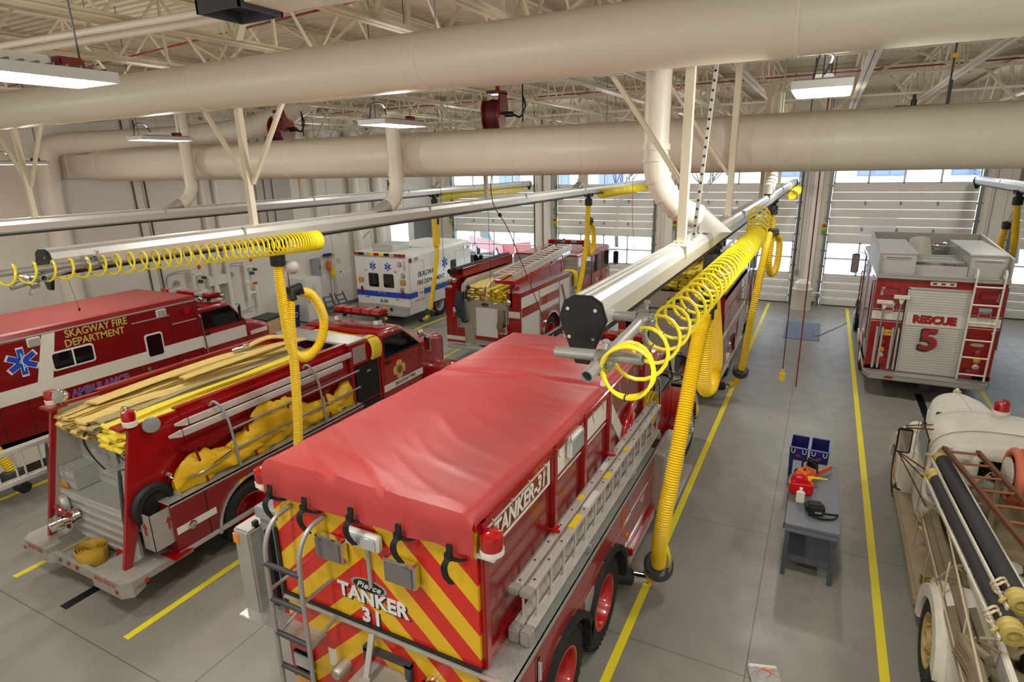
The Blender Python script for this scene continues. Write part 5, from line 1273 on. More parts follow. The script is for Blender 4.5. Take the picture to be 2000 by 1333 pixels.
# ladder carried on the far side
t = thing('ladder', (PX-1.36, PY+.0, 1.3), 'aluminium ladder hung on the side of the small pumper towards the red ambulance', 'ladder')
b = B()
for dx in (0, .07):
    for z in (0, .46): b.box(dx-.02, dx+.02, -.4+dx, 4.0, z, z+.07, .008)
O('beam', b, LALU, t); b = B(); y = -.1
while y < 3.9: b.cyl((0, y, .03), (0, y, .5), .014, 8); b.cyl((.07, y+.08, .03), (.07, y+.08, .5), .014, 8); y += .32
O('rungs', b, LALU, t)
b = B()
for y in (1.2, 3.2): b.box(.0, .48, y, y+.05, -.05, -.0, .005); b.box(.07, .5, y, y+.05, .53, .56, .005)
O('hanger_bracket', b, ALUD, t)

# ------------------------------------------------------------------ the red ambulance (far left)
AX, AY = -13.7, 3.0
T1 = thing('ambulance', (AX, AY, 0), 'red ambulance with white stripe lettered SKAGWAY FIRE DEPARTMENT', 'ambulance')
b = B(); b.prism([(-1.1, .55), (1.1, .55), (1.1, 2.68), (1.03, 2.8), (-1.03, 2.8), (-1.1, 2.68)], 'y', 0, 5.62, .01); O('box_body', b, REDD, T1, smooth=30)
b = B(); b.prism([(-1.0, 2.8), (1.0, 2.8), (.96, 2.825), (-.96, 2.825)], 'y', .05, 5.55); O('roof_panel', b, mat('glare_pale_red_roof', (160, 74, 72), .45, noise_amt=.15, noise_scale=2), T1, smooth=0)  # lamp glare on the glossy roof is painted in as paler red
b = B(); b.box(1.095, 1.115, 0, 5.62, 2.7, 2.725); b.box(1.02, 1.115, 5.6, 5.64, 2.7, 2.73); O('drip_rail', b, ALUD, T1, smooth=0)
b = B(); b.prism([(.0, .4)]+arch(.75, .45, .55, .4)+[(5.62, .4), (5.62, .72), (0, .72)], 'x', -1.08, 1.105); O('skirt', b, OFFW, T1, smooth=0)
pads(T1, 'white_stripe', [(1.1, 1.106, 0, 5.62, 1.58, 1.85)], OFFW)
b = B(); b.prism([(2.22, 1.85), (2.48, 1.85), (2.68, 2.7), (2.46, 2.7)], 'x', 1.1, 1.106); O('white_stripe', b, OFFW, T1, smooth=0)
for nm, y0, y1, z0, z1, dv in (('side_window', 2.5, 3.28, 1.96, 2.33, True), ('side_window', 4.28, 4.68, 1.68, 2.21, False)):
    b = B(); pts = [(p.x, p.z) for p in rrect(0, (y1-y0)/2, z0, z1, .06, 4, cx=(y0+y1)/2)]; b.prism(pts, 'x', 1.1, 1.118, .006); o = O(nm, b, WHITE, T1)
    b = B(); pts = [(p.x, p.z) for p in rrect(0, (y1-y0)/2-.035, z0+.035, z1-.035, .045, 4, cx=(y0+y1)/2)]; b.prism(pts, 'x', 1.112, 1.121); O('pane', b, GLASSD, o, smooth=0)
    if dv: b = B(); b.box(1.116, 1.126, (y0+y1)/2-.015, (y0+y1)/2+.015, z0+.02, z1-.02); O('divider', b, WHITE, o, smooth=0)
star_of_life(T1, 1.1, 2.07, 2.29, .24, 'x')
for dx, dz, m, xx in ((.012, -.01, BRSHAD, 1.103), (0, 0, GOLD, 1.106)):
    text('lettering', 'SKAGWAY FIRE', .205, m, T1, (xx, 3.42+dx, 2.6+dz), 'right', sx=.83, bold=.003); text('lettering', 'DEPARTMENT', .2, m, T1, (xx, 3.36+dx, 2.42+dz), 'right', sx=.9, bold=.003)
text('lettering', 'AMBULANCE', .2, mat('red_outline', (206, 150, 158), .5), T1, (1.103, 3.27, 1.43), 'right', sx=.9, bold=.008, space=1.06); text('lettering', 'AMBULANCE', .2, BLUE, T1, (1.107, 3.27, 1.43), 'right', sx=.9, space=1.06)
pads(T1, 'door_seam', [(1.101, 1.104, y, y+.012, .72, 2.5) for y in (1.55, 4.08, 4.9, 5.52, 2.4-.4)]+[(1.101, 1.104, 4.08, 4.9, 2.5, 2.51)], BLACK)
pads(T1, 'hinge_strip', [(1.1, 1.125, 4.08, 4.9, 2.5, 2.52), (1.1, 1.125, 4.95, 5.52, 2.28, 2.3), (1.1, 1.125, 2.7, 3.9, .74, .77)], ALU)
lens_box(T1, 'scene_light', 1.09, 1.14, 2.2, 2.42, 2.52, 2.69, CLEARL, WHITE, 'x'); lens_box(T1, 'scene_light', 1.09, 1.14, 4.63, 4.85, 2.52, 2.68, CLEARL, WHITE, 'x')
lens_box(T1, 'red_light', 1.09, 1.14, 5.22, 5.42, 2.42, 2.58, REDL, REDD, 'x')
b = B(); b.lathe([(.08, 0), (.08, .015), (.06, .02), (0, .015)], (1.1, 5.1, 1.35), (1, 0, 0), 20); O('filler_badge', b, GREY, T1)
b = B(); b.box(1.1, 1.13, 4.22, 4.3, 1.3, 1.5, .01); b.box(1.1, 1.12, .95, 1.05, 1.5, 1.62, .01); O('door_latch', b, CHROME, T1)
b = B()
for x, y in ((.3, 1.6), (.25, 3.6)): b.cyl((x, y, 2.82), (x, y, 2.88), .02, 8); b.cyl((x, y, 2.88), (x-.12, y-.05, 3.7 if y > 2 else 2.9), .004, 5)
O('antenna', b, BLACKP, T1)
for s in (-1, 1): wheel(T1, s*.95, .75, .45, .3, s, ALU, 'deep')
b = B(); b.box(-.7, .7, .2, 7.6, .45, .6); O('chassis', b, BLACK, T1, smooth=0)
conv_cab(T1, 5.62, 6.95, .98, .6, 1.92, 2.5, RED, .95, 1.62, R=.45, fy=7.45, fx=1.06, roofslope=.42, hood_hw=.72)
pads(T1, 'white_stripe', [(.981, .99, 5.66, 6.9, 1.5, 1.8)], OFFW); pads(T1, 'white_stripe', [(.7, .735, 6.96, 7.75, 1.42, 1.52)], OFFW)
light_bar(T1, .05, 6.2, 2.62, .95, .3, .12, ('r', 'w', 'r', 'r', 'w', 'r'))
b = B()
b.lathe([(.02, 0), (.03, .3), (.07, .42), (.075, .43)], (.75, 6.05, 2.62), (.35, 1, .05), 16); b.sph((.72, 6.0, 2.62), .07); b.cyl((.3, 6.1, 2.55), (.3, 6.1, 2.66), .03, 8); O('air_horn', b, CHROME, T1)
rail_tube(T1, 'grab_rail', [(1.0, 5.66, 2.3), (1.06, 5.67, 2.25), (1.06, 5.72, 1.3), (1.0, 5.72, 1.25)], .016, CHROME)
mirror(T1, 1.02, 6.75, 2.15, .36, .05, CHROME, .1)
# ------------------------------------------------------------------ cab-over fire engine parts
def cab_over(t, y0, y1, hw, z0, zb, zr, paint, wins, glass=GLASSD, low=None):
    b = B(); b.loft([rrect(y0, hw, z0, zr, .08), rrect(y1-.35, hw, z0, zr, .1), rrect(y1-.1, hw*.98, z0, zr-.05, .14), rrect(y1, hw*.93, z0+.05, zb+.02, .12)]); c = O('cab', b, paint, t, smooth=50)
    for s in (-1, 1):
        for a, q in wins:
            b = B(); b.prism([(a, zb), (q, zb), (q-.03, zr-.2), (a+.03, zr-.2)], 'x', min(s*(hw-.02), s*(hw+.008)), max(s*(hw-.02), s*(hw+.008)), .004); O('side_window', b, glass, c)
            b = B()
            for yy in (a-.1, q+.1): b.box(min(s*hw, s*(hw+.006)), max(s*hw, s*(hw+.006)), yy-.006, yy+.006, z0+.1, zr-.12)
            O('door_seam', b, BLACK, c, smooth=0)
            b = B(); b.cyl((s*(hw+.05), a-.04, zb-.6), (s*(hw+.05), a-.04, zb+.3), .014, 8); b.box(min(s*hw, s*(hw+.05)), max(s*hw, s*(hw+.05)), a-.05, a-.03, zb-.58, zb-.55); b.box(min(s*hw, s*(hw+.05)), max(s*hw, s*(hw+.05)), a-.05, a-.03, zb+.25, zb+.28); O('grab_rail', b, CHROME, c)
    b = B(); b.loft([rrect(y1-.05, hw*.86, zb+.02, zr-.14, .08), rrect(y1+.012, hw*.85, zb+.03, zr-.2, .08)]); O('windshield', b, glass, c)
    if low: pads(t, 'cab_band', [(s*hw-.006, s*hw+.006, y0+.02, y1-.12, low[0], low[1]) for s in (-1, 1)], OFFW)
    b = B(); b.box(-hw, hw, y1-.02, y1+.35, .45, .8, .03); O('front_bumper', b, CHROME, t)
    return c
def engine_side(t, hw, L, zt, wy, R, paint, s):
    lo = [(0, .5)]+arch(wy, R, R+.13, .5)+[(L, .5), (L, zt), (0, zt)]
    b = B(); b.prism(lo, 'x', min(s*hw*.7, s*hw), max(s*hw*.7, s*hw)); o = O('side_body', b, paint, t, smooth=0)
    b = B(); A = [math.radians(-4+188*k/20) for k in range(21)]; b.prism([(wy+(R+.17)*math.cos(a), R+(R+.17)*math.sin(a)) for a in A]+[(wy+(R+.12)*math.cos(a), R+(R+.12)*math.sin(a)) for a in A[::-1]], 'x', min(s*hw, s*(hw+.04)), max(s*hw, s*(hw+.04)), .01); O('arch_trim', b, CHROME, t)
    b = B(); b.box(min(s*hw*.98, s*(hw+.03)), max(s*hw*.98, s*(hw+.03)), 0, L, .46, .53, .01); O('rub_rail', b, ALU, t)
    return o
# ------------------------------------------------------------------ engine 23 with the grey ladder (second door)
EX, EY = -8.42, 14.4
T5 = thing('fire_engine', (EX, EY, 0), 'red and white fire engine numbered 23 carrying a grey ladder on top', 'fire engine')
for s in (-1, 1):
    engine_side(T5, 1.22, 3.65, 2.12, 2.15, .5, RED, s); wheel(T5, s*1.05, 2.15, .5, .3, s, RIMR, 'deep'); wheel(T5, s*1.05, 7.0, .5, .3, s, RIMR, 'flush')
    x = s*1.222
    def dd(y0, y1, z0, z1):
        b = B(); b.box(min(x, x+s*.015), max(x, x+s*.015), y0, y1, z0, z1, .008); d = O('compartment_door', b, WHITE, T5)
        b = B(); b.box(min(x, x+s*.03), max(x, x+s*.03), y1+.005, y1+.03, z0, z1); b.box(min(x, x+s*.03), max(x, x+s*.03), y0, y1, z0-.03, z0-.005); O('door_frame', b, ALU, d, smooth=0)
        return d
    dd(.04, 1.22, .55, 2.0); dd(1.28, 2.72, 1.32, 2.0); dd(2.78, 3.6, .55, 2.0)
    xx = x+s*.016
    pads(T5, 'red_stripe', [(min(xx, xx+s*.003), max(xx, xx+s*.003), .06, 1.2, 1.42, 1.68), (min(xx, xx+s*.003), max(xx, xx+s*.003), 1.3, 2.7, 1.5, 1.76)], RED)
    b = B(); b.prism([(2.85, 1.85), (3.0, 1.85), (3.5, .95), (3.3, .95)], 'x', min(xx, xx+s*.003), max(xx, xx+s*.003)); O('red_stripe', b, RED, T5, smooth=0)
    b = B(); b.box(min(s*.95, s*1.24), max(s*.95, s*1.24), 0, 3.65, 2.12, 2.15, .01); O('catwalk', b, TREAD, T5)
    b = B(); b.box(min(s*.9, s*.98), max(s*.9, s*.98), .0, 3.7, 1.7, 2.45, .01); b.box(min(s*.98, s*1.22), max(s*.98, s*1.22), -.02, .0, .5, 1.95); O('bed_wall', b, RED, T5)
    b = B(); b.lathe([(.08, 0), (.085, .1), (.07, .14), (0, .15)], (s*1.08, .08, 2.2), seg=16); O('beacon', b, REDL, T5)
    b = B(); b.sph((s*.88, -.04, 2.38 if s < 0 else 1.85), .085, (1, .7, 1)); O('spotlight', b, CHROME, T5)
    b = B(); b.cyl((s*.8, -.05, 1.0), (s*.8, -.05, 1.8), .018, 8); b.box(min(s*.78, s*.82), max(s*.78, s*.82), -.05, 0, 1.0, 1.03); b.box(min(s*.78, s*.82), max(s*.78, s*.82), -.05, 0, 1.76, 1.8); O('grab_rail', b, STEEL, T5)
b = B(); b.box(-.9, .9, .05, 3.7, .5, 1.72); b.box(-.8, .86, .0, .05, .5, 1.82); O('rear_panel', b, STEEL, T5, smooth=0)
b = B(); b.box(-1.22, -.8, -.01, .1, .5, 2.1); b.box(-.95, -.62, -.02, .02, .5, .98); O('rear_column', b, RED, T5, smooth=0)
b = B(); b.box(-.82, -.3, -.03, .0, .98, 1.02); b.box(-.42, -.3, -.02, .0, .45, 1.0); O('step_recess', b, ALUD, T5, smooth=0)
pads(T5, 'white_panel', [(-.2, .5, -.012, .0, .78, 1.62)], WHITE); pads(T5, 'red_band', [(-.25, .86, -.016, -.002, .66, .78), (.5, .86, -.014, -.002, .46, 1.2)], RED)
pads(T5, 'white_band', [(-1.22, -.8, -.014, -.009, 1.42, 1.56), (-1.22, -.6, -.024, -.009, .58, .7), (.87, 1.22, -.024, -.019, 1.42, 1.6)], OFFW)
pads(T5, 'amber_decal', [(-1.2, -.95, -.016, -.01, 1.28, 1.4)], AMBER)
text('number', '23', .26, OFFW, T5, (.68, -.02, 1.0), 'rear', bold=.012, space=1.1)
b = B(); b.lathe([(.001, 0), (.12, 0), (.12, .006), (.001, .006)], (0, 0, 0), (0, -1, 0), 24); o = O('badge', b, DARKG, T5, loc=(.1, -.004, 1.72)); o.scale = (1, 1, .45)
b = B(); b.box(-1.1, 1.1, -.28, 0, .4, .46, .015); O('tailboard', b, TREAD, T5)
b = B(); b.strip(catmull([(.62, -.04, 1.6), (.66, -.1, 1.4), (.62, -.12, 1.15), (.66, -.08, .98)], 5), (.2, 0, .02), .05); O('canvas_bag', b, OLDHOSE, T5)
b = B(); b.strip(catmull([(-.68, -.05, 2.05), (-.7, -.12, 1.7), (-.62, -.12, 1.3)], 5), (.26, .0, 0), .12); b.sph((-.55, -.1, 1.22), .1, (1.2, .8, .7)); O('coat_roll', b, mat('dark_navy_fabric', (46, 52, 66), .8), label='dark blue roll hung at the tail of the engine with the grey ladder', cat='bag', loc=(EX, EY, 0))
h = hose_load('fire_hose', [TAN, YHOSE], -.55, .05, 4, 7, .0, 3.3, 1.76, 21, 'tan fire hose load in the bed of the engine with the grey ladder', lay=.065); h.location = (EX, EY+.06, 0)
h = hose_load('fire_hose', [YHOSE], .12, .78, 5, [6, 7, 6, 7, 6], .0, 3.3, 1.76, 22, 'yellow fire hose load in the bed of the engine with the grey ladder', lay=.065); h.location = (EX, EY+.06, 0)
b = B(); b.prism([(.1, 1.8), (3.4, 1.8), (3.4, 2.35), (.5, 2.35), (.2, 2.2)], 'x', .06, .1); b.prism([(.1, 1.8), (3.4, 1.8), (3.4, 2.35), (.5, 2.35), (.2, 2.2)], 'x', -.78, -.74); O('bed_divider', b, OFFW, T5, smooth=0)
b = B(); b.strip(catmull([(-.42, -.05, 2.2), (-.46, -.1, 2.0), (-.36, -.1, 1.8)], 5), (.06, 0, 0), .02); b.sph((-.42, -.02, 2.2), .06); O('hose_strap', b, BLACK, T5)
b = B()
for x, z in ((-.98, 2.62), (-.8, 2.66)): b.cyl((x, -.1, z), (x, 3.2, z+.02), .075, 16)
hs = O('suction_hose', b, BLACK, T5); b = B(); b.box(-1.04, -.72, .0, 3.2, 2.46, 2.54); b.box(-.68, -.64, .1, 3.2, 2.46, 2.7); O('hose_trough', b, RED, T5, smooth=0)
b = B(); b.bar((.55, 0, 2.42), (.55, 4.2, 2.7), .06, .05); b.bar((1.0, 0, 2.4), (1.0, 4.2, 2.68), .06, .08); b.box(.45, 1.04, -.02, .06, 2.36, 2.46)
for y in (1.2, 2.6, 3.5): b.box(.5, 1.05, y, y+.05, 2.42+y*.067-.05, 2.45+y*.067); b.bar((.96, y+.02, 2.4+y*.067), (.96, y+.02, 2.15), .04, .04)
O('ladder_rack', b, REDB, T5, smooth=0)
t = thing('ladder', (EX+.74, EY-.05, 2.5), 'grey ladder lying on the rack of the engine numbered 23', 'ladder'); t.rotation_euler = (.066, 0, 0)
b = B()
for x in (-.32, .27): b.box(x, x+.05, 0, 4.3, .0, .15, .008)
b.box(.32, .35, .5, 4.2, .0, .2, .006); O('beam', b, LALU, t)
b = B(); y = .2
while y < 4.2: b.cyl((-.3, y, .1), (.3, y, .1), .016, 8); y += .3
O('rungs', b, LALU, t)
b = B()
for k in range(13): b.cyl((.35, .7+k*.28, .1), (.356, .7+k*.28, .1), .02, 6)
O('rivet', b, DARKG, t)
b = B(); b.box(-1.2, 1.2, 3.66, 4.45, .5, 2.0); O('pump_panel', b, STEEL, T5, smooth=0)
b = B(); b.box(-1.22, 1.22, 3.66, 4.45, 2.0, 2.04); b.box(-1.2, 1.2, 4.42, 4.46, 2.0, 2.5); b.box(-.3, .5, 3.7, 4.3, 2.04, 2.3, .02); O('pump_deck', b, TREAD, T5, smooth=0)
b = B()
for s in (-1, 1):
    for y, z, r in ((3.85, 1.0, .09), (4.1, 1.05, .09), (3.95, 1.45, .05), (4.2, 1.5, .05), (4.05, .75, .1)): b.lathe([(0, 0), (r, 0), (r, .05), (r*.8, .09), (0, .1)], (s*1.2, y, z), (s, 0, 0), 16)
O('pump_gauge', b, CHROME, T5)
b = B(); b.strip(catmull([(.9, 4.0, 2.1), (1.2, 4.05, 2.08), (1.28, 4.06, 1.9), (1.25, 4.1, 1.6)], 5), (0, .3, 0), .06); O('crosslay_hose', b, YHOSE, label='yellow hose spilling over the pump panel of engine 23', cat='fire hose', loc=(EX, EY, 0))
cab_over(T5, 4.48, 8.05, 1.2, .55, 1.72, 2.55, RED, [(4.9, 5.7), (5.95, 6.75), (6.95, 7.7)], low=(.55, .95))
maltese(T5, 'gold_emblem', 1.206, 6.35, 1.3, .2, GOLD); text('lettering', 'SKAGWAY', .13, GOLD, T5, (1.208, 7.3, 1.4), 'right'); text('lettering', 'FIRE', .13, GOLD, T5, (1.208, 7.3, 1.25), 'right')
light_bar(T5, .1, 6.4, 2.68, .8, .32, .14, ('r', 'r', 'w', 'r', 'w', 'r', 'r'))
mirror(T5, 1.3, 8.0, 2.0, .5, .2, BLACKP, .2)
b = B(); b.cyl((-.2, 5.0, 2.55), (-.1, 5.1, 2.8), .04, 10); b.cyl((-.4, 5.0, 2.6), (.25, 5.6, 2.95), .025, 8); b.box(.15, .45, 4.7, 5.0, 2.56, 2.72, .02); O('deck_gun', b, DARKG, T5)
# ------------------------------------------------------------------ engine with stainless rear (third door)
FX, FY = -3.05, 14.05
T6 = thing('fire_engine', (FX, FY, 0), 'tall fire engine with a stainless rear and yellow hose piled above it', 'fire engine')
for s in (-1, 1):
    engine_side(T6, 1.24, 4.2, 2.55, 2.0, .52, RED, s); wheel(T6, s*1.06, 2.0, .52, .3, s, ALU, 'deep'); wheel(T6, s*1.06, 6.9, .52, .3, s, ALU, 'flush')
    x = s*1.242
    for y0, y1, z0, z1 in ((.06, .9, .6, 2.1), (.95, 2.85, 1.3, 2.1), (2.9, 4.1, .6, 2.1)):
        b = B(); b.box(min(x, x+s*.014), max(x, x+s*.014), y0, y1, z0, z1, .008); d = O('compartment_door', b, RED, T6); b = B(); b.box(min(x, x+s*.02), max(x, x+s*.02), y0+.1, y0+.13, z0+.1, z0+.5); O('door_handle', b, CHROME, d)
    pads(T6, 'white_stripe', [(min(x, x+s*.017), max(x, x+s*.017), .06, 4.1, 1.5, 1.62)], OFFW)
    b = B(); b.box(min(s*1.0, s*1.24), max(s*1.0, s*1.24), .0, 4.3, 2.4, 2.75, .01); O('bed_wall', b, RED, T6)
b = B(); b.box(-1.05, 1.05, .02, 4.2, .5, 2.5); b.box(-1.06, 1.06, .0, .04, 1.1, 2.56); b.box(-1.08, 1.08, -.03, .03, 2.5, 2.56, .01); O('rear_panel', b, STEEL, T6, smooth=0)
b = B(); b.box(-1.24, -1.05, -.01, .06, .5, 2.5); b.box(1.05, 1.24, -.01, .06, .5, 2.5); O('rear_column', b, RED, T6, smooth=0)
b = B(); b.box(-.45, .5, -.02, .0, 1.05, 2.12, .006); rd = O('rear_door', b, ALUD, T6); b = B(); b.box(-.48, -.45, -.025, .0, 1.05, 2.15); b.box(.5, .53, -.025, .0, 1.05, 2.15); b.box(-.48, .53, -.025, .0, 2.12, 2.15); O('door_frame', b, DARKG, rd, smooth=0)
b = B(); b.lathe([(.001, 0), (.16, 0), (.16, .006), (.001, .006)], (0, 0, 0), (0, -1, 0), 24); o = O('badge', b, BLACKP, T6, loc=(.1, -.006, 2.36)); o.scale = (1, 1, .4)
pads(T6, 'amber_decal', [(-1.22, -.95, -.016, -.01, 1.35, 1.52)], AMBER)
pads(T6, 'white_band', [(.1, 1.0, -.024, -.018, .55, .95)], OFFW); text('lettering', 'KEEP BACK', .1, REDB, T6, (.5, -.026, .86), 'rear'); text('lettering', '300 FEET', .1, REDB, T6, (.5, -.026, .72), 'rear')
b = B(); b.lathe([(.0, 0), (.08, 0), (.08, .5), (.05, .58), (.03, .62), (0, .62)], (.86, -.12, .5), seg=16); O('extinguisher', b, BLACKP, label='black fire extinguisher at the tail of the tall stainless engine', cat='fire extinguisher', loc=(FX, FY, 0))
b = B(); b.tube(catmull([(.4, -.03, 1.0), (.5, -.1, 1.02), (.9, -.1, 1.02), (1.0, -.1, .9), (1.0, -.08, .6)], 5), .02, 8); O('grab_rail', b, STEEL, T6)
b = B(); b.box(-1.15, 1.15, -.4, 0, .42, .5, .015); O('tailboard', b, TREAD, T6)
h = hose_load('fire_hose', [TAN, YHOSE], -.95, -.3, 4, 4, .0, 3.6, 2.6, 31, 'tan folded hose stack in the tall engine bed', lay=.075); h.location = (FX, FY+.06, 0)
h = hose_load('fire_hose', [YHOSE], -.2, .9, 6, [3, 5, 6, 6, 7, 7], .0, 3.6, 2.6, 32, 'bright yellow folded hose stack in the tall engine bed', lay=.075, rough=.1); h.location = (FX, FY+.06, 0)
b = B(); b.strip(catmull([(-.15, .1, 2.9), (.05, .5, 3.15), (.2, 1.2, 3.2), (.3, 2.4, 3.2)], 6), (.16, .0, .0), .05); b.strip(catmull([(.2, .1, 3.0), (.35, .6, 3.25), (.45, 1.3, 3.3), (.5, 2.4, 3.3)], 6), (.16, .0, .0), .05); O('fire_hose', b, YHOSE, label='loose yellow hose lengths draped up the stack in the tall engine bed', cat='fire hose', loc=(FX, FY, 0))
b = B(); b.box(-.26, -.2, .1, 3.5, 2.5, 3.0); b.sph((-.24, .02, 2.78), .08, (1, .6, 1.3)); O('bed_divider', b, DARKG, T6)
b = B()
for k in range(9): b.box(.2, .8, 1.2+k*.22, 1.27+k*.22, 3.28, 3.31)
for x in (.2, .78): b.box(x, x+.04, 1.1, 4.6, 3.26, 3.33)
O('roof_rack', b, ALU, T6, smooth=0)
b = B(); b.box(.85, 1.2, .4, 4.2, 2.75, 2.79); b.box(.86, .9, .2, 4.4, 2.75, 3.0); O('side_tray', b, ALU, T6, smooth=0)
b = B()
for y in (3.6, 4.3): b.lathe([(0, -.1), (.09, -.09), (.11, .06), (.1, .08), (0, .06)], (1.05, y, 3.05), (.3, -1, .1), 18); b.cyl((1.05, y, 2.8), (1.05, y, 3.0), .03, 8)
O('flood_light', b, CHROME, T6)
b = B(); b.box(-1.2, 1.2, 4.2, 5.0, .5, 2.4); O('pump_panel', b, STEEL, T6, smooth=0)
cab_over(T6, 5.02, 8.2, 1.2, .55, 1.8, 2.7, RED, [(5.4, 6.1), (6.6, 7.6)])
mirror(T6, 1.28, 8.1, 2.15, .5, .2, BLACKP, .2)
b = B(); b.box(-.9, -.7, -.08, 0, 1.6, 1.8, .02); b.sph((-.85, -.1, 2.2), .09); O('tail_bag', b, mat('dark_navy_fabric', (46, 52, 66), .8), T6)
# ------------------------------------------------------------------ rescue truck
RX, RY = 2.47, 16.1
T7 = thing('rescue_truck', (RX, RY, 0), 'red rescue truck seen from behind with RESCUE 5 on its door', 'fire truck')
b = B(); b.box(-1.22, 1.22, .0, 3.6, .6, 2.84, .012); O('box_body', b, RED, T7)
lo7 = [(.0, .5)]+arch(1.9, .5, .62, .5)+[(3.6, .5), (3.6, .7), (0, .7)]
b = B(); b.prism(lo7, 'x', -1.24, -.9); b.prism(lo7, 'x', .9, 1.24); O('skirt', b, RED, T7, smooth=0)
for s in (-1, 1): wheel(T7, s*1.07, 1.9, .5, .3, s, ALU, 'deep'); wheel(T7, s*1.07, 6.2, .5, .3, s, ALU, 'flush')
b = B(); b.box(-1.25, 1.25, -.02, 3.65, 2.84, 2.9, .01); b.box(-1.24, 1.24, -.06, .0, 2.82, 2.92, .01); O('roof_deck', b, TREAD, T7)
b = B()
for s in (-1, 1): b.prism([(.0, 2.9), (3.5, 2.9), (3.5, 3.52), (2.8, 3.5), (.3, 3.38), (.0, 3.36)], 'x', min(s*1.2, s*1.24), max(s*1.2, s*1.24))
b.box(-1.24, 1.24, 3.46, 3.5, 2.9, 3.52); O('coffin_wall', b, ALUD, T7, smooth=0)
for x0, x1, y0, y1, m in ((-1.2, -.5, .12, 2.8, 0), (.52, 1.2, .25, 3.05, 1)):
    b = B(); b.box(x0, x1, y0, y1, 2.9, 3.36, .01); bx_ = O('roof_box', b, ALU, T7)
    b = B(); b.box(x0-.015, x1+.015, y0-.02, y1, 3.36, 3.4, .008)
    n = 34
    for k in range(n):
        y = y0+(y1-y0)*k/n; b.box(x0, x1, y+.01, y+.04, 3.4, 3.406)
    O('lid', b, ALU, bx_, smooth=0)
    b = B(); xe = x1 if m == 0 else x0; b.box(xe-.02, xe+.02, (y0+y1)/2-.05, (y0+y1)/2+.05, 3.33, 3.42, .008); b.cyl((x0+.1, y0-.03, 3.28), (x1-.1, y0-.03, 3.28), .01, 8); O('latch', b, CHROME, bx_)
b = B()
for y in (.7, 1.15, 1.6): b.box(-.48, .5, y-.02, y+.02, 3.12, 3.18)
b.box(-.48, .5, .28, .32, 2.9, 3.1); O('cross_bar', b, ALU, T7, smooth=0)
b = B(); b.cyl((-.2, 2.4, 3.0), (-.2, 2.6, 3.45), .3, 20, .22); O('tank_drum', b, mat('pale_plastic', (206, 206, 190), .5), T7)
b = B(); b.lathe([(.04, 0), (.1, .05), (.1, .3), (.06, .36), (.06, .6)], (.1, 2.9, 3.25), (1, 0, 0), 16); O('monitor_nozzle', b, CHROME, T7)
b = B(); b.box(-.55, .6, -.02, .02, .62, 2.6, .008); rd = O('rollup_door', b, mat('satin_white_aluminium', (214, 210, 202), .45, .15), T7)
b = B()
for k in range(32): b.box(-.52, .57, -.024, -.02, .66+k*.06, .662+k*.06)
O('slat_line', b, GREY, rd, smooth=0)
b = B()
for x in (-.56, .6): b.box(x-.02, x+.02, -.035, .0, .62, 2.62)
b.box(-.58, .62, -.035, .0, 2.6, 2.64); O('door_frame', b, ALU, rd, smooth=0)
pads(T7, 'door_gasket', [(-.6, -.58, -.02, .0, .62, 2.6), (.62, .64, -.02, .0, .62, 2.6)], BLACK)
pads(T7, 'white_band', [(-1.22, -.6, -.006, .0, 1.84, 2.04), (.64, 1.22, -.006, .0, 1.84, 2.04), (-.53, .58, -.03, -.024, 1.76, 2.04)], OFFW)
pads(T7, 'pin_stripe', [(-1.22, -.6, -.006, .0, 2.08, 2.09), (.64, 1.22, -.006, .0, 2.08, 2.09), (-1.22, -.6, -.006, .0, 1.79, 1.8), (.64, 1.22, -.006, .0, 1.79, 1.8)], OFFW)
for dx, dz, m, yy in ((-.016, .012, BRSHAD, -.031), (0, 0, REDB, -.034)):
    text('lettering', 'RESCUE', .235, m, T7, (.02+dx, yy, 1.9+dz), 'rear', sx=1.0, bold=.012); 
for k in range(4): text('number', '5', .7, BRSHAD, T7, (-.02-.012*(k+1), -.026-.0005*k, 1.43-.01*(k+1)), 'rear', sx=1.1, bold=.02)
text('number', '5', .7, REDB, T7, (-.02, -.031, 1.43), 'rear', sx=1.1, bold=.02)
pads(T7, 'number_stripes', [(-.3, .26, -.0365, -.0355, 1.2+k*.036, 1.204+k*.036) for k in range(13)], ALUD)
for x, z, w2, h2, m in ((-.92, 2.5, .17, .09, REDL), (.93, 2.54, .17, .09, REDL), (-.9, .84, .14, .1, REDL), (.88, .78, .14, .09, REDL)): lens_box(T7, 'warning_light', x-w2, x+w2, -.04, .0, z-h2, z+h2, m, DARKG)
for x, z in ((-.92, 2.17), (.9, 2.17)): lens_box(T7, 'backup_light', x-.12, x+.12, -.04, .0, z, z+.1, CLEARL); lens_box(T7, 'brake_light', x-.12, x+.12, -.04, .0, z-.12, z-.01, REDL)
for x, z, m in ((-.93, 1.28, REDL), (-.93, 1.1, AMBER), (-.93, .96, CLEARL), (.93, 1.24, REDL), (.93, 1.06, AMBER), (.93, .9, CLEARL)):
    b = B(); b.lathe([(.07, 0), (.07, .02), (.05, .04), (0, .045)], (x, 0, z), (0, -1, 0), 18); O('round_lamp', b, m, T7)
b = B(); b.box(-.18, .3, -.03, .0, 2.7, 2.8, .006); mk = O('marker_bar', b, OFFW, T7)
b = B()
for x in (-.1, .06, .22): b.box(x-.04, x+.04, -.036, -.03, 2.73, 2.77)
O('marker_lens', b, REDL, mk, smooth=0)
pads(T7, 'licence_plate', [(-1.04, -.74, -.012, .0, 1.46, 1.6)], mat('yellow_plate', (236, 190, 50), .5)); text('plate_number', 'XYU 741', .075, BLUE, T7, (-.89, -.014, 1.53), 'rear')
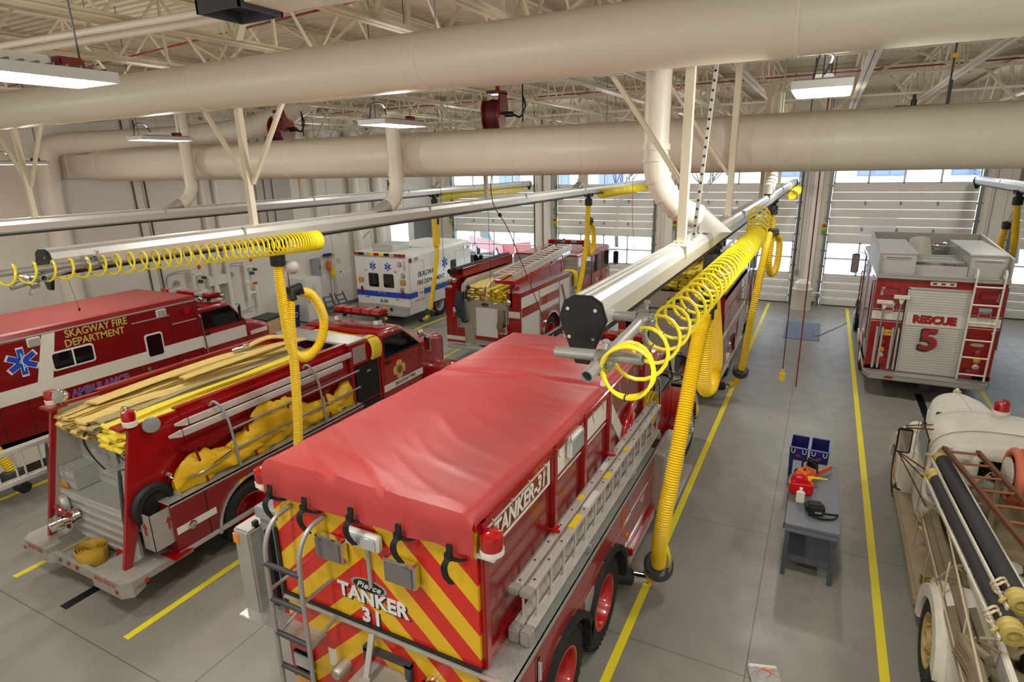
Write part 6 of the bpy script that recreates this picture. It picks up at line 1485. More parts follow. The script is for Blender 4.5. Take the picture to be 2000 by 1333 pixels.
for x in (-1.05, .92):
    b = B(); b.box(x-.06+(.2 if x > 0 else 0), x+.02+(.2 if x > 0 else 0), -.05, .0, 2.42, 2.62, .01); O('chrome_horn', b, CHROME, T7)
for i, (x, zt, lab) in enumerate(((-1.0, 2.22, 'long handled squeegee clipped on the rescue truck corner'), (-.68, 2.36, 'long handled squeegee clipped beside the rescue truck door'))):
    t = thing('squeegee', (RX+x, RY-.06, .0), lab, 'squeegee', 'squeegees on the rescue truck')
    b = B(); b.cyl((-.05, 0, .66), (.0, 0, zt), .018, 8); O('handle', b, PIPEG, t)
    b = B(); b.box(-.16, .16, -.04, .02, zt, zt+.09, .01); b.prism([(-.06, zt), (.06, zt), (.02, zt-.12), (-.02, zt-.12)], 'y', -.02, .0); O('head', b, OFFW, t)
    b = B(); b.box(-.09, -.05, -.02, .06, .66, 1.66); b.box(.02, .06, -.02, .06, .66, 1.66); O('clip_channel', b, ALU, t, smooth=0)
b = B()
for x in (.62, 1.12): b.tube(catmull([(x+.02, .12, 2.92), (x+.02, .1, 3.06), (x+.015, .0, 3.1), (x+.01, -.1, 3.0), (x, -.12, 2.7), (x-.02, -.14, .62)], 6), .022, 10); b.cyl((x-.01, -.13, 1.7), (x-.01, .0, 1.72), .02, 8)
lad = O('climbing_ladder', b, OFFW, T7)
for k in range(6):
    b = B(); z = .75+k*.4; b.cyl((.6+.012*k*.3, -.135, z), (1.11, -.135, z), .02, 10); O('rung', b, OFFW, lad)
b = B(); b.lathe([(.001, 0), (.13, 0), (.13, .006), (.001, .006)], (0, 0, 0), (0, -1, 0), 24); o = O('badge', b, ALUD, T7, loc=(.88, -.004, 1.42)); o.scale = (1, 1, .3)
b = B(); b.prism([(-1.12, -.32), (1.12, -.32), (1.24, -.05), (1.24, .05), (-1.24, .05), (-1.24, -.05)], 'z', .46, .6, .01); O('tailboard', b, TREAD, T7)
b = B(); b.lathe([(.0, 0), (.1, 0), (.1, .004), (0, .004)], (0, 0, 0), (0, -1, 0), 16); o = O('tail_marker', b, REDL, T7, loc=(-.72, -.321, .53)); o.scale = (1, 1, .3)
b = B(); b.box(-.1, .12, -.34, -.2, .3, .46, .01); O('tow_hitch', b, BLACK, T7)
b = B(); b.box(-.8, .8, .2, 7.2, .45, .6); O('chassis', b, BLACK, T7, smooth=0)
for s in (-1, 1):
    b = B(); b.cyl((s*1.28, .2, 1.3), (s*1.28, .2, 2.7), .016, 8); b.cyl((s*1.28, 3.4, 1.2), (s*1.28, 3.4, 2.6), .016, 8)
    for y, z in ((.2, 1.3), (.2, 2.7), (3.4, 1.2), (3.4, 2.6)): b.cyl((s*1.2, y, z), (s*1.29, y, z), .018, 8)
    O('grab_rail', b, CHROME, T7)
    b = B(); b.box(min(s*1.22, s*1.235), max(s*1.22, s*1.235), .3, 1.2, .8, 2.7, .006); b.box(min(s*1.22, s*1.235), max(s*1.22, s*1.235), 2.6, 3.5, .8, 2.7, .006); O('compartment_door', b, ALUD, T7)
cab_over(T7, 3.75, 6.9, 1.18, .6, 1.8, 2.75, RED, [(4.2, 4.9), (5.5, 6.4)])
mirror(T7, -1.3, 6.3, 2.2, .62, .22, BLACKP, .15, s=-1); mirror(T7, 1.28, 6.3, 2.2, .5, .18, BLACKP, .15, s=1)
# ------------------------------------------------------------------ white and blue ambulance (first door)
WX, WY = -14.05, 16.9
T4 = thing('ambulance', (WX, WY, 0), 'white ambulance with a blue stripe marked A-30 on its rear doors', 'ambulance')
b = B(); b.prism([(-1.2, .55), (1.2, .55), (1.2, 2.5), (1.12, 2.62), (-1.12, 2.62), (-1.2, 2.5)], 'y', 0, 4.3, .02); O('box_body', b, WHITE, T4)
b = B(); b.prism([(.0, .42)]+arch(1.9, .45, .56, .42)+[(4.3, .42), (4.3, .6), (0, .6)], 'x', -1.18, 1.21); O('skirt', b, WHITE, T4, smooth=0)
for s in (-1, 1): wheel(T4, s*1.04, 1.9, .45, .3, s, ALU, 'deep')
pads(T4, 'blue_stripe', [(-1.2, 1.205, -.004, .0, 1.0, 1.2), (1.2, 1.205, 0, .5, 1.0, 1.2), (1.2, 1.205, .9, 4.3, 1.02, 1.22)], BLUE)
pads(T4, 'gold_line', [(-1.2, 1.205, -.004, .0, 1.23, 1.245), (-1.2, 1.205, -.004, .0, .955, .97), (1.2, 1.205, .0, 4.3, 1.25, 1.265), (1.2, 1.205, .0, 4.3, .965, .98)], GOLD)
for x0, x1 in ((-.68, -.02), (.0, .66)):
    b = B(); b.box(x0, x1, -.012, .0, .72, 2.42, .005); d = O('rear_door', b, WHITE, T4)
    xc = (x0+x1)/2; star_of_life(T4, xc, -.013, 2.12, .155, 'y', WHITE)
    b = B(); pts = [(p.x, p.z) for p in rrect(0, .23, 1.36, 1.86, .06, 4, cx=xc)]; b.prism(pts, 'y', -.022, -.008); O('rear_window', b, GLASSD, d, smooth=0)
    b = B(); xs = .1 if xc > 0 else -.1; b.lathe([(.06, 0), (.065, .02), (.03, .03), (0, .03)], (xs, -.012, 1.18), (0, -1, 0), 16); O('door_handle', b, CHROME, d)
    b = B()
    for z in (.95, 1.95): b.box((x0 if xc < 0 else x1)-.06, (x0 if xc < 0 else x1)+.06, -.03, -.005, z, z+.03)
    O('hinge', b, CHROME, d, smooth=0)
pads(T4, 'blue_stripe', [(-.68, .66, -.016, -.012, 1.0, 1.2)], BLUE)
text('lettering', 'A-30', .17, mat('navy_graphic', (26, 32, 80), .4), T4, (.05, -.016, .85), 'rear', bold=.004)
NAVG = MATS['navy_graphic']
b = B()
for k, c in enumerate('rkwyrykwrr'):
    b.mi('rkwy'.index(c)); b.box(-1.14+k*.228, -1.14+k*.228+.22, -.06, .0, 2.5, 2.6, .01)
O('light_strip', b, [REDL, BLACKP, CLEARL, YELL], T4)
for x in (-.95, .95): lens_box(T4, 'amber_light', x-.12, x+.12, -.03, .0, 1.5, 1.68, AMBER)
for x in (-.94, .92): lens_box(T4, 'tail_light', x-.05, x+.05, -.03, .0, 1.08, 1.34, REDL, REDD)
for x, z in ((.85, 2.22), (.98, 1.82), (.9, 1.3)): lens_box(T4, 'scene_lamp', x-.08, x+.08, -.03, .0, z-.07, z+.09, CLEARL)
b = B(); b.tube([(1.08, 0, 2.35), (1.08, -.05, 2.33), (1.08, -.05, 2.05), (1.08, 0, 2.03)], .012, 8); O('grab_rail', b, CHROME, T4)
b = B(); b.prism([(-1.15, -.3), (1.15, -.3), (1.2, .02), (-1.2, .02)], 'z', .4, .47, .01); b.box(-1.18, 1.18, -.03, .02, .4, .7); O('rear_bumper', b, TREAD, T4, smooth=0)
pads(T4, 'licence_plate', [(-.1, .2, -.045, -.03, .5, .62)], MATS['yellow_plate']); pads(T4, 'tail_lens', [(-.32, -.22, -.045, -.03, .5, .62), (.32, .42, -.045, -.03, .5, .62)], BLACKP)
text('lettering', 'SKAGWAY', .27, NAVG, T4, (1.203, 1.15, 1.78), 'right', shear=.15, sx=.9, bold=.004); text('lettering', 'FIRE DEPARTMENT', .23, NAVG, T4, (1.203, 1.38, 1.48), 'right', shear=.15, sx=.92, bold=.003)
text('lettering', 'A-30', .13, NAVG, T4, (1.203, .7, 1.11), 'right'); text('lettering', 'SAVE A LIFE', .11, mat('faded_red_print', (186, 110, 96), .6), T4, (1.203, .62, .86), 'right')
star_of_life(T4, 1.201, 2.35, 1.98, .2, 'x', WHITE)
pads(T4, 'door_seam', [(1.201, 1.204, y, y+.012, .6, 2.3) for y in (.08, .98, 3.1, 3.8)]+[(1.201, 1.204, .08, .98, 2.28, 2.29), (1.201, 1.204, 3.1, 3.8, 2.3, 2.31)], GREY)
b = B(); pts = [(p.x, p.z) for p in rrect(0, .2, 1.45, 2.0, .06, 4, cx=2.95)]; b.prism(pts, 'x', 1.195, 1.212); O('side_window', b, GLASSD, T4, smooth=0)
for y, m in ((.15, REDL), (4.1, REDL)): lens_box(T4, 'corner_light', 1.19, 1.23, y-.08, y+.08, 2.28, 2.44, m, CHROME, 'x')
for y in (.5, 3.85): lens_box(T4, 'scene_light', 1.19, 1.23, y-.12, y+.12, 2.32, 2.46, CLEARL, WHITE, 'x')
b = B(); b.box(-.55, .35, .3, 1.35, 2.62, 2.86, .02); O('roof_unit', b, ALU, T4)
b = B(); b.box(-.9, .9, 1.5, 4.2, 2.62, 2.66, .02); O('roof_panel', b, WHITE, T4)
b = B(); b.box(-.6, .6, .3, 6.5, .4, .55); O('chassis', b, BLACK, T4, smooth=0)
conv_cab(T4, 4.3, 5.6, .98, .55, 1.5, 2.15, WHITE, 1.0, 1.25, R=.42, fy=6.05, fx=1.02, roofslope=.6, hood_hw=.78)
mirror(T4, 1.02, 5.3, 1.7, .3, .18, BLACKP, .1)
# ------------------------------------------------------------------ the antique white truck (right foreground)
VX, VY = 2.47, 5.2
T8 = thing('antique_truck', (VX, VY, 0), 'weathered white antique fire truck with rusty ladder and black suction hoses', 'fire truck')
def rr2(y, hw, zs, zt, z0, cx=0.0, p=2.6, n=28):
    """arched section: straight sides up to zs then rounding to zt"""
    out = []
    for k in range(n+1):
        a = PI*k/n; c, s = math.cos(a), math.sin(a)
        out.append(Vector((cx+hw*math.copysign(abs(c)**(2/p), c), y, zs+(zt-zs)*abs(s)**(2/p))))
    return out+[Vector((cx-hw, y, z0)), Vector((cx+hw, y, z0))]
b = B(); b.loft([rr2(3.75, .74, 1.45, 1.86, .62), rr2(3.83, .82, 1.55, 1.98, .6), rr2(4.15, .85, 1.6, 2.04, .58), rr2(4.6, .84, 1.6, 2.04, .58), rr2(4.9, .8, 1.55, 1.97, .58), rr2(5.05, .76, 1.45, 1.84, .58), rr2(5.25, .74, 1.25, 1.45, .58)])
cb = O('cab', b, OLDW, T8, smooth=50)
b = B(); b.tube(rr2(4.0, .848, 1.58, 2.022, 1.5)[:-2], .006, 6); O('roof_seam', b, OLDW2, cb)
b = B(); b.box(-.33, .33, 3.70, 3.8, 1.46, 1.72, .03); O('rear_window', b, GLASSD, cb)
for s in (-1, 1):
    b = B(); b.prism([(4.05, 1.32), (4.95, 1.32), (4.78, 1.74), (4.1, 1.74)], 'x', min(s*.8, s*.852), max(s*.8, s*.852)); O('side_window', b, GLASSD, cb, smooth=0)
    b = B()
    for y in (4.0, 5.0): b.box(min(s*.845, s*.856), max(s*.845, s*.856), y, y+.01, .65, 1.7)
    O('door_seam', b, OLDW2, cb, smooth=0)
b = B(); b.loft([[Vector((x, y, z)) for x, y, z in ((-.66, 5.0, 1.84), (.66, 5.0, 1.84), (.66, 4.99, 1.82), (-.66, 4.99, 1.82))], [Vector((x, y, z)) for x, y, z in ((-.68, 5.22, 1.46), (.68, 5.22, 1.46), (.68, 5.2, 1.44), (-.68, 5.2, 1.44))]]); O('windshield', b, GLASSD, cb, smooth=0)
b = B(); b.loft([rr2(5.15, .7, 1.2, 1.5, .6, p=2.1), rr2(5.6, .64, 1.2, 1.53, .6, p=2.1), rr2(6.3, .54, 1.2, 1.52, .6, p=2.1), rr2(7.0, .43, 1.15, 1.47, .62, p=2.1), rr2(7.35, .36, 1.1, 1.4, .64, p=2.1), rr2(7.5, .28, 1.05, 1.3, .66, p=2.1)])
hd = O('hood', b, OLDW, T8, smooth=60)
b = B(); b.tube([(0, 5.2, 1.505), (0, 5.6, 1.535), (0, 6.3, 1.525), (0, 7.0, 1.475), (0, 7.35, 1.405)], .016, 8); b.box(-.03, .03, 7.3, 7.42, 1.4, 1.47, .01); b.box(-.06, .06, 7.34, 7.38, 1.38, 1.45, .01)
for s in (-1, 1): b.tube([(s*.705, 5.2, 1.2), (s*.645, 5.6, 1.2), (s*.545, 6.3, 1.2), (s*.435, 7.0, 1.15)], .012, 6)
O('hood_ridge', b, OLDW, hd)
b = B(); b.lathe([(.1, 0), (.105, .05), (.1, .06)], (.02, 4.75, 2.02), seg=24); bc = O('beacon', b, OLDW, T8); b = B(); b.lathe([(.09, .05), (.085, .18), (.07, .2), (0, .2)], (.02, 4.75, 2.02), seg=24); O('lens', b, REDL, bc)
for s in (-1, 1):
    fender(T8, 5.75, .46, min(s*.5, s*1.0), max(s*.5, s*1.0), OLDW, bev=.14, th=.2, sp=(-4, 182))
    b = B(); b.prism([(5.3, .42), (5.55, .95), (5.1, 1.1), (4.9, .95), (4.95, .42)], 'x', min(s*.6, s*.98), max(s*.6, s*.98), .06, 3); O('fender_skirt', b, OLDW, T8)
    wheel(T8, s*.84, 5.75, .46, .22, s, mat('rusty_cream_rim', (178, 152, 98), .6, noise_amt=.3, noise_scale=9), 'old'); wheel(T8, s*.86, 1.5, .48, .26, s, MATS['rusty_cream_rim'], 'old')
    fender(T8, 1.5, .48, min(s*.56, s*1.02), max(s*.56, s*1.02), OLDW, bev=.1, th=.13, sp=(-20, 186), nm='rear_fender')
    b = B(); b.box(min(s*.55, s*1.02), max(s*.55, s*1.02), 2.2, 5.0, .42, .46, .015); b.box(min(s*1.0, s*1.03), max(s*1.0, s*1.03), 2.2, 5.0, .38, .48, .008); O('running_board', b, OLDW2, T8)
    b = B(); b.lathe([(.0, -.02), (.11, .0), (.13, .06), (.12, .16), (.06, .28), (0, .32)], (s*.72, 6.0, 1.16), (0, -1, .05), 22); b.cyl((s*.72, 5.9, 1.0), (s*.72, 5.9, 1.1), .03, 8); O('headlight', b, OLDW, T8)
    b = B(); b.box(min(s*.62, s*.68), max(s*.62, s*.68), -.7, 3.5, .62, 1.32, .01); O('bed_side', b, OLDW, T8)
b = B(); b.box(-.64, .64, -.7, 3.6, .6, .68); b.box(-.64, .64, 3.45, 3.6, .6, 1.4); b.box(-.64, .64, 1.9, 2.0, .6, 1.2); O('bed_floor', b, OLDW2, T8, smooth=0)
b = B(); b.box(-.42, .42, -.8, 7.2, .42, .56); b.cyl((-.8, 1.5, .48), (.8, 1.5, .48), .07, 12); O('chassis', b, mat('rusty_chassis', (60, 50, 42), .8), T8)
b = B(); b.prism([(-1.0, -1.1), (1.0, -1.1), (1.0, .85), (.55, .95), (-.55, .95), (-1.0, .85)], 'z', .4, .44); O('rear_step', b, OLDW2, T8, smooth=0)
# tray with weathered hoses on the near side
b = B(); b.prism([(-.4, 1.02), (3.3, 1.02), (3.35, 1.05), (-.45, 1.05)], 'x', -.95, -.6); O('hose_tray', b, OLDW2, T8, smooth=0)
b = B()
for q in (((-.95, -.4, 1.1), (-.95, 3.3, 1.12)), ((-.95, -.4, 1.1), (-1.0, -.45, 1.05)), ((-.95, -.3, 1.45), (-.8, 3.3, 1.45))): b.tube(q, .011, 8)
for y in (-.3, .5, 1.4, 2.3, 3.2): b.tube([(-.95, y, 1.1), (-.95, y+.05, .95), (-.93, y+.12, .5)] if y in (2.3, 3.2) else [(-.95, y, 1.1), (-.92, y+.15, 1.46)], .009, 8)
O('tray_rail', b, mat('stained_white_rail', (176, 164, 140), .6, noise_amt=.2, noise_scale=12), T8)
rnd = random.Random(4)
for i, (x, z, lab) in enumerate(((-.89, 1.09, 'weathered canvas hose along the outer rail of the antique truck'), (-.8, 1.09, 'weathered canvas hose lying inside the outer one'), (-.71, 1.1, 'weathered canvas hose against the bed wall'), (-.83, 1.16, 'weathered canvas hose on top of the others in the side tray'))):
    b = B(); b.strip(catmull([(x, -.3+rnd.random()*.2, z), (x+rnd.uniform(-.02, .02), .6, z+.01), (x, 1.5, z), (x+rnd.uniform(-.02, .02), 2.4, z+.01), (x, 3.15, z)], 6), (.085, 0, .01), .055)
    for k in range(2): b.cyl((x, -.38-k*.02, z), (x, -.3, z), .035, 10)
    O('canvas_hose', b, OLDHOSE, label=lab, cat='fire hose', loc=(VX, VY, 0), group='weathered hoses in the antique truck tray')
b = B()
for k in range(4): b.tube(catmull([(-.98+.08*(k % 2), -.2, 1.15+.05*k), (-.9, .2, 1.2+.05*k), (-.95, .55, 1.17+.05*k), (-.8, .3, 1.2+.05*k)], 5), .045, 8)
O('canvas_hose', b, OLDHOSE, label='bunched grey canvas hose ends at the rear of the side tray', cat='fire hose', loc=(VX, VY, 0))
# hard suction hoses with brass couplings and white poles
for i, (wx, wy, z, y1, lab) in enumerate(((1.83, 5.7, 1.55, 2.85, 'black hard suction hose nearer the outer side of the antique truck'), (1.92, 5.98, 1.68, 2.92, 'black hard suction hose nearer the rusty ladder'))):
    y0 = 0.0; t = thing('suction_hose', (wx, wy, z), lab, 'suction hose', rz=.068)
    b = B(); b.cyl((0, y0+.1, 0), (0, y1-.1, 0), .082, 20); O('tube', b, mat('dusty_black_rubber', (44, 43, 42), .75, noise_amt=.25, noise_scale=5), t)
    for y, d in ((y0, -1), (y1, 1)):
        b = B(); b.lathe([(.06, -.1), (.094, -.08), (.1, -.03), (.088, -.02), (.088, .02), (.098, .03), (.098, .07), (.06, .08), (.055, .03), (.0, .0)], (0, y, 0), (0, d, 0), 20)
        b.bar((.1, y, 0), (.16, y+.06*d, 0), .025); b.bar((-.1, y, 0), (-.16, y+.06*d, 0), .025); O('coupling', b, mat('brass_yellow', (190, 172, 96), .5, .2), t)
    b = B(); b.bar((-.11, y0-.1, -.03), (-.11, y1+.05, -.03), .02, .035); b.bar((.11, y0, -.02), (.11, y1, -.02), .02, .03) if i else None
    O('pole', b, OLDW, t, smooth=0)
    b = B()
    for y in (y0+.1, y0+.16): b.tube([(-.11+.06*math.cos(a), y+.03*math.sin(a*2), .03+.07*math.sin(a)) for a in [2*PI*k/12 for k in range(12)]], .012, 6, closed=True)
    O('rope', b, mat('pale_rope', (206, 190, 160), .8), t)
b = B()
for y in (.5, 1.6, 2.9): b.tube([(-.66, y, 1.3), (-.84, y, 1.38), (-.84, y, 1.4), (-.42, y, 1.52)], .016, 8); b.tube([(-.98, y+.1, 1.1), (-.86, y+.02, 1.38)], .01, 6)
O('hose_rack', b, OLDW2, T8)
t = thing('ladder', (2.36, 5.2, 1.83), 'rusty brown iron ladder lying over the bed of the antique truck', 'ladder', rz=.17)
b = B(); b.bar((0, -.3, 0), (.0, 3.75, .0), .045, .05); b.bar((.36, -.3, 0), (.36, 3.7, .0), .045, .05); O('beam', b, BROWN, t, smooth=0)
b = B(); y = 0.0
while y < 3.7: b.cyl((0, y, 0), (.36, y, 0), .016, 8); y += .33
O('rungs', b, mat('rust_orange_iron', (140, 82, 46), .7), t)
b = B()
for y in (.5, 3.3): b.tube([(-.3-VX+VX, 0, 0), (0, 0, 0)], .01, 5) if False else b.bar((-.6, y, 1.3), (-.3, y, 1.75), .03, .03); b.bar((.14, y, 1.75), (.6, y, 1.3), .03, .03); b.bar((-.32, y, 1.74), (.16, y, 1.74), .03, .03)
O('ladder_stand', b, OLDW2, T8, smooth=0)
# orange booster hose reel
t = thing('booster_reel', (VX+.12, VY+3.35, 1.74), 'orange rubber hose reel behind the cab of the antique truck', 'hose reel')
b = B()
for k in range(5): b.tube([Vector((-.2+k*.09, .3*math.cos(a), .3*math.sin(a))) for a in [2*PI*i/32 for i in range(32)]], .052, 10, closed=True)
O('wound_hose', b, mat('orange_rubber_hose', (196, 104, 74), .6), t)
b = B(); b.lathe([(.06, -.28), (.22, -.27), (.22, -.25), (.1, -.24), (.1, .24), (.3, .26), (.3, .29), (.06, .3)], ax=(1, 0, 0), seg=28); O('drum', b, OLDW, t)
b = B()
for x in (-.32, .32): b.bar((x, 0, 0), (x, .0, -1.05), .04, .06)
O('reel_stand', b, OLDW2, t, smooth=0)
# clutter in the bed
for i, (x, y, z, s, m, lab) in enumerate(((-.1, 2.6, .68, .16, OLDW, 'old white fitting lying under the rusty ladder'), (-.05, 2.2, .68, .14, mat('faded_blue_fitting', (150, 160, 176), .5), 'faded blue fitting lying in the antique truck bed'), (.2, 2.9, .68, .18, OLDHOSE, 'round tan strainer under the rusty ladder'), (-.25, 1.2, .68, .14, BLACKP, 'black fitting in the bed behind the divider'))):
    b = B(); b.lathe([(s*.5, 0), (s*.6, s*.2), (s*.4, s*.3), (s*.4, s*1.4), (s*.6, s*1.5), (s*.5, s*1.8), (0, s*1.8)], (0, 0, 0), (0, 0, 1), 16); O('hose_fitting', b, m, label=lab, cat='fitting', loc=(VX+x, VY+y, z))
b = B(); b.lathe([(0, 0), (.09, 0), (.1, .03), (.1, .08), (.07, .1), (0, .1)], (-.66, 3.15, .78), (-1, -.3, .0), 20); b.cyl((-.75, 3.2, .78), (-.92, 3.3, .82), .05, 10, .03); O('intake_cap', b, mat('brass_yellow', (190, 172, 96), .5, .2), T8)
b = B(); b.cyl((-.68, 3.5, 1.25), (-.86, 3.5, 1.25), .05, 14); b.box(-.68, -.6, 3.42, 3.58, 1.18, 1.32, .02); O('side_valve', b, mat('faded_blue_fitting', (150, 160, 176), .5), T8)
b = B(); b.lathe([(.05, 0), (.06, .1), (.04, .12), (.04, .2), (.06, .22)], (-.74, 2.45, .6), (-1, 0, 0), 14); b.lathe([(.05, 0), (.06, .1), (.04, .2)], (-.7, 2.3, .62), (-1, -.3, 0), 14); O('brass_outlet', b, mat('aged_brass', (150, 122, 50), .5, .5), T8)
b = B(); b.tube(catmull([(-.66, 3.7, 1.85), (-.8, 3.72, 1.8), (-.86, 3.74, 1.4), (-.85, 3.7, 1.1), (-.7, 3.62, 1.0)], 6), .03, 10); O('bent_pipe', b, OLDW, T8)
# tail plumbing
b = B(); b.lathe([(.05, 0), (.09, .02), (.09, .12), (.06, .14), (.06, .2)], (-.3, -.62, .78), (-.1, -1, .25), 20); b.lathe([(.05, 0), (.08, .02), (.08, .1), (.06, .12)], (-.62, -.6, .7), (-.2, -1, .4), 18); O('tail_outlet', b, MATS['brass_yellow'], T8)
b = B(); b.tube(catmull([(-.5, -.5, .7), (-.75, -.4, .95), (-.8, .1, 1.0), (-.7, .4, .8)], 6), .02, 8); b.tube(catmull([(-.4, -.55, .6), (-.7, -.7, .8), (-.85, -.4, .85), (-.8, -.1, .6)], 6), .016, 8); O('tail_cable', b, BLACKP, T8)
b = B(); b.prism([(-.45, 1.2), (-.3, 1.2), (-.28, .55), (-.5, .55)], 'y', -.74, -.7); b.box(-.64, .64, -.74, -.7, .6, 1.0); O('tail_plate', b, OLDW, T8, smooth=0)
# mirror with arms
o = None
b = B(); b.box(-1.24, -1.06, 3.93, 3.96, 1.55, 1.92, .02); o = O('mirror', b, BLACKP, T8)
b = B(); b.box(-1.22, -1.08, 3.922, 3.932, 1.58, 1.89); O('mirror_glass', b, CHROME, o, smooth=0)
b = B(); b.tube([(-1.15, 3.97, 1.92), (-.82, 4.1, 1.9)], .012, 6); b.tube([(-1.15, 3.97, 1.95), (-.82, 4.2, 1.93)], .01, 6); b.tube([(-1.2, 3.96, 1.55), (-.84, 4.0, 1.2)], .01, 6); b.tube([(-1.2, 3.96, 1.56), (-.84, 3.8, 1.4)], .012, 6); b.tube([(-1.2, 3.96, 1.56), (-.8, 3.75, .9)], .01, 6); O('mirror_arm', b, BROWN, o)

# ------------------------------------------------------------------ grey steel table and what stands on it
TBM = mat('grey_table_paint', (104, 108, 116), .45)
TB = thing('work_table', (.305, 8.86, 0), 'grey steel work table standing in the aisle', 'table')
b = B(); b.box(-.325, .325, -1.0, .99, .785, .82, .006); b.box(-.31, .31, -.985, .975, .70, .785); O('tabletop', b, TBM, TB)
for x in (-.285, .285):
    for y in (-.94, .93):
        b = B(); b.box(x-.028, x+.028, y-.028, y+.028, 0, .7); O('leg', b, mat('dark_table_paint', (72, 76, 82), .5), TB, smooth=0)
b = B(); b.box(-.28, .28, -.9, .9, .2, .225); O('shelf', b, MATS['dark_table_paint'], TB, smooth=0)
b = B(); b.box(-.345, -.325, -.95, .5, .7, .8, .004); O('side_rail', b, MATS['dark_table_paint'], TB)
ZT = .82
ORG = mat('orange_saw_plastic', (236, 100, 28), .35, coat=.3)
t = thing('chainsaw', (.18, 9.22, ZT), 'orange chainsaw with its orange bar cover on the grey table', 'chainsaw', rz=-.55)
b = B(); b.prism([(-.1, 0), (.1, 0), (.12, .08), (.08, .17), (-.06, .19), (-.12, .1)], 'y', -.18, .1, .025, 3); O('engine_body', b, ORG, t)
b = B(); b.tube(catmull([(-.1, .08, .06), (-.13, .09, .2), (-.06, .1, .27), (.06, .1, .26), (.13, .08, .14)], 6), .014, 8); O('front_handle', b, BLACKP, t)
b = B(); b.tube(catmull([(0, -.16, .14), (0, -.26, .17), (0, -.34, .12), (0, -.34, .04), (0, -.18, .03)], 6), .02, 8); O('rear_handle', b, ORG, t)
b = B(); b.prism([(-.09, .16), (.09, .16), (.08, .3), (-.08, .3)], 'y', .13, .15); O('hand_guard', b, BLACKP, t)
b = B(); b.prism([(.1, .02), (.52, .04), (.58, .075), (.52, .11), (.1, .12)], 'x', .05, .08, .008); O('bar_cover', b, ORG, t)
b = B(); b.lathe([(.05, 0), (.05, .02), (.0, .03)], (-.12, -.05, .1), (-1, 0, 0), 16); b.lathe([(.02, 0), (.02, .02)], (.0, -.05, .19), (0, 0, 1), 12); O('cap', b, BLACKP, t)
t = thing('fuel_can', (.12, 8.78, ZT), 'red plastic fuel can with a yellow spout on the grey table', 'fuel can', rz=.15)
b = B(); b.box(-.16, .16, -.1, .1, 0, .2, .035, 3); b.prism([(-.1, .19), (.12, .19), (.06, .25), (-.07, .25)], 'y', -.06, .06, .015); O('body', b, mat('red_can_plastic', (206, 22, 30), .35), t)
b = B(); b.tube(catmull([(-.12, 0, .18), (-.1, 0, .27), (.0, 0, .28), (.08, 0, .22)], 6), .018, 8); O('handle', b, MATS['red_can_plastic'], t)
b = B(); b.cyl((.1, .03, .2), (.12, .03, .25), .035, 12); b.cyl((.12, .03, .25), (.34, .05, .24), .022, 10, .012); O('spout', b, YELL, t)
t = thing('bottle', (.13, 8.5, ZT), 'white plastic bottle in front of the red fuel can', 'bottle')
b = B(); b.box(-.055, .055, -.035, .035, 0, .17, .014); b.lathe([(.045, .165), (.02, .19), (.02, .2)], seg=14); O('body', b, OFFW, t); b = B(); b.lathe([(.022, .2), (.022, .225), (0, .227)], seg=14); O('cap', b, WHITE, t)
b = B(); b.cyl((0, 0, .012), (.06, .02, .012), .012, 8); b.cyl((.07, .03, .012), (.12, .0, .012), .012, 8); O('brass_fitting', b, mat('aged_brass', (150, 122, 50), .5, .5), label='small brass fitting lying by the white bottle', cat='fitting', loc=(.0, 8.5, ZT))
t = thing('bag', (.32, 8.3, ZT), 'black camera bag with its strap on the grey table', 'bag', rz=.2)
b = B(); b.box(-.12, .12, -.1, .1, 0, .15, .04, 3); b.box(-.08, .1, -.13, -.08, .02, .11, .02); O('pouch', b, mat('black_nylon', (26, 26, 28), .7, bump=.3, bump_scale=60), t)
b = B(); b.strip(catmull([(-.1, -.1, .02), (.05, -.19, .025), (.2, -.16, .02), (.28, -.08, .04), (.2, -.1, .05), (.08, -.11, .06)], 6), (.0, .03, .015), .012); O('strap', b, BLACKP, t); b = B(); b.box(-.02, .06, -.135, -.128, .06, .085); O('logo_patch', b, GREY, t, smooth=0)
for i, (x, lab) in enumerate(((.06, 'dark blue open tote on the floor behind the table, next to the long floor joint'), (.385, 'dark blue open tote on the floor behind the table, nearer the rescue truck'))):
    t = thing('tote', (x, 11.12, 0), lab, 'tote', 'dark blue totes behind the table', rz=-.03)
    b = B(); a = .15; c = .28
    for z0, z1, s in ((0, .58, 1),):
        o_ = [(-a, -c), (a, -c), (a, c), (-a, c)]; i_ = [(-a+.012, -c+.012), (a-.012, -c+.012), (a-.012, c-.012), (-a+.012, c-.012)]
        b.loft([[Vector((p*.88, q*.9, 0)) for p, q in o_], [Vector((p, q, .58)) for p, q in o_], [Vector((p, q, .58)) for p, q in i_], [Vector((p*.88, q*.9, .02)) for p, q in i_]])
    O('bin', b, NAVY, t, smooth=0)
    b = B()
    for k in range(4): p, q = o_[k], o_[(k+1) % 4]; b.bar((*p, .585), (*q, .585), .022, .022)
    O('rim', b, mat('pale_blue_rim', (120, 124, 190), .4), t, smooth=0)
    b = B()
    for s in (-.09, .09): b.tube(catmull([(s-.03, -.285, .56), (s-.02, -.3, .5), (s+.02, -.3, .5), (s+.03, -.285, .56)], 4), .007, 6)
    O('clasp', b, OFFW, t); b = B(); b.box(-.04, .04, -.275, -.262, .42, .45); O('label_patch', b, mat('red_label', (170, 60, 60), .5), t, smooth=0)
t = thing('blower', (.36, 10.25, 0), 'black and orange blower standing behind the far table end', 'tool'); 
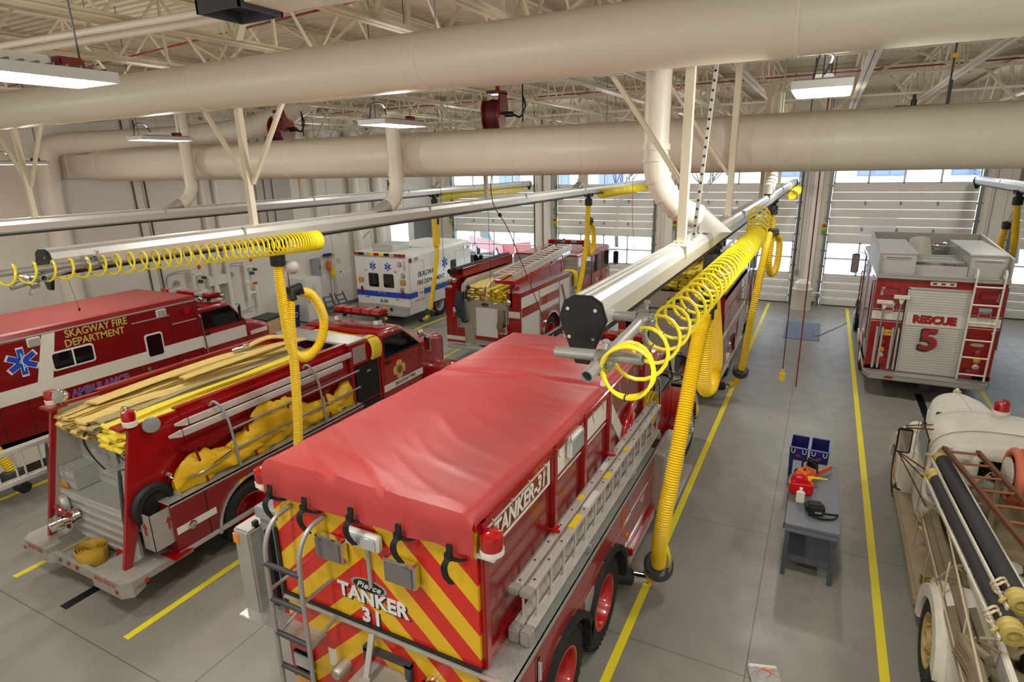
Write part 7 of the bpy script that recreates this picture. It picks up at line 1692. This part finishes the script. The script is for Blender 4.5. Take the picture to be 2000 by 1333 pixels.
b = B(); b.box(-.12, .12, -.1, .1, 0, .35, .04); b.tube(catmull([(.05, 0, .3), (.12, .0, .4), (.2, -.0, .38), (.24, -.02, .25)], 6), .025, 10); O('body', b, BLACKP, t); b = B(); b.box(-.07, .09, -.07, .07, .34, .42, .02); O('cover', b, ORG, t)
# floor mat, bag on the floor, cable
b = B(); b.box(-.53, .53, -1.16, 1.16, 0, .012, .004); O('floor_mat', b, mat('blue_grey_mat', (112, 124, 150), .7, bump=.3, bump_scale=120), label='blue grey rubber mat on the floor before the pillar', cat='mat', loc=(-.24, 21.5, .0), smooth=0)
b = B(); b.tube(catmull([(.05, 21.2, .022), (.2, 20.9, .018), (.5, 21.6, .012), (.9, 22.6, .012), (1.1, 23.2, .012)], 6), .01, 6); O('floor_cable', b, BLACKP, label='black cable snaking from the blue grey mat to the rescue truck', cat='cable')
t = thing('plastic_bag', (-.03, 5.93, .0), 'clear plastic bag with an orange print lying on the floor', 'bag', rz=.3)
b = B(); b.grid(lambda u, v: Vector((-.16+.32*u, -.14+.28*v, .015+.05*math.sin(PI*u)*math.sin(PI*v)+.02*noise.noise(Vector((u*5, v*5, 2)))+.012)), 14, 14); bmesh.ops.solidify(b.bm, geom=b.bm.faces[:], thickness=.006); O('film', b, mat('clear_film', (214, 210, 206), .25), t)
b = B(); b.strip(catmull([(-.1, -.05, .075), (-.02, .05, .085), (.06, .0, .085), (.0, -.08, .08)], 5), (.02, .02, 0), .004); O('orange_print', b, ORG, t)
b = B(); b.box(-.15, .15, .1, .15, .02, .05, .01); O('header_card', b, OFFW, t)

# ------------------------------------------------------------------ things along the side wall
t = thing('freezer', (-17.05, 16.15, 0), 'white upright freezer against the side wall', 'freezer')
b = B(); b.box(-.45, .35, -.38, .38, 0.03, 1.67, .02); O('cabinet', b, WHITE, t)
b = B(); b.box(.35, .39, -.38, .38, .08, 1.0, .012); O('lower_door', b, WHITE, t); b = B(); b.box(.35, .39, -.38, .38, 1.02, 1.66, .012); O('upper_door', b, WHITE, t)
b = B(); b.box(.391, .394, -.1, .08, 1.15, 1.4); b.box(.391, .394, -.08, .06, .75, .9); O('paper_note', b, mat('pink_note', (222, 190, 194), .7), t, smooth=0)
b = B(); b.cyl((.41, -.32, .75), (.41, -.32, .98), .012, 8); b.cyl((.41, -.32, 1.05), (.41, -.32, 1.28), .012, 8); O('door_handle', b, GREY, t)
t = thing('recycling_bin', (-16.85, 15.1, 0), 'dark blue recycling bin beside the white freezer', 'bin')
b = B(); b.loft([[Vector((x*.8, y*.8, 0)) for x, y in ((-.24, -.2), (.24, -.2), (.24, .2), (-.24, .2))], [Vector((x, y, .78)) for x, y in ((-.24, -.2), (.24, -.2), (.24, .2), (-.24, .2))]]); b.box(-.26, .26, -.22, .22, .78, .82, .01); O('body', b, NAVY, t, smooth=0)
b = B()
for k in range(3):
    a = 2*PI*k/3+PI/2; b.tube([(.245, .07*math.cos(a+q), .5+.07*math.sin(a+q)) for q in (.3, .9, 1.5, 1.75)], [.016, .016, .024, .004], 6)
O('recycling_mark', b, OFFW, t)
t = thing('carton', (-16.75, 13.9, 0), 'open brown carton with dark flaps on the floor by the side wall', 'box', rz=.2)
b = B(); b.box(-.3, .3, -.35, .35, 0, .62); O('body', b, mat('cardboard', (196, 164, 122), .8), t, smooth=0); b = B(); b.box(-.3, .3, .3, .8, .5, .62); b.prism([(-.38, .62), (.32, .62), (.3, .68), (-.3, .72)], 'y', -.38, .5); O('flap', b, BLACKP, t, smooth=0)
PLW = mat('panel_light_grey', (150, 153, 156), .45)
def wallbox(nm, y, z, dy, dz, dx, m, lab, cat, handle=True):
    b = B(); b.box(XL, XL+dx, y-dy/2, y+dy/2, z-dz/2, z+dz/2, .01); t = O(nm, b, m, label=lab, cat=cat)
    if handle: b = B(); b.box(XL+dx, XL+dx+.02, y+dy*.3, y+dy*.36, z-.06, z+.06); O('latch', b, DARKG, t, smooth=0)
    return t
o = wallbox('electrical_panel', 17.2, 1.83, .42, .72, .16, PLW, 'grey electrical switch box on the wall above the freezer side', 'electrical panel')
b = B(); b.cyl((XL+.06, 17.1, .9), (XL+.06, 17.1, 1.5), .025, 8); b.cyl((XL+.06, 17.3, 1.0), (XL+.06, 17.3, 1.5), .025, 8); O('conduit', b, PLW, o)
o = wallbox('wall_junction_box', 12.85, 2.1, .75, .3, .14, COLM, 'long white box with two conduits on the side wall', 'electrical panel', False)
b = B(); b.cyl((XL+.05, 12.7, 1.2), (XL+.05, 12.7, 2.0), .02, 8); b.cyl((XL+.05, 13.0, 1.2), (XL+.05, 13.0, 2.0), .02, 8); b.box(XL, XL+.14, 12.6, 13.1, .75, 1.25); O('conduit', b, PLW, o)
o = wallbox('paper_notice', 18.55, 1.9, .3, .3, .006, OFFW, 'upper paper notice pinned beside the broom rack', 'notice', False); b = B(); [b.box(XL+.006, XL+.008, 18.44, 18.66, 1.8+k*.035, 1.815+k*.035) for k in range(6)]; O('print_lines', b, GREY, o, smooth=0)
o = wallbox('paper_notice', 18.55, 1.45, .3, .32, .006, OFFW, 'lower paper notice with a red mark by the broom rack', 'notice', False); b = B(); b.box(XL+.006, XL+.008, 18.56, 18.66, 1.4, 1.47); O('red_mark', b, REDL, o, smooth=0)
t = thing('broom_rack', (XL, 17.95, 2.2), 'rack of brooms and mops on the side wall', 'rack')
b = B(); b.box(0, .1, -.3, .35, -.04, .02, .005); O('shelf', b, mat('tan_wood', (180, 160, 120), .6), t); b = B(); b.box(.04, .22, -.3, .1, .0, .1, .03); O('blue_mop_head', b, mat('blue_fabric', (40, 50, 130), .8), t)
for i, (y, m, lab) in enumerate(((-.05, mat('orange_duster', (220, 110, 40), .7), 'orange headed duster hanging on the broom rack'), (.12, YELL, 'yellow pan hanging on the broom rack'))):
    q = thing('broom', (XL+.1, 17.95+y, 1.0), lab, 'broom'); b = B(); b.cyl((0, 0, -.8), (0, 0, 1.15), .014, 8); O('handle', b, PIPEG, q); b = B(); b.box(-.05, .06, -.12, .1, .65 if i == 0 else .35, 1.0 if i == 0 else .75, .03); O('head', b, m, q)
for i in range(2):
    t = thing('step_panel', (-17.2+.15*i, 17.35+.55*i, 0), ('grey blue ladder-like panel leaning on the wall by the freezer', 'grey blue ladder-like panel leaning on the wall below the brooms')[i], 'panel')
    b = B(); R_ = Matrix.Rotation(-.45, 3, 'Y')
    for y in (-.22, .22): b.bar((.25, y, .0), (-.1, y, .75), .04, .05)
    for k in range(4): b.bar((.22-.09*k, -.22, .08+.19*k), (.22-.09*k, .22, .08+.19*k), .1, .03)
    O('frame', b, mat('slate_blue_paint', (92, 104, 124), .5), t, smooth=0)
def standpipe(y, z0, lab):
    t = thing('valve_assembly', (XL, y, z0), lab, 'valve', 'sprinkler valve assemblies')
    b = B(); b.cyl((.16, 0, 0), (.16, 0, 1.3), .065, 14); b.cyl((.16, .35, -.3), (.16, .35, .6), .05, 12); b.cyl((.16, 0, .2), (.16, .35, .2), .04, 12); b.cyl((.16, -.05, 1.1), (.16, .3, 1.1), .05, 12); b.lathe([(.1, -.04), (.1, .04)], (.16, 0, .6), seg=16); b.lathe([(.09, -.04), (.09, .04)], (.16, 0, 1.2), seg=16); O('riser', b, COLM, t)
    b = B(); b.cyl((.22, .15, .9), (.35, .15, .9), .06, 12); b.cyl((.2, .3, 1.0), (.34, .3, 1.0), .05, 12); O('valve_body', b, mat('dark_green_valve', (60, 80, 80), .5), t)
    b = B(); b.lathe([(.05, 0), (.07, .02), (.05, .04)], (.26, .18, 1.35), (1, 0, 0), 14); b.box(.2, .24, .2, .36, .5, .56); O('valve_handle', b, mat('orange_red_handle', (210, 70, 40), .5), t)
    b = B(); b.lathe([(.08, 0), (.08, .05), (0, .055)], (.04, -.5, .95), (1, 0, 0), 18); O('gauge', b, PLW, t)
    b = B(); b.tube(catmull([(.16, .1, 1.25), (.1, -.3, 1.3), (.05, -.75, 1.2), (.04, -.8, .7), (.04, -.78, -.2), (.06, -.5, -.38), (.12, .2, -.3)], 6), .014, 8); O('copper_line', b, PLW, t)
standpipe(11.95, 1.3, 'white sprinkler valve assembly above the ambulance light bar'); standpipe(13.9, 1.25, 'white sprinkler valve assembly nearer the white freezer')
b = B(); b.box(XL, XL+.35, 7.35, 7.42, 4.28, 4.33); b.box(XL+.3, XL+.35, 6.8, 7.42, 4.28, 4.33); O('wall_bracket', b, COLM, label='small white bracket arm on the wall by the duct', cat='bracket', smooth=0)
for y, lab in ((10.7, 'thin dark conduit on the side wall, nearer the wall duct'), (11.05, 'thin dark conduit on the side wall, paired beside the other')):
    b = B(); b.cyl((XL+.03, y, .2), (XL+.03, y, 7.6), .018, 8); O('wall_conduit', b, DARKG, label=lab, cat='pipe')
for y, m, lab in ((15.0, RPIPE, 'thin red pipe on the grey wall pilaster'), (15.35, DARKG, 'thin dark conduit on the grey wall pilaster')):
    b = B(); b.cyl((XL+.33, y, 3.3), (XL+.33, y, 7.6), .015, 8); O('wall_conduit', b, m, label=lab, cat='pipe')
b = B(); b.tube(catmull([(XL+.05, 20.6, 2.9), (XL+.07, 20.2, 2.7), (XL+.06, 19.9, 2.3), (XL+.05, 19.9, 1.2)], 6), .012, 6); O('wall_conduit', b, DARKG, label='curving dark cable on the wall by the white ambulance', cat='pipe')
